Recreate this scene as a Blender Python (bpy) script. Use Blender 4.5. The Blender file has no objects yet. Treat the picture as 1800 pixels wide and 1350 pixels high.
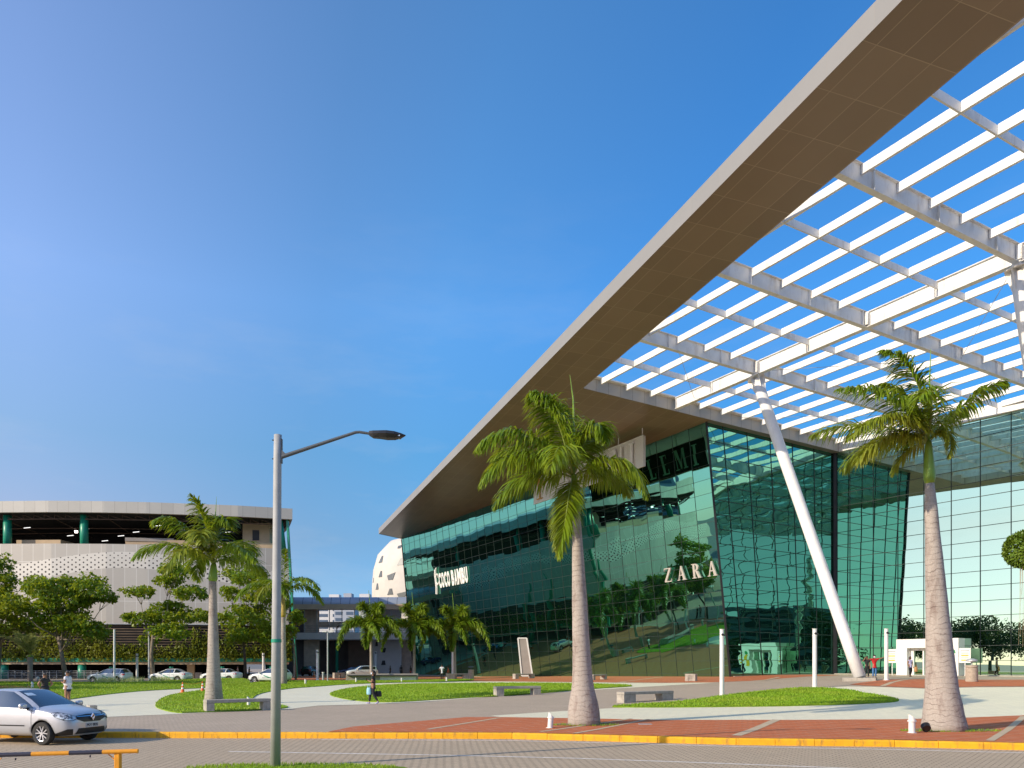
import bpy, bmesh, math, random
from mathutils import Vector, Matrix, noise
R = math.radians
random.seed(7)
scn = bpy.context.scene
COL = scn.collection
F = 1400.0; HZ = 1165.0; EYE = 2.2          # focal length and horizon in photo pixels, eye height in metres

# ------------------------------------------------------------------ objects and tags
def tag(o, label=None, cat=None, group=None, kind=None):
    if label: o['label'] = label
    if cat: o['category'] = cat
    if group: o['group'] = group
    if kind: o['kind'] = kind
    return o
def empty(name, loc=(0, 0, 0), rz=0, label=None, cat=None, group=None):
    o = bpy.data.objects.new(name, None); COL.objects.link(o)
    o.location = loc; o.rotation_euler = (0, 0, rz); o.empty_display_size = .2
    return tag(o, label, cat, group)
def copy_tree(o, parent=None):
    c = o.copy(); COL.objects.link(c); c.parent = parent
    for ch in list(o.children): copy_tree(ch, c)
    return c
class MB:
    def __init__(s): s.v = []; s.f = []; s.m = []; s.uv = None
    def face(s, pts, mi=0):
        n = len(s.v); s.v += [tuple(p) for p in pts]; s.f.append(tuple(range(n, n + len(pts)))); s.m.append(mi)
    def box(s, c, d, rz=0, mi=0, ax=None):
        """c centre, d full size, rz turn about z, or ax = three axis vectors"""
        if ax is None: ax = (Vector((math.cos(rz), math.sin(rz), 0)), Vector((-math.sin(rz), math.cos(rz), 0)), Vector((0, 0, 1)))
        c = Vector(c); n = len(s.v)
        for sx in (-.5, .5):
            for sy in (-.5, .5):
                for sz in (-.5, .5):
                    s.v.append(tuple(c + ax[0] * d[0] * sx + ax[1] * d[1] * sy + ax[2] * d[2] * sz))
        for f in ((0, 1, 3, 2), (4, 6, 7, 5), (0, 4, 5, 1), (2, 3, 7, 6), (0, 2, 6, 4), (1, 5, 7, 3)):
            s.f.append(tuple(n + i for i in f)); s.m.append(mi)
    def bar(s, a, b, w, h, mi=0):
        a = Vector(a); b = Vector(b); d = b - a
        x = d.normalized(); z = Vector((0, 0, 1)) if abs(x.z) < .95 else Vector((0, 1, 0))
        y = z.cross(x).normalized(); z = x.cross(y)
        s.box((a + b) / 2, (d.length, w, h), ax=(x, y, z), mi=mi)
    def tube(s, pts, rad, n=10, mi=0, cap=True):
        pts = [Vector(p) for p in pts]
        if not hasattr(rad, '__len__'): rad = [rad] * len(pts)
        b = len(s.v); up = None
        for i, p in enumerate(pts):
            t = (pts[min(i + 1, len(pts) - 1)] - pts[max(i - 1, 0)]).normalized()
            if up is None: up = Vector((1, 0, 0)) if abs(t.x) < .8 else Vector((0, 1, 0))
            x = (up - t * up.dot(t)).normalized(); y = t.cross(x); up = x
            for k in range(n):
                a = 2 * math.pi * k / n
                s.v.append(tuple(p + (x * math.cos(a) + y * math.sin(a)) * rad[i]))
        for i in range(len(pts) - 1):
            for k in range(n):
                s.f.append((b + i * n + k, b + i * n + (k + 1) % n, b + (i + 1) * n + (k + 1) % n, b + (i + 1) * n + k)); s.m.append(mi)
        if cap:
            s.f.append(tuple(b + k for k in range(n))[::-1]); s.m.append(mi)
            e = b + (len(pts) - 1) * n; s.f.append(tuple(e + k for k in range(n))); s.m.append(mi)
    def lathe(s, prof, c=(0, 0, 0), n=16, mi=0):
        s.tube([(c[0], c[1], c[2] + z) for r, z in prof], [max(r, .0005) for r, z in prof], n, mi)
    def prism(s, poly, base, U, V, W, depth, mi=0):
        """poly 2-D outline in axes U,V from base, extruded along W"""
        base = Vector(base); n = len(poly); b = len(s.v)
        for d in (0, depth):
            for (x, y) in poly: s.v.append(tuple(base + U * x + V * y + W * d))
        s.f.append(tuple(b + i for i in range(n))[::-1]); s.m.append(mi)
        s.f.append(tuple(b + n + i for i in range(n))); s.m.append(mi)
        for i in range(n):
            j = (i + 1) % n; s.f.append((b + i, b + j, b + n + j, b + n + i)); s.m.append(mi)
    def build(s, name, mats, parent=None, smooth=False, fix=False):
        me = bpy.data.meshes.new(name); me.from_pydata(s.v, [], s.f)
        if not isinstance(mats, (list, tuple)): mats = [mats]
        for m in mats: me.materials.append(m)
        if len(mats) > 1: me.polygons.foreach_set('material_index', s.m)
        if s.uv:
            ul = me.uv_layers.new(name='UVMap')
            ul.data.foreach_set('uv', [c for p in s.uv for c in p])
        if fix:
            bm = bmesh.new(); bm.from_mesh(me); bmesh.ops.recalc_face_normals(bm, faces=bm.faces); bm.to_mesh(me); bm.free()
        if smooth: me.polygons.foreach_set('use_smooth', [True] * len(me.polygons))
        me.update()
        o = bpy.data.objects.new(name, me); COL.objects.link(o); o.parent = parent
        return o
def bake(o):
    """apply an object's modifiers to its mesh"""
    dg = bpy.context.evaluated_depsgraph_get(); dg.update()
    me = bpy.data.meshes.new_from_object(o.evaluated_get(dg))
    o.modifiers.clear(); old = o.data; o.data = me
    return o
def smooth_all(o, ang=None):
    o.data.polygons.foreach_set('use_smooth', [True] * len(o.data.polygons))
def bevel(o, w=.01, seg=2):
    m = o.modifiers.new('b', 'BEVEL'); m.width = w; m.segments = seg; m.limit_method = 'ANGLE'; m.angle_limit = R(40)
    return o

# ------------------------------------------------------------------ materials
class NT:
    def __init__(s, name):
        s.mat = bpy.data.materials.new(name); s.mat.use_nodes = True
        s.t = s.mat.node_tree; s.t.nodes.clear(); s.out = s.n('ShaderNodeOutputMaterial')
    def n(s, typ, ins={}, **kw):
        nd = s.t.nodes.new(typ)
        for k, v in kw.items(): setattr(nd, k, v)
        for k, v in ins.items():
            if hasattr(v, 'is_output') or isinstance(v, bpy.types.NodeSocket): s.t.links.new(v, nd.inputs[k])
            else: nd.inputs[k].default_value = v
        return nd
    def math(s, op, a, b=None, c=None, clamp=False):
        ins = {0: a}
        if b is not None: ins[1] = b
        if c is not None: ins[2] = c
        nd = s.n('ShaderNodeMath', ins, operation=op); nd.use_clamp = clamp
        return nd.outputs[0]
    def mix(s, f, a, b, bt='MIX'):
        nd = s.t.nodes.new('ShaderNodeMix'); nd.data_type = 'RGBA'; nd.blend_type = bt
        for k, v in ((0, f), (6, a), (7, b)):
            if isinstance(v, bpy.types.NodeSocket): s.t.links.new(v, nd.inputs[k])
            else: nd.inputs[k].default_value = v if k == 0 else (tuple(v) + (1,))[:4]
        return nd.outputs[2]
    def ramp(s, f, stops):
        nd = s.n('ShaderNodeValToRGB', {0: f}); e = nd.color_ramp.elements
        while len(e) < len(stops): e.new(.5)
        for i, (p, c) in enumerate(stops):
            e[i].position = p; e[i].color = (c, c, c, 1) if not hasattr(c, '__len__') else (tuple(c) + (1,))[:4]
        return nd.outputs[0]
    def coord(s, out='Object', scale=(1, 1, 1), rot=(0, 0, 0)):
        tc = s.n('ShaderNodeTexCoord')
        return s.n('ShaderNodeMapping', {'Vector': tc.outputs[out], 'Scale': scale, 'Rotation': rot}).outputs[0]
    def noise(s, vec, sc, det=3, rough=.55):
        return s.n('ShaderNodeTexNoise', {'Vector': vec, 'Scale': sc, 'Detail': det, 'Roughness': rough}).outputs[0]
    def bump(s, h, strength=.3, dist=.02):
        return s.n('ShaderNodeBump', {'Height': h, 'Strength': strength, 'Distance': dist}).outputs[0]
    def pbr(s, col, rough=.7, metal=0, normal=None, spec=.5, **kw):
        ins = {'Roughness': rough, 'Metallic': metal, 'Specular IOR Level': spec}
        if isinstance(col, bpy.types.NodeSocket): ins['Base Color'] = col
        else: ins['Base Color'] = (tuple(col) + (1,))[:4]
        if normal is not None: ins['Normal'] = normal
        ins.update(kw)
        return s.n('ShaderNodeBsdfPrincipled', ins).outputs[0]
    def done(s, sh): s.t.links.new(sh, s.out.inputs[0]); return s.mat
def plain(name, col, rough=.6, metal=0, var=.18, sc=3, bump=.0, spec=.5, dirt=None):
    t = NT(name); v = t.coord()
    n = t.noise(v, sc, 5, .6); f = t.ramp(n, [(.3, 0), (.7, 1)])
    c = t.mix(f, tuple(x * (1 - var) for x in col), tuple(min(1, x * (1 + var * .5)) for x in col))
    if dirt:
        d = t.ramp(t.noise(t.coord(scale=(1, 1, .25)), sc * 2.3, 6, .7), [(.52, 0), (.75, 1)])
        c = t.mix(t.math('MULTIPLY', d, dirt[1]), c, dirt[0])
    nm = t.bump(t.noise(v, sc * 18, 3), bump, .01) if bump else None
    return t.done(t.pbr(c, rough, metal, nm, spec))
def paver(name, c1, c2, mortar, bw, bh, rot=0, msize=.006, big=.25, rough=.8, bump=.5, spec=.3, joint=None, freq=2):
    t = NT(name); v = t.coord(rot=(0, 0, rot))
    b = t.n('ShaderNodeTexBrick', {'Vector': v, 'Color1': c1 + (1,), 'Color2': c2 + (1,), 'Mortar': mortar + (1,), 'Scale': 1, 'Mortar Size': msize,
            'Mortar Smooth': .1, 'Bias': 0, 'Brick Width': bw, 'Row Height': bh}, offset_frequency=freq)
    n1 = t.ramp(t.noise(t.coord(), .35, 5, .65), [(.3, 0), (.7, 1)])
    n2 = t.ramp(t.noise(t.coord(), 14, 4, .7), [(.25, 0), (.8, 1)])
    c = t.mix(t.math('MULTIPLY', n1, big), b.outputs[0], tuple(x * .55 for x in c1), 'MIX')
    c = t.mix(t.math('MULTIPLY', n2, .35), c, tuple(min(1, x * 1.35) for x in c1))
    if joint:
        b2 = t.n('ShaderNodeTexBrick', {'Vector': v, 'Color1': (0, 0, 0, 1), 'Color2': (0, 0, 0, 1), 'Mortar': (1, 1, 1, 1), 'Scale': 1,
              'Mortar Size': joint[2], 'Mortar Smooth': 0, 'Brick Width': joint[0], 'Row Height': joint[1]})
        c = t.mix(b2.outputs[0], c, joint[3])
    h = t.math('ADD', t.math('MULTIPLY', b.outputs[1], -1), t.math('MULTIPLY', n2, .4))
    return t.done(t.pbr(c, rough, 0, t.bump(h, bump, .01), spec))
def leafmat(name, c1, c2, c3, trans=.35, rough=.5, sc=.8):
    t = NT(name); v = t.coord()
    r = t.n('ShaderNodeNewGeometry').outputs['Random Per Island']
    c = t.mix(r, c1, c2)
    f = t.ramp(t.noise(v, sc, 3), [(.45, 0), (.75, 1)])
    c = t.mix(t.math('MULTIPLY', f, .6), c, c3)
    a = t.pbr(c, rough, 0, None, .4)
    tr = t.n('ShaderNodeBsdfTranslucent', {0: t.mix(.5, c, (c3[0] * 1.6, c3[1] * 1.6, c3[2]))}).outputs[0]
    return t.done(t.n('ShaderNodeMixShader', {0: trans, 1: a, 2: tr}).outputs[0])
def glassmat(name, tint, pw, ph, tilt, wav, wsc=(.5, 1.6), dark=(.01, .03, .025)):
    """mirror-like solar glass; every pane sits at its own slight tilt and bows a little"""
    t = NT(name)
    uv = t.n('ShaderNodeUVMap').outputs[0]
    sx = t.n('ShaderNodeSeparateXYZ', {0: uv})
    iu = t.math('FLOOR', t.math('DIVIDE', sx.outputs[0], pw)); iv = t.math('FLOOR', t.math('DIVIDE', sx.outputs[1], ph))
    idv = t.n('ShaderNodeCombineXYZ', {0: iu, 1: iv, 2: 3.1}).outputs[0]
    wn = t.n('ShaderNodeTexWhiteNoise', {'Vector': idv}, noise_dimensions='3D').outputs[1]
    a = t.n('ShaderNodeVectorMath', {0: wn, 1: (.5, .5, .5)}, operation='SUBTRACT').outputs[0]
    a = t.n('ShaderNodeVectorMath', {0: a, 'Scale': tilt}, operation='SCALE').outputs[0]
    off = t.n('ShaderNodeVectorMath', {0: idv, 1: (7.3, 3.7, 1.9)}, operation='MULTIPLY').outputs[0]
    vec = t.n('ShaderNodeVectorMath', {0: t.n('ShaderNodeMapping', {'Vector': uv, 'Scale': (wsc[0], wsc[1], 1)}).outputs[0],
              1: t.n('ShaderNodeVectorMath', {0: off, 'Scale': .02}, operation='SCALE').outputs[0]}, operation='ADD').outputs[0]
    ns = t.n('ShaderNodeTexNoise', {'Vector': vec, 'Scale': 1, 'Detail': 1.5}).outputs[1]
    b = t.n('ShaderNodeVectorMath', {0: ns, 1: (.5, .5, .5)}, operation='SUBTRACT').outputs[0]
    b = t.n('ShaderNodeVectorMath', {0: b, 'Scale': wav}, operation='SCALE').outputs[0]
    # bow of the pane: normal leans away from its middle
    g = t.n('ShaderNodeNewGeometry')
    nm = t.n('ShaderNodeVectorMath', {0: g.outputs['Normal'], 1: a}, operation='ADD').outputs[0]
    nm = t.n('ShaderNodeVectorMath', {0: nm, 1: b}, operation='ADD').outputs[0]
    nm = t.n('ShaderNodeVectorMath', {0: nm}, operation='NORMALIZE').outputs[0]
    gl = t.n('ShaderNodeBsdfGlossy', {'Color': tint + (1,), 'Roughness': .0, 'Normal': nm}).outputs[0]
    df = t.n('ShaderNodeBsdfDiffuse', {'Color': dark + (1,)}).outputs[0]
    return t.done(t.n('ShaderNodeMixShader', {0: .1, 1: gl, 2: df}).outputs[0])

M = {}
M['ground'] = plain('ground_mat', (.2, .19, .17), .9, 0, .3, .2)
M['road'] = paver('road_pavers', (.58, .455, .31), (.50, .39, .265), (.10, .08, .06), .24, .13, R(38), .016, .5, .85, .8)
M['plaza'] = paver('plaza_pavers', (.53, .42, .305), (.45, .355, .255), (.23, .19, .15), .2, .1, R(20), .009, .5)
M['red'] = paver('red_brick', (.56, .16, .055), (.48, .13, .045), (.2, .09, .055), .24, .12, R(-28.6), .006, .15, .8, .4, .3, (1.15, .62, .02, (.52, .27, .17)))
M['pale'] = paver('pale_green_slabs', (.87, .79, .56), (.80, .73, .52), (.54, .50, .37), .42, .42, R(-10), .008, .25, .55, .2, .5)
M['cream_strip'] = plain('cream_strip_mat', (.55, .43, .28), .8, 0, .15, 4)
M['whiteline'] = plain('line_paint', (.86, .82, .74), .7, 0, .25, 5, .2, .5, ((.35, .31, .27), .9))
M['kerb'] = plain('kerb_yellow', (.88, .43, .015), .7, 0, .16, 3, .3, .4, ((.26, .15, .06), .95))
M['lawn'] = plain('lawn_green', (.19, .30, .012), .9, 0, .4, 1.2, .8, .2, ((.34, .30, .07), .55))
M['soil'] = plain('dry_soil', (.27, .19, .10), .95, 0, .4, 9, .8)
M['blade'] = leafmat('grass_blade', (.17, .33, .010), (.27, .44, .018), (.42, .46, .05), .3, .6, .5)
M['concrete'] = plain('concrete', (.42, .38, .32), .85, 0, .25, 4, .5, .3, ((.16, .14, .11), .5))
M['white'] = plain('white_paint', (.78, .76, .72), .45, 0, .08, 1.5, 0, .5, ((.5, .46, .4), .35))
M['steelwhite'] = plain('painted_steel_white', (.80, .78, .74), .45, 0, .10, .8, .03, .5, ((.38, .30, .22), .6))
M['roofgrey'] = plain('galvanised_grey', (.42, .44, .45), .5, .2, .15, 2)
M['dark'] = plain('dark_metal', (.02, .02, .022), .5, 0, .2, 3)
M['black'] = plain('black_plastic', (.012, .012, .013), .45, 0, .1, 6)
M['mullion'] = plain('mullion_metal', (.055, .065, .06), .35, .6, .1, 2)
M['mullion_light'] = plain('mullion_metal_light', (.085, .10, .09), .4, .5, .1, 2)
M['greenpaint'] = plain('green_paint', (.015, .28, .17), .4, 0, .15, 1.5)
M['beige'] = plain('beige_wall', (.52, .38, .24), .8, 0, .12, .8, .2)
M['beigegrey'] = plain('grey_beige_wall', (.34, .30, .27), .8, 0, .15, .6, .3)
M['stone'] = plain('stone_cladding', (.36, .28, .22), .85, 0, .2, 1.5, .3)
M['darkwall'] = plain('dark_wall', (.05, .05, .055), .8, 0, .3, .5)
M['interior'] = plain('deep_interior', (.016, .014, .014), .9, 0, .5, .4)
M['orange'] = plain('cone_orange', (.80, .13, .02), .5, 0, .1, 5)
M['yellowbar'] = plain('barrier_yellow', (.80, .33, .015), .4, 0, .12, 4, 0, .5, ((.3, .12, .02), .4))
M['navy'] = plain('barrier_black', (.03, .03, .05), .4, 0, .1, 4)
M['skin'] = plain('skin_brown', (.32, .16, .09), .55, 0, .08, 5)
M['skindark'] = plain('skin_dark', (.17, .085, .05), .55, 0, .08, 5)
M['hair'] = plain('hair_black', (.012, .009, .008), .5, 0, .2, 20)
M['clothblack'] = plain('cloth_black', (.018, .018, .02), .85, 0, .3, 9, .3)
M['clothgrey'] = plain('cloth_charcoal', (.035, .035, .03), .85, 0, .3, 9, .3)
M['clothwhite'] = plain('cloth_white', (.72, .71, .74), .85, 0, .12, 9, .3)
M['clothnavy'] = plain('cloth_navy', (.012, .018, .05), .85, 0, .2, 9, .3)
M['clothred'] = plain('cloth_red', (.50, .015, .015), .85, 0, .15, 9, .3)
M['clothjean'] = plain('cloth_denim', (.06, .17, .36), .85, 0, .25, 9, .3)
M['clothblue'] = plain('cloth_pale_blue', (.45, .52, .68), .85, 0, .2, 9, .3)
M['clothpink'] = plain('cloth_pink', (.62, .34, .30), .85, 0, .2, 9, .3)
M['clothlilac'] = plain('cloth_lilac', (.45, .42, .62), .85, 0, .5, 14, .3)
M['mask'] = plain('mask_blue', (.55, .68, .8), .8, 0, .1, 9)
M['bagtan'] = plain('bag_tan', (.5, .26, .10), .6, 0, .2, 9)
M['bagblue'] = plain('bag_light_blue', (.35, .65, .8), .6, 0, .2, 9)
M['trunk2'] = plain('tree_bark', (.24, .19, .14), .9, 0, .35, 5, .8)
M['trunkdark'] = plain('tree_bark_dark', (.09, .07, .05), .9, 0, .35, 5, .8)
M['shaft'] = plain('palm_crownshaft', (.20, .34, .03), .35, 0, .3, 2.5, .1, .5, ((.30, .22, .05), .5))
M['shafty'] = plain('palm_crownshaft_orange', (.42, .30, .05), .4, 0, .3, 2.5)
M['rachis'] = plain('palm_rachis', (.22, .28, .06), .5, 0, .2, 4)
M['palmleaf'] = leafmat('palm_leaf', (.10, .20, .008), (.20, .30, .012), (.34, .36, .03), .35, .32, .7)
M['palmleafy'] = leafmat('palm_leaf_yellowing', (.15, .22, .012), (.24, .29, .02), (.36, .33, .05), .3, .42, .7)
M['foxleaf'] = leafmat('foxtail_leaf', (.09, .18, .01), (.18, .28, .014), (.30, .33, .03), .25, .4, .7)
M['dateleaf'] = leafmat('date_palm_leaf', (.34, .42, .17), (.42, .48, .2), (.5, .5, .25), .25, .5, .7)
M['leaf'] = leafmat('tree_leaf', (.06, .14, .006), (.18, .30, .012), (.38, .38, .03), .38, .45, .35)
M['leafdark'] = leafmat('tree_leaf_dark', (.018, .045, .008), (.035, .075, .01), (.07, .10, .015), .2, .5, .3)
M['topiary'] = leafmat('clipped_leaf', (.08, .16, .012), (.14, .23, .02), (.22, .27, .03), .25, .45, 1)
M['vine'] = leafmat('vine_leaf', (.12, .17, .014), (.21, .25, .02), (.34, .33, .04), .3, .5, .25)
M['flower'] = plain('dry_flowers', (.65, .38, .10), .8, 0, .3, 9)
M['rope'] = plain('aerial_roots', (.35, .26, .15), .9, 0, .2, 9)
M['rubber'] = plain('tyre_rubber', (.03, .028, .026), .8, 0, .25, 8)
M['rim'] = plain('wheel_silver', (.62, .62, .64), .3, .7, .1, 5)
M['chrome'] = plain('chrome', (.75, .75, .77), .12, 1, .04, 3)
M['plate'] = plain('plate_grey', (.55, .55, .53), .5, 0, .05, 3)
M['yellow'] = plain('sign_yellow', (.75, .42, .02), .6, 0, .1, 5)
M['leafgreen'] = plain('sign_green', (.02, .25, .08), .6, 0, .1, 5)
M['redlight'] = plain('red_lamp', (.7, .01, .01), .3, 0, .05, 3)
M['bin'] = plain('bin_concrete', (.42, .35, .27), .85, 0, .25, 8, .5)
def carpaint(name, col, metal=.0):
    t = NT(name); n = t.noise(t.coord(), 60, 2)
    d = t.ramp(t.noise(t.coord(scale=(1, 1, 2)), 2.2, 5, .65), [(.45, 0), (.8, 1)])
    c = t.mix(t.math('MULTIPLY', d, .22), col, (.33, .29, .25))
    return t.done(t.pbr(c, .28, metal, None, .5, **{'Coat Weight': .6, 'Coat Roughness': .08}))
M['silver'] = carpaint('silver_car_paint', (.56, .57, .60), .45)
M['taxi'] = carpaint('white_car_paint', (.78, .79, .78))
M['suvw'] = carpaint('offwhite_car_paint', (.72, .76, .68))
M['carblack'] = carpaint('black_car_paint', (.012, .012, .014))
M['carblue'] = carpaint('blue_car_paint', (.03, .05, .14))
def windowmat(name, col=(.012, .018, .02)):
    t = NT(name); gl = t.n('ShaderNodeBsdfGlossy', {'Color': (.55, .65, .72, 1), 'Roughness': .03}).outputs[0]
    df = t.pbr(col, .2)
    fr = t.n('ShaderNodeFresnel', {'IOR': 1.6}).outputs[0]
    return t.done(t.n('ShaderNodeMixShader', {0: t.math('ADD', fr, .16, clamp=True), 1: df, 2: gl}).outputs[0])
M['carglass'] = windowmat('car_glass')
M['domeglass'] = plain('dome_window_grey', (.14, .145, .14), .3, 0, .2, 1)
M['winglass'] = windowmat('dark_window_glass', (.02, .03, .035))
def headmat():
    t = NT('headlamp_lens'); n = t.noise(t.coord(), 14, 3)
    c = t.mix(t.ramp(n, [(.4, 0), (.6, 1)]), (.12, .12, .13), (.85, .83, .8))
    return t.done(t.pbr(c, .08, .5, None, .8))
M['lens'] = headmat()
def emis(name, col, s):
    t = NT(name); return t.done(t.n('ShaderNodeEmission', {0: col + (1,), 1: s}).outputs[0])
M['tubelight'] = emis('lit_fluorescent_tube', (1, .98, .95), 1.6)
def trunkmat(name, col, ring=.16):
    t = NT(name); v = t.coord()
    sp = t.n('ShaderNodeSeparateXYZ', {0: v})
    wob = t.noise(v, 2.5, 2)
    ph = t.math('ADD', t.math('DIVIDE', sp.outputs[2], ring), t.math('MULTIPLY', wob, 2.2))
    fr = t.math('FRACT', ph)
    line = t.ramp(fr, [(.0, 1), (.07, .8), (.14, 0), (1, 0)])
    brk = t.ramp(t.noise(v, 3.2, 4, .7), [(.45, 0), (.62, 1)])
    n1 = t.ramp(t.noise(t.coord(scale=(1, 1, .35)), 2.2, 6, .7), [(.5, 0), (.72, 1)])
    n2 = t.ramp(t.noise(v, 22, 5, .7), [(.3, 0), (.75, 1)])
    c = t.mix(n2, tuple(x * .78 for x in col), tuple(x * 1.12 for x in col))
    c = t.mix(t.math('MULTIPLY', n1, .75), c, (.13, .075, .06))
    c = t.mix(t.math('MULTIPLY', t.math('MULTIPLY', line, brk), .62), c, (.07, .05, .045))
    h = t.math('ADD', t.math('MULTIPLY', line, -1), t.math('MULTIPLY', n2, .5))
    return t.done(t.pbr(c, .9, 0, t.bump(h, .5, .02), .2))
M['palmtrunk'] = trunkmat('royal_palm_trunk', (.43, .375, .325))
def gridmat(name, col, line, pw, ph, lw=.02, rough=.5, var=.12, off=(0, 0), metal=0, uv=True, strong=1):
    """sheet-metal panels: UV in metres, thin joints, every panel a hair different"""
    t = NT(name); u = t.n('ShaderNodeUVMap').outputs[0] if uv else t.coord()
    u = t.n('ShaderNodeMapping', {'Vector': u, 'Location': (off[0], off[1], 0)}).outputs[0]
    b = t.n('ShaderNodeTexBrick', {'Vector': u, 'Color1': tuple(x * (1 - var) for x in col) + (1,), 'Color2': tuple(x * (1 + var) for x in col) + (1,), 'Mortar': line + (1,),
            'Scale': 1, 'Mortar Size': lw, 'Mortar Smooth': 0, 'Brick Width': pw, 'Row Height': ph}, offset=0)
    n = t.ramp(t.noise(t.coord(), .5, 4), [(.3, 0), (.7, 1)])
    c = t.mix(t.math('MULTIPLY', n, .25), b.outputs[0], tuple(x * .8 for x in col))
    return t.done(t.pbr(c, rough, metal, t.bump(b.outputs[1], .3, -.01), .4))
M['soffit'] = gridmat('soffit_panels', (.25, .18, .12), (.42, .32, .22), 2.45, 1.25, .016, .36, .09)
M['fascia'] = gridmat('fascia_panels', (.27, .26, .245), (.28, .26, .23), 2.45, 8, .012, .5, .03)
M['fascia2'] = gridmat('fascia_panels_grey', (.47, .43, .37), (.22, .20, .17), 1.22, 8, .02, .4, .08)
M['panelsign'] = gridmat('sign_perforated_panel', (.86, .83, .76), (.6, .57, .52), .09, .09, .02, .6, .04)

# ------------------------------------------------------------------ where things stand
KX = [-140, -60, -11.7, -5.6, 0, 2.55, 6.1, 10.1, 12.9, 20, 40, 120]
KY = [25.0, 24.0, 23.3, 23.16, 22.98, 22.3, 21.3, 20.8, 20.0, 18.6, 13.5, -8]
def lerp(a, b, t): return a + (b - a) * t
def kerbY(x):
    for i in range(len(KX) - 1):
        if x <= KX[i + 1]: return lerp(KY[i], KY[i + 1], (x - KX[i]) / (KX[i + 1] - KX[i]))
    return KY[-1]
def cl(v, a=0., b=1.): return max(a, min(b, v))
def gz(X, Y):
    a = cl((X + 8) / 33); b = cl((Y - 24) / 24)
    far = cl((Y - 95) / 40)
    return .17 + .9 * a * b - .2 * far * (1 - a)
def G(px, py):
    """where the sight line through a photo pixel meets the plaza"""
    k = (HZ - py) / F; a = (px - 900) / F; Y = 15.
    while Y < 260 and EYE + k * Y > gz(a * Y, Y): Y += .05
    return Vector((a * Y, Y, gz(a * Y, Y)))
def RD(px, py, z=0.0):
    Y = (EYE - z) * F / (py - HZ); return Vector(((px - 900) / F * Y, Y, z))
def P(px, py, Y): return Vector(((px - 900) / F * Y, Y, EYE + (HZ - py) / F * Y))

def sheet(name, pts, off, mat, zf=gz, step=1.5, kind='structure', skirt=0, parent=None):
    """flat outline laid over the ground: cut on a grid so that it follows the slope"""
    bm = bmesh.new(); vs = [bm.verts.new((p[0], p[1], 0)) for p in pts]
    f = bm.faces.new(vs); f.normal_update()
    if f.normal.z < 0: f.normal_flip()
    x0 = min(p[0] for p in pts); x1 = max(p[0] for p in pts); y0 = min(p[1] for p in pts); y1 = max(p[1] for p in pts)
    for (a, b, ax) in ((x0, x1, 0), (y0, y1, 1)):
        c = math.floor(a / step) * step + step
        while c < b:
            co = [0, 0, 0]; co[ax] = c; no = [0, 0, 0]; no[ax] = 1
            bmesh.ops.bisect_plane(bm, geom=bm.verts[:] + bm.edges[:] + bm.faces[:], plane_co=co, plane_no=no, dist=1e-5)
            c += step
    bmesh.ops.triangulate(bm, faces=bm.faces)
    for v in bm.verts: v.co.z = zf(v.co.x, v.co.y) + off
    if skirt:
        be = [e for e in bm.edges if e.is_boundary]
        r = bmesh.ops.extrude_edge_only(bm, edges=be)
        for v in r['geom']:
            if isinstance(v, bmesh.types.BMVert): v.co.z -= skirt
    me = bpy.data.meshes.new(name); bm.to_mesh(me); bm.free(); me.materials.append(mat)
    o = bpy.data.objects.new(name, me); COL.objects.link(o); o.parent = parent
    if kind: o['kind'] = kind
    return o
def smoothpoly(pts, n=2):
    for _ in range(n):
        q = []
        for i in range(len(pts)):
            a = pts[i]; b = pts[(i + 1) % len(pts)]
            q += [(a[0] * .75 + b[0] * .25, a[1] * .75 + b[1] * .25), (a[0] * .25 + b[0] * .75, a[1] * .25 + b[1] * .75)]
        pts = q
    return pts
def gp(l): return [tuple(G(*p)[:2]) for p in l]

# ---- ground, road, plaza
mb = MB(); S0 = 3000
mb.face([(-S0, -S0, -.35), (S0, -S0, -.35), (S0, S0, -.35), (-S0, S0, -.35)])
mb.build('ground', M['ground'])['kind'] = 'structure'
xs = [-140 + i * 2.0 for i in range(131)]
mb = MB()
for i in range(len(xs) - 1):
    a, b = xs[i], xs[i + 1]
    mb.face([(a, -45, 0), (b, -45, 0), (b, kerbY(b) + .1, 0), (a, kerbY(a) + .1, 0)])
mb.build('road', M['road'])['kind'] = 'structure'
# plaza
kx = sorted(set([x for x in [-140 + 1.5 * i for i in range(170)]] + KX[1:-1]))
kx = [x for x in kx if -139 <= x <= 110]
vs = []; fs = []
rows = [.16 + 0.0] + [None] * 0
ys = sorted(set([24 + i * 1.5 for i in range(-14, 60)] + [114 + i * 8 for i in range(1, 22)]))
for x in kx:
    k = kerbY(x) + .16
    col = [k] + [y for y in ys if y > k + .2]
    col = [k] * (1 + len(ys) - len(col)) + col[1:]
    vs += [(x, y, gz(x, y)) for y in [k] + col[1:] if True]
n = len(vs) // len(kx)
for i in range(len(kx) - 1):
    for j in range(n - 1):
        q = (i * n + j, (i + 1) * n + j, (i + 1) * n + j + 1, i * n + j + 1)
        fs.append(q)
me = bpy.data.meshes.new('plaza_paving'); me.from_pydata(vs, [], fs); me.materials.append(M['plaza'])
bm = bmesh.new(); bm.from_mesh(me); bmesh.ops.remove_doubles(bm, verts=bm.verts, dist=1e-4)
bmesh.ops.triangulate(bm, faces=bm.faces); bm.to_mesh(me); bm.free()
o = bpy.data.objects.new('plaza_paving', me); COL.objects.link(o); o['kind'] = 'structure'
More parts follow.
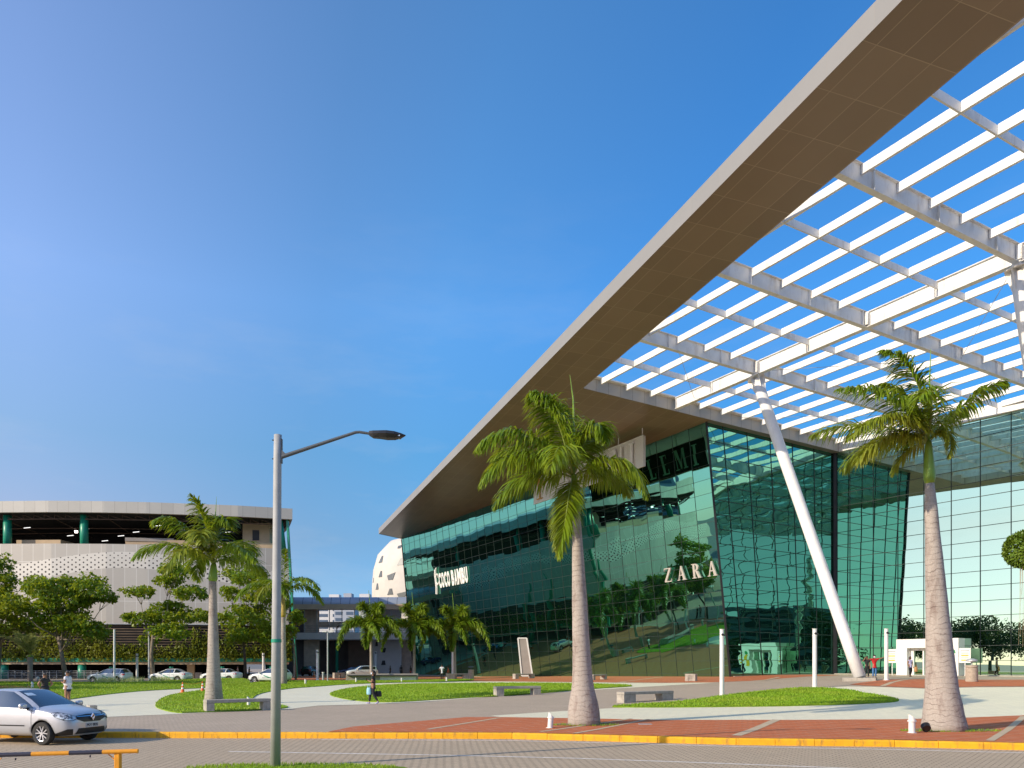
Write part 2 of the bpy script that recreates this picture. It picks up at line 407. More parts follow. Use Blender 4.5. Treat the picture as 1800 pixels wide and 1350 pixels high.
# kerb stones
mb = MB(); x = -60.
while x < 60:
    L = 1.0; a = Vector((x, kerbY(x), 0)); b = Vector((x + L, kerbY(x + L), 0)); d = (b - a).normalized(); nn = Vector((-d.y, d.x, 0))
    j = random.uniform(-.004, .004)
    h = .175 + gz(x, kerbY(x)) - .17 + j
    mb.prism([(0, -.02), (.17, -.02), (.17, h), (.03, h), (.012, h - .012), (0, h - .04)], a + d * .006, nn, Vector((0, 0, 1)), d, (b - a).length - .012)
    x += L
mb.build('kerb', M['kerb'], fix=True)['kind'] = 'structure'
# painted lines on the road
def strip(name, pts, w, mat, zf, off):
    poly = []
    P2 = [Vector(p[:2]) for p in pts]
    L = []; Rr = []
    for i, p in enumerate(P2):
        d = (P2[min(i + 1, len(P2) - 1)] - P2[max(i - 1, 0)]).normalized(); nn = Vector((-d.y, d.x))
        L.append(p + nn * w / 2); Rr.append(p - nn * w / 2)
    return sheet(name, [tuple(q) for q in L + Rr[::-1]], off, mat, zf)
rp = lambda l: [tuple(RD(*p)[:2]) for p in l]
flat = lambda x, y: 0.
strip('road_edge_line', rp([(565, 1300), (900, 1302), (1060, 1306), (1300, 1312.5), (1580, 1318), (1810, 1324), (2100, 1336)]), .10, M['whiteline'], flat, .004)
strip('road_lane_line', rp([(402, 1321), (800, 1328), (1010, 1333), (1240, 1341), (1500, 1351), (1700, 1360)]), .10, M['whiteline'], flat, .004)

# paving fields
edge = lambda xs_: [(x, kerbY(x) + .17) for x in xs_]
red1 = edge([-5.4, -4, -2, 0, 1.3, 2.55, 4.3, 6.1, 8, 10.1, 11.5, 12.9, 15, 18, 20, 24, 28]) + gp([(1900, 1263), (1800, 1258), (1700, 1262), (1580, 1265), (1400, 1266), (1160, 1266), (1000, 1263), (880, 1261), (820, 1261), (700, 1271), (620, 1278)])
sheet('red_brick_path', red1, .012, M['red'])
sheet('pale_path_front', gp([(862, 1258.5), (880, 1261), (1000, 1263), (1160, 1266), (1400, 1266), (1580, 1265), (1700, 1262), (1800, 1258), (1900, 1263), (1900, 1222), (1800, 1208), (1722, 1208.5), (1626, 1211), (1533, 1207.5), (1490, 1207), (1440, 1209), (1390, 1211.5), (1323, 1218), (1265, 1225), (1240, 1235), (1180, 1241), (1063, 1245.7), (993, 1250), (930, 1254)]), .008, M['pale'])
sheet('red_brick_plaza', gp([(440, 1197), (500, 1200), (640, 1198), (836, 1197.5), (1160, 1201), (1240, 1200), (1317, 1197), (1374, 1192.5), (1476, 1187.5), (1440, 1186), (1286, 1189), (1100, 1188.5), (900, 1188), (725, 1187.5), (560, 1187.5), (440, 1190)]), .008, M['red'])
sheet('red_brick_entrance', gp([(1494, 1204), (1551, 1195.5), (1626, 1194), (1722, 1195.5), (1900, 1194.6), (1900, 1209), (1800, 1207), (1729, 1207), (1626, 1210), (1533, 1206)]), .016, M['red'])
pathL = [(180, 1261), (290, 1256), (330, 1254), (514, 1246), (560, 1240), (640, 1238), (664, 1236), (700, 1230), (760, 1206), (900, 1200.5), (1100, 1200), (1300, 1198.5), (1240, 1199.5), (1160, 1206), (1100, 1208), (820, 1207), (640, 1214), (540, 1210)]
sheet('pale_path', gp([(60, 1261), (180, 1261), (290, 1256.5), (514, 1246), (560, 1240.5), (640, 1238.5), (740, 1234), (900, 1222), (1060, 1212), (1160, 1206), (1262, 1200), (1160, 1200), (900, 1198), (740, 1197), (620, 1199.5), (540, 1205), (470, 1205), (360, 1208), (270, 1212), (200, 1218), (130, 1227), (60, 1236)]), .008, M['pale'])
sheet('brick_path_behind', gp([(-60, 1213), (66, 1209), (140, 1203), (66, 1205.5), (-60, 1208)]), .07, M['red'])
for i, (a, b, w) in enumerate([((1294, 1294), (1365, 1266), .28), ((752, 1283), (878, 1262.5), .18), ((1740, 1303), (1800, 1260), .2), ((950, 1287), (1110, 1264), .15), ((1010, 1290), (1140, 1265), .15)]):
    p = G(*a); q = G(*b); strip('cream_paving_strip', [tuple(p[:2]), tuple(q[:2])], w, M['cream_strip'], gz, .019)
for (a, b, w) in [((1551, 1206.5), (1598, 1194.5), .3), ((1340, 1197), (1370, 1190.5), .3), ((1086, 1200), (1165, 1190), .3)]:
    p = G(*a); q = G(*b); strip('cream_paving_strip', [tuple(p[:2]), tuple(q[:2])], w, M['cream_strip'], gz, .022)

# ---- lawns: each a raised sheet plus one object of blades
def inside(p, poly):
    c = False; j = len(poly) - 1
    for i in range(len(poly)):
        if (poly[i][1] > p[1]) != (poly[j][1] > p[1]) and p[0] < (poly[j][0] - poly[i][0]) * (p[1] - poly[i][1]) / (poly[j][1] - poly[i][1]) + poly[i][0]: c = not c
        j = i
    return c
def lawn(pts, bump_h=.05, dens=25, mound=None, blade=.07):
    pts = smoothpoly(gp(pts) if len(pts[0]) == 2 else [p[:2] for p in pts], 2)
    def zf(x, y):
        z = gz(x, y)
        if mound:
            for (mx, my, mr, mh) in mound:
                d = math.hypot(x - mx, (y - my)) / mr
                if d < 1: z += mh * (1 - d * d) ** 2
        return z
    sheet('lawn', pts, bump_h, M['lawn'], zf, 1.2, 'structure', bump_h + .02)
    x0 = min(p[0] for p in pts); x1 = max(p[0] for p in pts); y0 = min(p[1] for p in pts); y1 = max(p[1] for p in pts)
    N = int((x1 - x0) * (y1 - y0) * dens); mb = MB()
    for _ in range(N):
        x = random.uniform(x0, x1); y = random.uniform(y0, y1)
        if not inside((x, y), pts): continue
        s = 1 + (y / 60.); a = random.uniform(0, 6.28); z = zf(x, y) + bump_h - .01
        h = blade * random.uniform(.5, 1.3); w = .012 * s * 1.5; lx = random.uniform(-.04, .04); ly = random.uniform(-.04, .04)
        mb.face([(x - w * math.cos(a), y - w * math.sin(a), z), (x + w * math.cos(a), y + w * math.sin(a), z), (x + lx, y + ly, z + h)])
    g = mb.build('grass', M['blade']); g['kind'] = 'stuff'
    return zf
lawn([(1062, 1244), (1105, 1240), (1180, 1236), (1230, 1230), (1265, 1224.5), (1323, 1217.5), (1393, 1210.5), (1430, 1210), (1463, 1211), (1503, 1215), (1514, 1219), (1545, 1223), (1583, 1231), (1575, 1235), (1510, 1238.5), (1393, 1242), (1277, 1243.6), (1160, 1244.6)], .05, 190, None, .08)
lawn([(575, 1222), (590, 1215), (620, 1209), (668, 1204.6), (740, 1202), (820, 1201.5), (900, 1201), (980, 1201.5), (1053, 1202.7), (1132, 1206), (1046, 1211), (983, 1216.5), (950, 1219), (870, 1225), (820, 1227), (740, 1232.4), (680, 1235.5), (640, 1234), (606, 1230)], .05, 60, None, .08)
lawn([(392, 1204), (436, 1203), (460, 1197.5), (540, 1197), (640, 1197), (730, 1195), (838, 1194), (826, 1197.5), (740, 1199), (620, 1202.4), (540, 1208.6), (516, 1210), (460, 1218), (440, 1229), (456, 1236), (492, 1240), (512, 1244), (480, 1248), (340, 1253.5), (308, 1254.5), (276, 1246), (272, 1240), (280, 1230), (300, 1222), (340, 1216), (385, 1209)], .05, 55, None, .08)
mm = G(380, 1200)
zback = lawn([(-80, 1199.5), (0, 1198.5), (140, 1200), (220, 1199), (360, 1196), (400, 1197), (440, 1199), (440, 1206), (360, 1210), (270, 1213.5), (200, 1219.5), (130, 1229), (105, 1233), (-80, 1240)], .05, 22, [(mm.x, mm.y + 2, 9, .35), (G(200, 1204).x, G(200, 1204).y, 10, .12)], .09)
far_lawn = [(-34, 36), (-46, 58), (-62, 72), (-100, 74), (-100, 34), (-60, 31)]
sheet('lawn', far_lawn, .05, M['lawn'], gz, 3.0, 'structure', .06)
# strip of grass and soil round each front palm, verge at the near side of the road
def patch(cx, cy, rx, ry, mat, off, name='soil_patch'):
    pts = [(cx + rx * math.cos(a) * random.uniform(.9, 1.1), cy + ry * math.sin(a) * random.uniform(.9, 1.1)) for a in [i * math.pi / 9 for i in range(18)]]
    return sheet(name, pts, off, mat, gz, .7)
def tuft(cx, cy, rx, ry, N, h, zf=gz):
    mb = MB()
    for _ in range(N):
        a = random.uniform(0, 6.28); q = math.sqrt(random.random()); x = cx + rx * q * math.cos(a); y = cy + ry * q * math.sin(a); b = random.uniform(0, 6.28)
        z = zf(x, y) + .01; hh = h * random.uniform(.4, 1.2); w = .014
        mb.face([(x - w * math.cos(b), y - w * math.sin(b), z), (x + w * math.cos(b), y + w * math.sin(b), z), (x + random.uniform(-.05, .05), y + random.uniform(-.05, .05), z + hh)])
    mb.build('grass', M['blade'])['kind'] = 'stuff'
verge = rp([(390, 1350), (440, 1348), (560, 1346.5), (680, 1348), (730, 1352), (760, 1420), (330, 1420)])
sheet('verge_lawn', smoothpoly(verge, 2), .03, M['lawn'], flat, 1, 'structure', .04)
tuft(-4.6, 16.6, 2.2, .65, 2500, .07, flat)

# ------------------------------------------------------------------ the glass shopping centre (axes: r along dR, l along dL from its near corner)
C2 = Vector((19.96, 72.5, 0)); dR = Vector((.879, .477, 0)).normalized(); dL = Vector((-.477, .879, 0)).normalized(); UP = Vector((0, 0, 1))
def W(r, l, z): return C2 + dR * r + dL * l + UP * z
def Sf(r): return 23.67 - .043 * (r + 3)
def w3r(l): return 13.7 - .104 * l
rin = lambda l: -16.6 + .18 * (l + .75)
rout = lambda l: -22.45 + .177 * (l + 7.75)
NEAR = -50.
mall = empty('shopping_mall', W(0, 0, 0), 0, 'glass-fronted shopping centre with mirrored green walls under a broad brown soffit roof', 'building')
def part(mb, name, mats, parent=mall, **k):
    o = mb.build(name, mats, None, **k); o.parent = parent
    o.matrix_parent_inverse = Matrix.Translation(-Vector(parent.location)) if parent else Matrix()
    return o
PW, PH = 2.42, 1.27
M['glassW1'] = glassmat('solar_glass_leaning', (.21, .56, .43), PW, PH, .013, .036, (.16, .34))
M['glassW2'] = glassmat('solar_glass_recess', (.17, .47, .37), PW, PH, .012, .045, (.22, 1.1))
M['glassW3'] = glassmat('solar_glass_entrance', (.57, .80, .63), PW, PH, .003, .003, (.25, .6))
def glasswall(a, b, c, d, name, mat, mname, mm_, proud, bw=.045):
    """a,b bottom (near, far); c,d top (far, near) - one sheet of glass with pane grid of thin metal in front"""
    ub = (b - a).length; h = (d - a).length
    mb = MB(); mb.v = [tuple(p) for p in (a, b, c, d)]; mb.f = [(0, 1, 2, 3)]; mb.m = [0]
    mb.uv = [(0, 0), (ub, 0), (ub, h), (0, h)]
    g = part(mb, name, mat)
    m2 = MB(); nrm = (b - a).cross(d - a).normalized() * -proud
    nu = int(ub / PW + .01); nv = int(h / PH + .01)
    for i in range(nu + 1):
        t = i * PW / ub
        if t > 1: break
        m2.bar(a.lerp(b, t) + nrm, d.lerp(c, t) + nrm, bw, bw)
    for j in range(nv + 1):
        t = j * PH / h
        m2.bar(a.lerp(d, t) + nrm, b.lerp(c, t) + nrm, bw * .9, bw * .9)
    part(m2, mname, mm_, g)
    return g
zb = -.15
# leaning wall: bottom on r = 0, top on r = -3
a = W(0, 0, zb); b = W(0, 78.5, zb); c = W(-3, 76.6, Sf(-3)); d = W(-3, 0, Sf(-3))
glasswall(a, b, c, d, 'leaning_glass_wall', M['glassW1'], 'glazing_bars', M['mullion_light'], .02, .024)
# recessed wall
c3 = W(w3r(0), 0, zb)
glasswall(c3, W(0, 0, zb), W(-3, 0, Sf(-3)), W(w3r(0), 0, Sf(13.7)), 'recessed_glass_wall', M['glassW2'], 'glazing_bars', M['mullion'], .03)
# entrance wall
e0 = W(w3r(-45), -45, zb)
mbx = glasswall(e0, c3, W(w3r(0), 0, Sf(13.7)), W(w3r(-45), -45, Sf(15) + .1), 'entrance_glass_wall', M['glassW3'], 'glazing_bars', M['mullion'], .03)
# corner posts and base plinths
for A_, B_, w_ in ((W(-.05, -.07, zb), W(-3.05, -.07, Sf(-3)), .16), (W(w3r(0) - .1, -.1, zb), W(w3r(0) - .1, -.1, Sf(13.7)), .32), (W(.0, 78.5, zb), W(-3, 76.6, Sf(-3)), .14)):
    mb = MB(); mb.bar(A_, B_, w_, w_); part(mb, 'corner_post', M['dark'])
mb = MB()
mb.bar(W(-.12, 0, .0 + .1), W(-.12, 78, -.02), .2, .3)
mb.bar(W(w3r(0) - .15, -.2, 1.0), W(w3r(-45) - .15, -45, 1.0), .3, .3)
mb.bar(W(.1, -.2, .85), W(13.4, -.2, .92), .2, .3)
part(mb, 'wall_base', M['concrete'])
# block behind the glass so that the building has sides and a back
mb = MB()
def quad4(mb, p, mi=0): mb.face(p, mi)
quad4(mb, [W(0.3, 78.4, zb), W(50, 78.4, zb), W(50, 76.4, 22), W(-2.6, 76.4, 23.3)])
quad4(mb, [W(50, 78.4, zb), W(50, -45, zb), W(50, -45, 22), W(50, 76.4, 22)])
quad4(mb, [W(w3r(-45) + .2, -45, zb), W(50, -45, zb), W(50, -45, 22), W(w3r(-45) + .2, -45, 22.8)])
part(mb, 'rear_walls', M['beigegrey'])
# roof: soffit (uv in metres), fascias, top
def strip_uv(rows, name, mat, uvs, thick=None):
    mb = MB(); mb.v = []; mb.uv = []
    for (p, q), (u, v) in zip(rows, uvs):
        k = len(mb.v); mb.v += [tuple(x) for x in p]; mb.uv += u
    return mb
def uvface(mb, pts, uv, mi=0):
    if mb.uv is None: mb.uv = []
    n = len(mb.v); mb.v += [tuple(p) for p in pts]; mb.f.append(tuple(range(n, n + len(pts)))); mb.m.append(mi); mb.uv += uv
def ruv(pts): return [((p - C2).dot(dL) * .984 + (p - C2).dot(dR) * .177, (p - C2).dot(dR) * .984 - (p - C2).dot(dL) * .177) for p in pts]
mb = MB()
so = lambda r, l, o=0: W(r, l, Sf(r) + o)
LF = 74.2
seg = [[so(rout(l), l) for l in (LF, -.75)] + [so(rin(-.75), -.75), so(-3.02, -.75), so(-3.02, 76.2)],
       [so(rout(-.75), -.75), so(rout(NEAR), NEAR), so(rin(NEAR), NEAR), so(rin(-.75), -.75)]]
for s_ in seg: uvface(mb, s_, ruv(s_))
part(mb, 'soffit', M['soffit'])
mb = MB(); TH = .9
def fas(p0, p1, h0, h1, mbx_, u0=0):
    L = (p1 - p0).length
    uvface(mbx_, [p0 + UP * h0, p1 + UP * h0, p1 + UP * h1, p0 + UP * h1], [(u0, .3), (u0 + L, .3), (u0 + L, .3 + h1 - h0), (u0, .3 + h1 - h0)])
fas(so(rout(NEAR), NEAR), so(rout(LF), LF), -.03, TH, mb)
fas(so(rout(LF), LF), so(-3.02, 76.2), -.03, TH, mb)
fas(so(-3.02, 76.2), so(50, 76.2), -.03, TH, mb)
part(mb, 'fascia', M['fascia'])
mb = MB()
top = [so(rout(LF), LF, TH), so(rout(NEAR), NEAR, TH), so(rin(NEAR), NEAR, TH), so(rin(-.75), -.75, TH), so(w3r(0), -.75, TH), so(w3r(-45), -45, TH - .1), so(50, -45, TH), so(50, 76.2, TH)]
uvface(mb, top[:1] + top[1:4] + [so(-3, -.75, TH), so(-3, 76.2, TH)], ruv(top[:6]))
uvface(mb, [so(-3, -.75, TH), so(w3r(0), -.75, TH), so(50, -.75, TH), so(50, 76.2, TH), so(-3, 76.2, TH)], ruv(top[:5]))
uvface(mb, [so(w3r(0), -.75, TH), so(w3r(-45), -45, TH), so(50, -45, TH), so(50, -.75, TH)], ruv(top[:4]))
part(mb, 'roof_top', M['roofgrey'])
mb = MB(); fas(so(rin(-.75), -.75), so(rin(NEAR), NEAR), 0, 1.0, mb); part(mb, 'inner_edge', M['fascia2'])
mb = MB()
fas(so(rin(-.75) + .02, -.76), so(w3r(0) - .3, -.76), -.02, .98, mb)
uvface(mb, [so(rin(-.75), -.76, -.02), so(w3r(0), -.76, -.02), so(w3r(0), -.02, -.02), so(-3.0, -.02, -.02), so(-3.0, -.70, -.02), so(rin(-.75), -.70, -.02)], [(0, .5)] * 6)
part(mb, 'beam_cladding', M['fascia2'])
mb = MB(); mb.bar(so(rin(-.75), -.95, 1.03), so(w3r(0), -.95, 1.03), .42, .1); part(mb, 'gutter', M['steelwhite'])
mb = MB(); fas(so(w3r(-46) - .25, -46), so(w3r(0) - .25, -.7), -.02, .92, mb)
uvface(mb, [so(w3r(-46) - .25, -46, -.02), so(w3r(0) - .25, -.7, -.02), so(w3r(0) + .1, -.7, -.02), so(w3r(-46) + .1, -46, -.02)], [(0, .5)] * 4)
part(mb, 'entrance_fascia', M['steelwhite'])

# ---- the open steel canopy: one thing, its members as parts
canopy = empty('steel_pergola', W(-7, -20, 0), 0, 'white steel grid canopy with parallel slats between the brown roof edge and the entrance glass', 'canopy')
def ibeam(a, b, h, w, zoff, name, mat=M['steelwhite'], stiff=0):
    """I-section: web, flanges; a,b at the bottom line"""
    mb = MB(); a = a + UP * zoff; b = b + UP * zoff
    mb.bar(a + UP * h / 2, b + UP * h / 2, .035, h - .05)
    mb.bar(a + UP * .02, b + UP * .02, w, .035); mb.bar(a + UP * (h - .02), b + UP * (h - .02), w, .035)
    d = (b - a); L = d.length; d.normalize(); s = d.cross(UP).normalized()
    if stiff:
        k = stiff * .5
        while k < L:
            mb.box(a + d * k + UP * h / 2, (.04, w * .9, h - .08), ax=(d, s, UP)); k += stiff
    return part(mb, name, mat, canopy)
for l in (-10.3, -19.8, -29.3, -38.8, -48.3):
    ibeam(so(rin(l), l), so(w3r(l) - .25, l), 1.02, .34, 0, 'girder', stiff=4.9)
for l in (-5.4, -15.2, -24.7, -34.1, -43.6):
    mb = MB(); mb.bar(so(rin(l), l, .72), so(w3r(l) - .25, l, .72), .09, .42)
    part(mb, 'cross_beam', M['steelwhite'], canopy)
pr = [-24.9, -22.5, -20.1, -17.5, -15.05, -12.55, -10.05, None, -4.7, -2.15, .25, 2.75, 5.2, 7.65, 10.1, 12.55, 15.0]
for r in pr:
    if r is None: continue
    l0 = -.95
    if r < -16.6: l0 = -.75 + (r + 16.6) / .18
    if r > 13.5: l0 = (13.7 - r) / .104 - 3
    if l0 < -48: continue
    mb = MB()
    # one slat, cut at each cross member so that the members read through it
    cuts = sorted([l0] + [l for l in (-5.4, -10.3, -15.2, -19.8, -24.7, -29.3, -34.1, -38.8, -43.6, -48.3) if l < l0] + [-50.])[::-1]
    for p, q in zip(cuts[:-1], cuts[1:]): mb.bar(so(r, p - .05, .76), so(r, q + .05, .76), .10, .44); mb.bar(so(r, p - .05, .53), so(r, q + .05, .53), .15, .03)
    part(mb, 'slat', M['steelwhite'], canopy)
rp_ = -7.3
cuts = [-.95, -10.3, -19.8, -29.3, -38.8, -48.3]
mb = MB()
for p, q in zip(cuts[:-1], cuts[1:]):
    A = so(rp_, p - .1, 0); B = so(rp_, q + .1, 0); h = .98
    mb.bar(A + UP * h / 2, B + UP * h / 2, .16, h - .06); mb.bar(A + UP * .02, B + UP * .02, .42, .04); mb.bar(A + UP * (h - .02), B + UP * (h - .02), .42, .04)
    for u in (0.02, .5, .98):
        c_ = A.lerp(B, u); mb.box(c_ + UP * h / 2, (.05, .4, h - .1), ax=(dL, dR, UP))
part(mb, 'main_beam', M['steelwhite'], canopy)
for l in (-10.3, -19.8, -29.3, -38.8):
    for dr_ in (-.32, .32):
        mb = MB(); p_ = so(rp_ + dr_, l - .2, 0)
        mb.box(p_ + UP * .5, (.03, .3, .8), ax=(dR, dL, UP))
        for zz in (.2, .4, .6, .8):
            for q_ in (-.1, .1): mb.box(p_ + UP * zz + dL * q_ , (.09, .05, .05), ax=(dR, dL, UP))
        part(mb, 'splice_plate', M['steelwhite'], canopy)

# diagonal tie rods
mb = MB()
for l0, l1, ra, rb in ((-.95, -10.3, -4.7, -15), (-10.3, -19.8, -7.3, 2.7), (-10.3, -.95, 10, -2), (-29.3, -19.8, -7.3, 2.7)):
    mb.tube([so(ra, l0, .3), so(rb, l1, .3)], .018, 5)
part(mb, 'tie_rods', M['roofgrey'], canopy)
def leaning_column(base, top, r0, r1, label):
    g = gz(base.x, base.y)
    t = empty('canopy_column', (base.x, base.y, g), 0, label, 'column', 'leaning columns under the steel canopy')
    mb = MB(); pts = [base.lerp(top, k / 8) for k in range(9)]; mb.tube(pts, [lerp(r0, r1, k / 8) for k in range(9)], 28)
    part(mb, 'shaft', M['white'], t, smooth=True)
    mb = MB(); mb.box((base.x, base.y, (g + base.z) / 2 - .05), (2.0, 1.5, base.z - g + .1), rz=R(-28)); o = part(mb, 'plinth', M['concrete'], t); bevel(o, .02); bake(o)
    mb = MB(); d = (top - base).normalized(); s1 = d.cross(dL).normalized(); s2 = d.cross(s1)
    for k in range(6):
        a = k * math.pi / 3; v = s1 * math.cos(a) + s2 * math.sin(a)
        mb.prism([(r1 * .9, -1.1), (r1 + .22, 0), (r1 + .22, .25), (-.05, .25), (-.05, -1.1)], top - s1 * 0 , v, d, v.cross(d), .03)
    mb.tube([top + d * .2, top + d * .27], r1 + .25, 16); mb.box(top + UP * .75, (.5, .5, 1.1), rz=R(28.5))
    part(mb, 'capital', M['steelwhite'], t)
    return t
b1 = G(1521, 1197.5); tpn = W(-7.3, -10.3, Sf(-7.3) - .45)
leaning_column(Vector((b1.x + .05, b1.y + .9, gz(b1.x, b1.y) + .22)), tpn, .39, .40, 'white leaning tubular column standing on a grey plinth beside the man in red')
tp2 = W(-7.3, -29.3, Sf(-7.3) - .45)
leaning_column(Vector((31.6, 44.5, gz(31, 44) + .25)), tp2, .44, .41, 'white leaning canopy column at the right edge of the picture, only its top visible')

# ---- entrance portal in the glass wall
d3 = (W(w3r(0), 0, 0) - W(w3r(-45), -45, 0)).normalized(); n3 = Vector((d3.y, -d3.x, 0))
if n3.y > 0: n3 = -n3
def on3(px, z=0):
    """point of the entrance wall's foot line seen at this photo column"""
    a = (px - 900) / F; q = W(w3r(0), 0, 0); # q - s*d3
    s = (q.x - a * q.y) / (d3.x - a * d3.y); p = q - d3 * s; return Vector((p.x, p.y, z))
A = on3(1587); B = on3(1696); gzp = 1.07
portal = empty('entrance_portal', tuple((A + B) / 2 + UP * gzp), 0, 'white framed entrance portal with sliding glass doors set in the mirrored wall', 'entrance')
Lp = (B - A).length; ex = (B - A).normalized(); dep = 1.1; hp = 3.35
mb = MB(); o_ = A + n3 * dep + UP * (gzp - .1)
for (x0, x1, z0, z1) in ((0, 1.0, 0, hp), (Lp - 1.15, Lp, 0, hp), (1.0, Lp - 1.15, hp - .8, hp)):
    mb.box(A + ex * (x0 + x1) / 2 + n3 * dep / 2 + UP * (gzp - .1 + (z0 + z1) / 2), (x1 - x0, dep, z1 - z0), ax=(ex, n3, UP))
part(mb, 'frame', M['white'], portal)
mb = MB(); w0 = 1.0; w1 = Lp - 1.15; ww = (w1 - w0)
for (x0, x1, z0, z1) in ((w0, w1, hp - 1.05, hp - .8), (w0, w0 + .3, 0, hp - 1.05), (w0 + ww * .33, w0 + ww * .33 + .12, 0, hp - 1.05), (w0 + ww * .66, w0 + ww * .66 + .12, 0, hp - 1.05), (w1 - .12, w1, 0, hp - 1.05), (w0, w1, 0, .1)):
    mb.box(A + ex * (x0 + x1) / 2 + n3 * .45 + UP * (gzp - .08 + (z0 + z1) / 2), (x1 - x0, .12, z1 - z0), ax=(ex, n3, UP))
part(mb, 'door_frame', M['steelwhite'], portal)
mb = MB(); q0 = A + ex * w0 + n3 * .40 + UP * gzp; q1 = A + ex * w1 + n3 * .40 + UP * gzp
uvface(mb, [q0, q1, q1 + UP * (hp - 1.0), q0 + UP * (hp - 1.0)], [(0, 0), (3, 0), (3, 2.5), (0, 2.5)])
part(mb, 'door_glass', M['glassW3'], portal)
for (x, nm, lab) in ((-.45, 'notice_board', 'white notice board with yellow lines left of the entrance portal'), (Lp + .5, 'notice_board', 'white notice board with yellow lines right of the entrance portal')):
    c_ = A + ex * x + n3 * (dep - .1) + UP * (gzp + 1.75)
    t = empty(nm, tuple(c_), 0, lab, 'notice')
    mb = MB(); mb.box(c_, (.95, .05, 1.25), ax=(ex, n3, UP)); mb.box(c_ - UP * 1.2 - n3 * .03, (.06, .06, 1.25), ax=(ex, n3, UP)); part(mb, 'board', M['white'], t)
    mb = MB()
    for k in range(4): mb.box(c_ + n3 * .03 + UP * (.2 - k * .2), (.6, .012, .10 if k % 2 else .035), ax=(ex, n3, UP))
    mb.box(c_ + n3 * .03 + UP * .42, (.7, .012, .1), ax=(ex, n3, UP), mi=1)
    part(mb, 'print', [M['yellow'], M['roofgrey']], t)
c_ = A + ex * (Lp - .55) + n3 * (dep + .02) + UP * (gzp + 1.35)
t = empty('pineapple_sticker', tuple(c_), 0, 'yellow fruit shaped sticker with green leaf on the right portal post', 'sticker')
mb = MB(); mb.prism([(-.25, -.55), (.25, -.55), (.25, .45), (.1, .6), (-.1, .6), (-.25, .45)], c_, ex, UP, n3, .012); part(mb, 'fruit', M['yellow'], t, fix=True)
mb = MB(); mb.prism([(-.32, .75), (-.1, .98), (.25, .9), (.33, .62), (.0, .58)], c_ + n3 * .002, ex, UP, n3, .014); part(mb, 'leaf', M['leafgreen'], t, fix=True)

M['lettersilver'] = plain('brushed_silver_letters', (.55, .50, .45), .4, .2, .06, 3)
# ---- letters
def serif(ch):
    """polygons in a 1-high box; list of outlines"""
    T = .10; B_ = .20; s = .05; o = []
    box = lambda a, b, c, d: o.append([(a, b), (c, b), (c, d), (a, d)])
    w = .8
    if ch == 'Z': w = .78; box(.02, .93, .74, 1); box(.02, 0, .76, .07); o.append([(0, .07), (.22, .07), (.76, .93), (.54, .93)]); box(.02, .8, .06, .93); box(.72, .07, .76, .22)
    elif ch == 'A': w = .95; o.append([(.10, 0), (.18, 0), (.46, .86), (.42, 1)]); o.append([(.62, 0), (.86, 0), (.52, 1), (.42, 1), (.40, .92)]); box(.24, .32, .66, .39); box(0, 0, .28, s); box(.54, 0, .95, s)
    elif ch == 'R':
        w = .92; box(.12, 0, .32, 1); box(0, 0, .44, s); box(0, 1 - s, .34, 1)
        pts = [(.32 + .36 * math.cos(a), .74 + .26 * math.sin(a)) for a in [math.pi / 2 - math.pi * k / 10 for k in range(11)]]
        pin = [(.32 + .17 * math.cos(a), .74 + .19 * math.sin(a)) for a in [math.pi / 2 - math.pi * k / 10 for k in range(11)]]
        for k in range(10): o.append([pts[k], pts[k + 1], pin[k + 1], pin[k]])
        o.append([(.38, .48), (.58, .5), (.84, 0), (.62, 0)]); box(.58, 0, .92, s)
    elif ch == 'S':
        w = .62
        def arc(cx, cy, r0, r1, a0, a1, n=9):
            for k in range(n):
                a = R(lerp(a0, a1, k / n)); b = R(lerp(a0, a1, (k + 1) / n))
                o.append([(cx + r1 * math.cos(a), cy + r1 * math.sin(a)), (cx + r1 * math.cos(b), cy + r1 * math.sin(b)), (cx + r0 * math.cos(b), cy + r0 * math.sin(b)), (cx + r0 * math.cos(a), cy + r0 * math.sin(a))])
        arc(.3, .73, .14, .27, 20, 270); arc(.3, .27, .14, .27, -160, 90)
    elif ch == 'L': w = .7; box(.12, 0, .32, 1); box(0, 1 - s, .44, 1); box(0, 0, .66, .07); box(.61, .07, .66, .25)
    elif ch == 'E': w = .72; box(.12, 0, .32, 1); box(0, .94, .62, 1); box(0, 0, .66, .06); box(.32, .48, .5, .54); box(.58, .78, .62, .94); box(.62, .06, .66, .25)
    elif ch == 'M': w = 1.1; box(.14, 0, .20, .95); box(.82, 0, 1.0, 1); box(0, 0, .34, s); box(.72, 0, 1.1, s); box(0, 1 - s, .2, 1); o.append([(.14, 1), (.36, 1), (.62, .2), (.52, 0)]); o.append([(.52, 0), (.58, .1), (.84, 1), (.80, .95)])
    elif ch == 'I': w = .44; box(.12, 0, .32, 1); box(0, 0, .44, s); box(0, 1 - s, .44, 1)
    return o, w
def word(txt, base, U, V, N, size, gap, depth, mat, root, wide=1.0):
    x = 0
    for ch in txt:
        o, w = serif(ch); mb = MB()
        for k, pl in enumerate(o): mb.prism([(px * size * wide + x, py * size) for px, py in pl], base - N * .002 * k, U, V, N, depth + .004 * k)
        part(mb, 'letter', mat, root, fix=True); x += (w * wide + gap) * size
    return x
lean = (W(-3, 0, Sf(-3)) - W(0, 0, zb)).normalized(); nW1 = (-dL).cross(lean).normalized()
if nW1.dot(dR) > 0: nW1 = -nW1
def onW1(px, py):
    """point of the leaning wall behind a photo pixel"""
    d = Vector(((px - 900) / F, 1, (HZ - py) / F)); o = Vector((0, 0, EYE)); q = W(0, 0, zb)
    return o + d * ((q - o).dot(nW1) / d.dot(nW1))
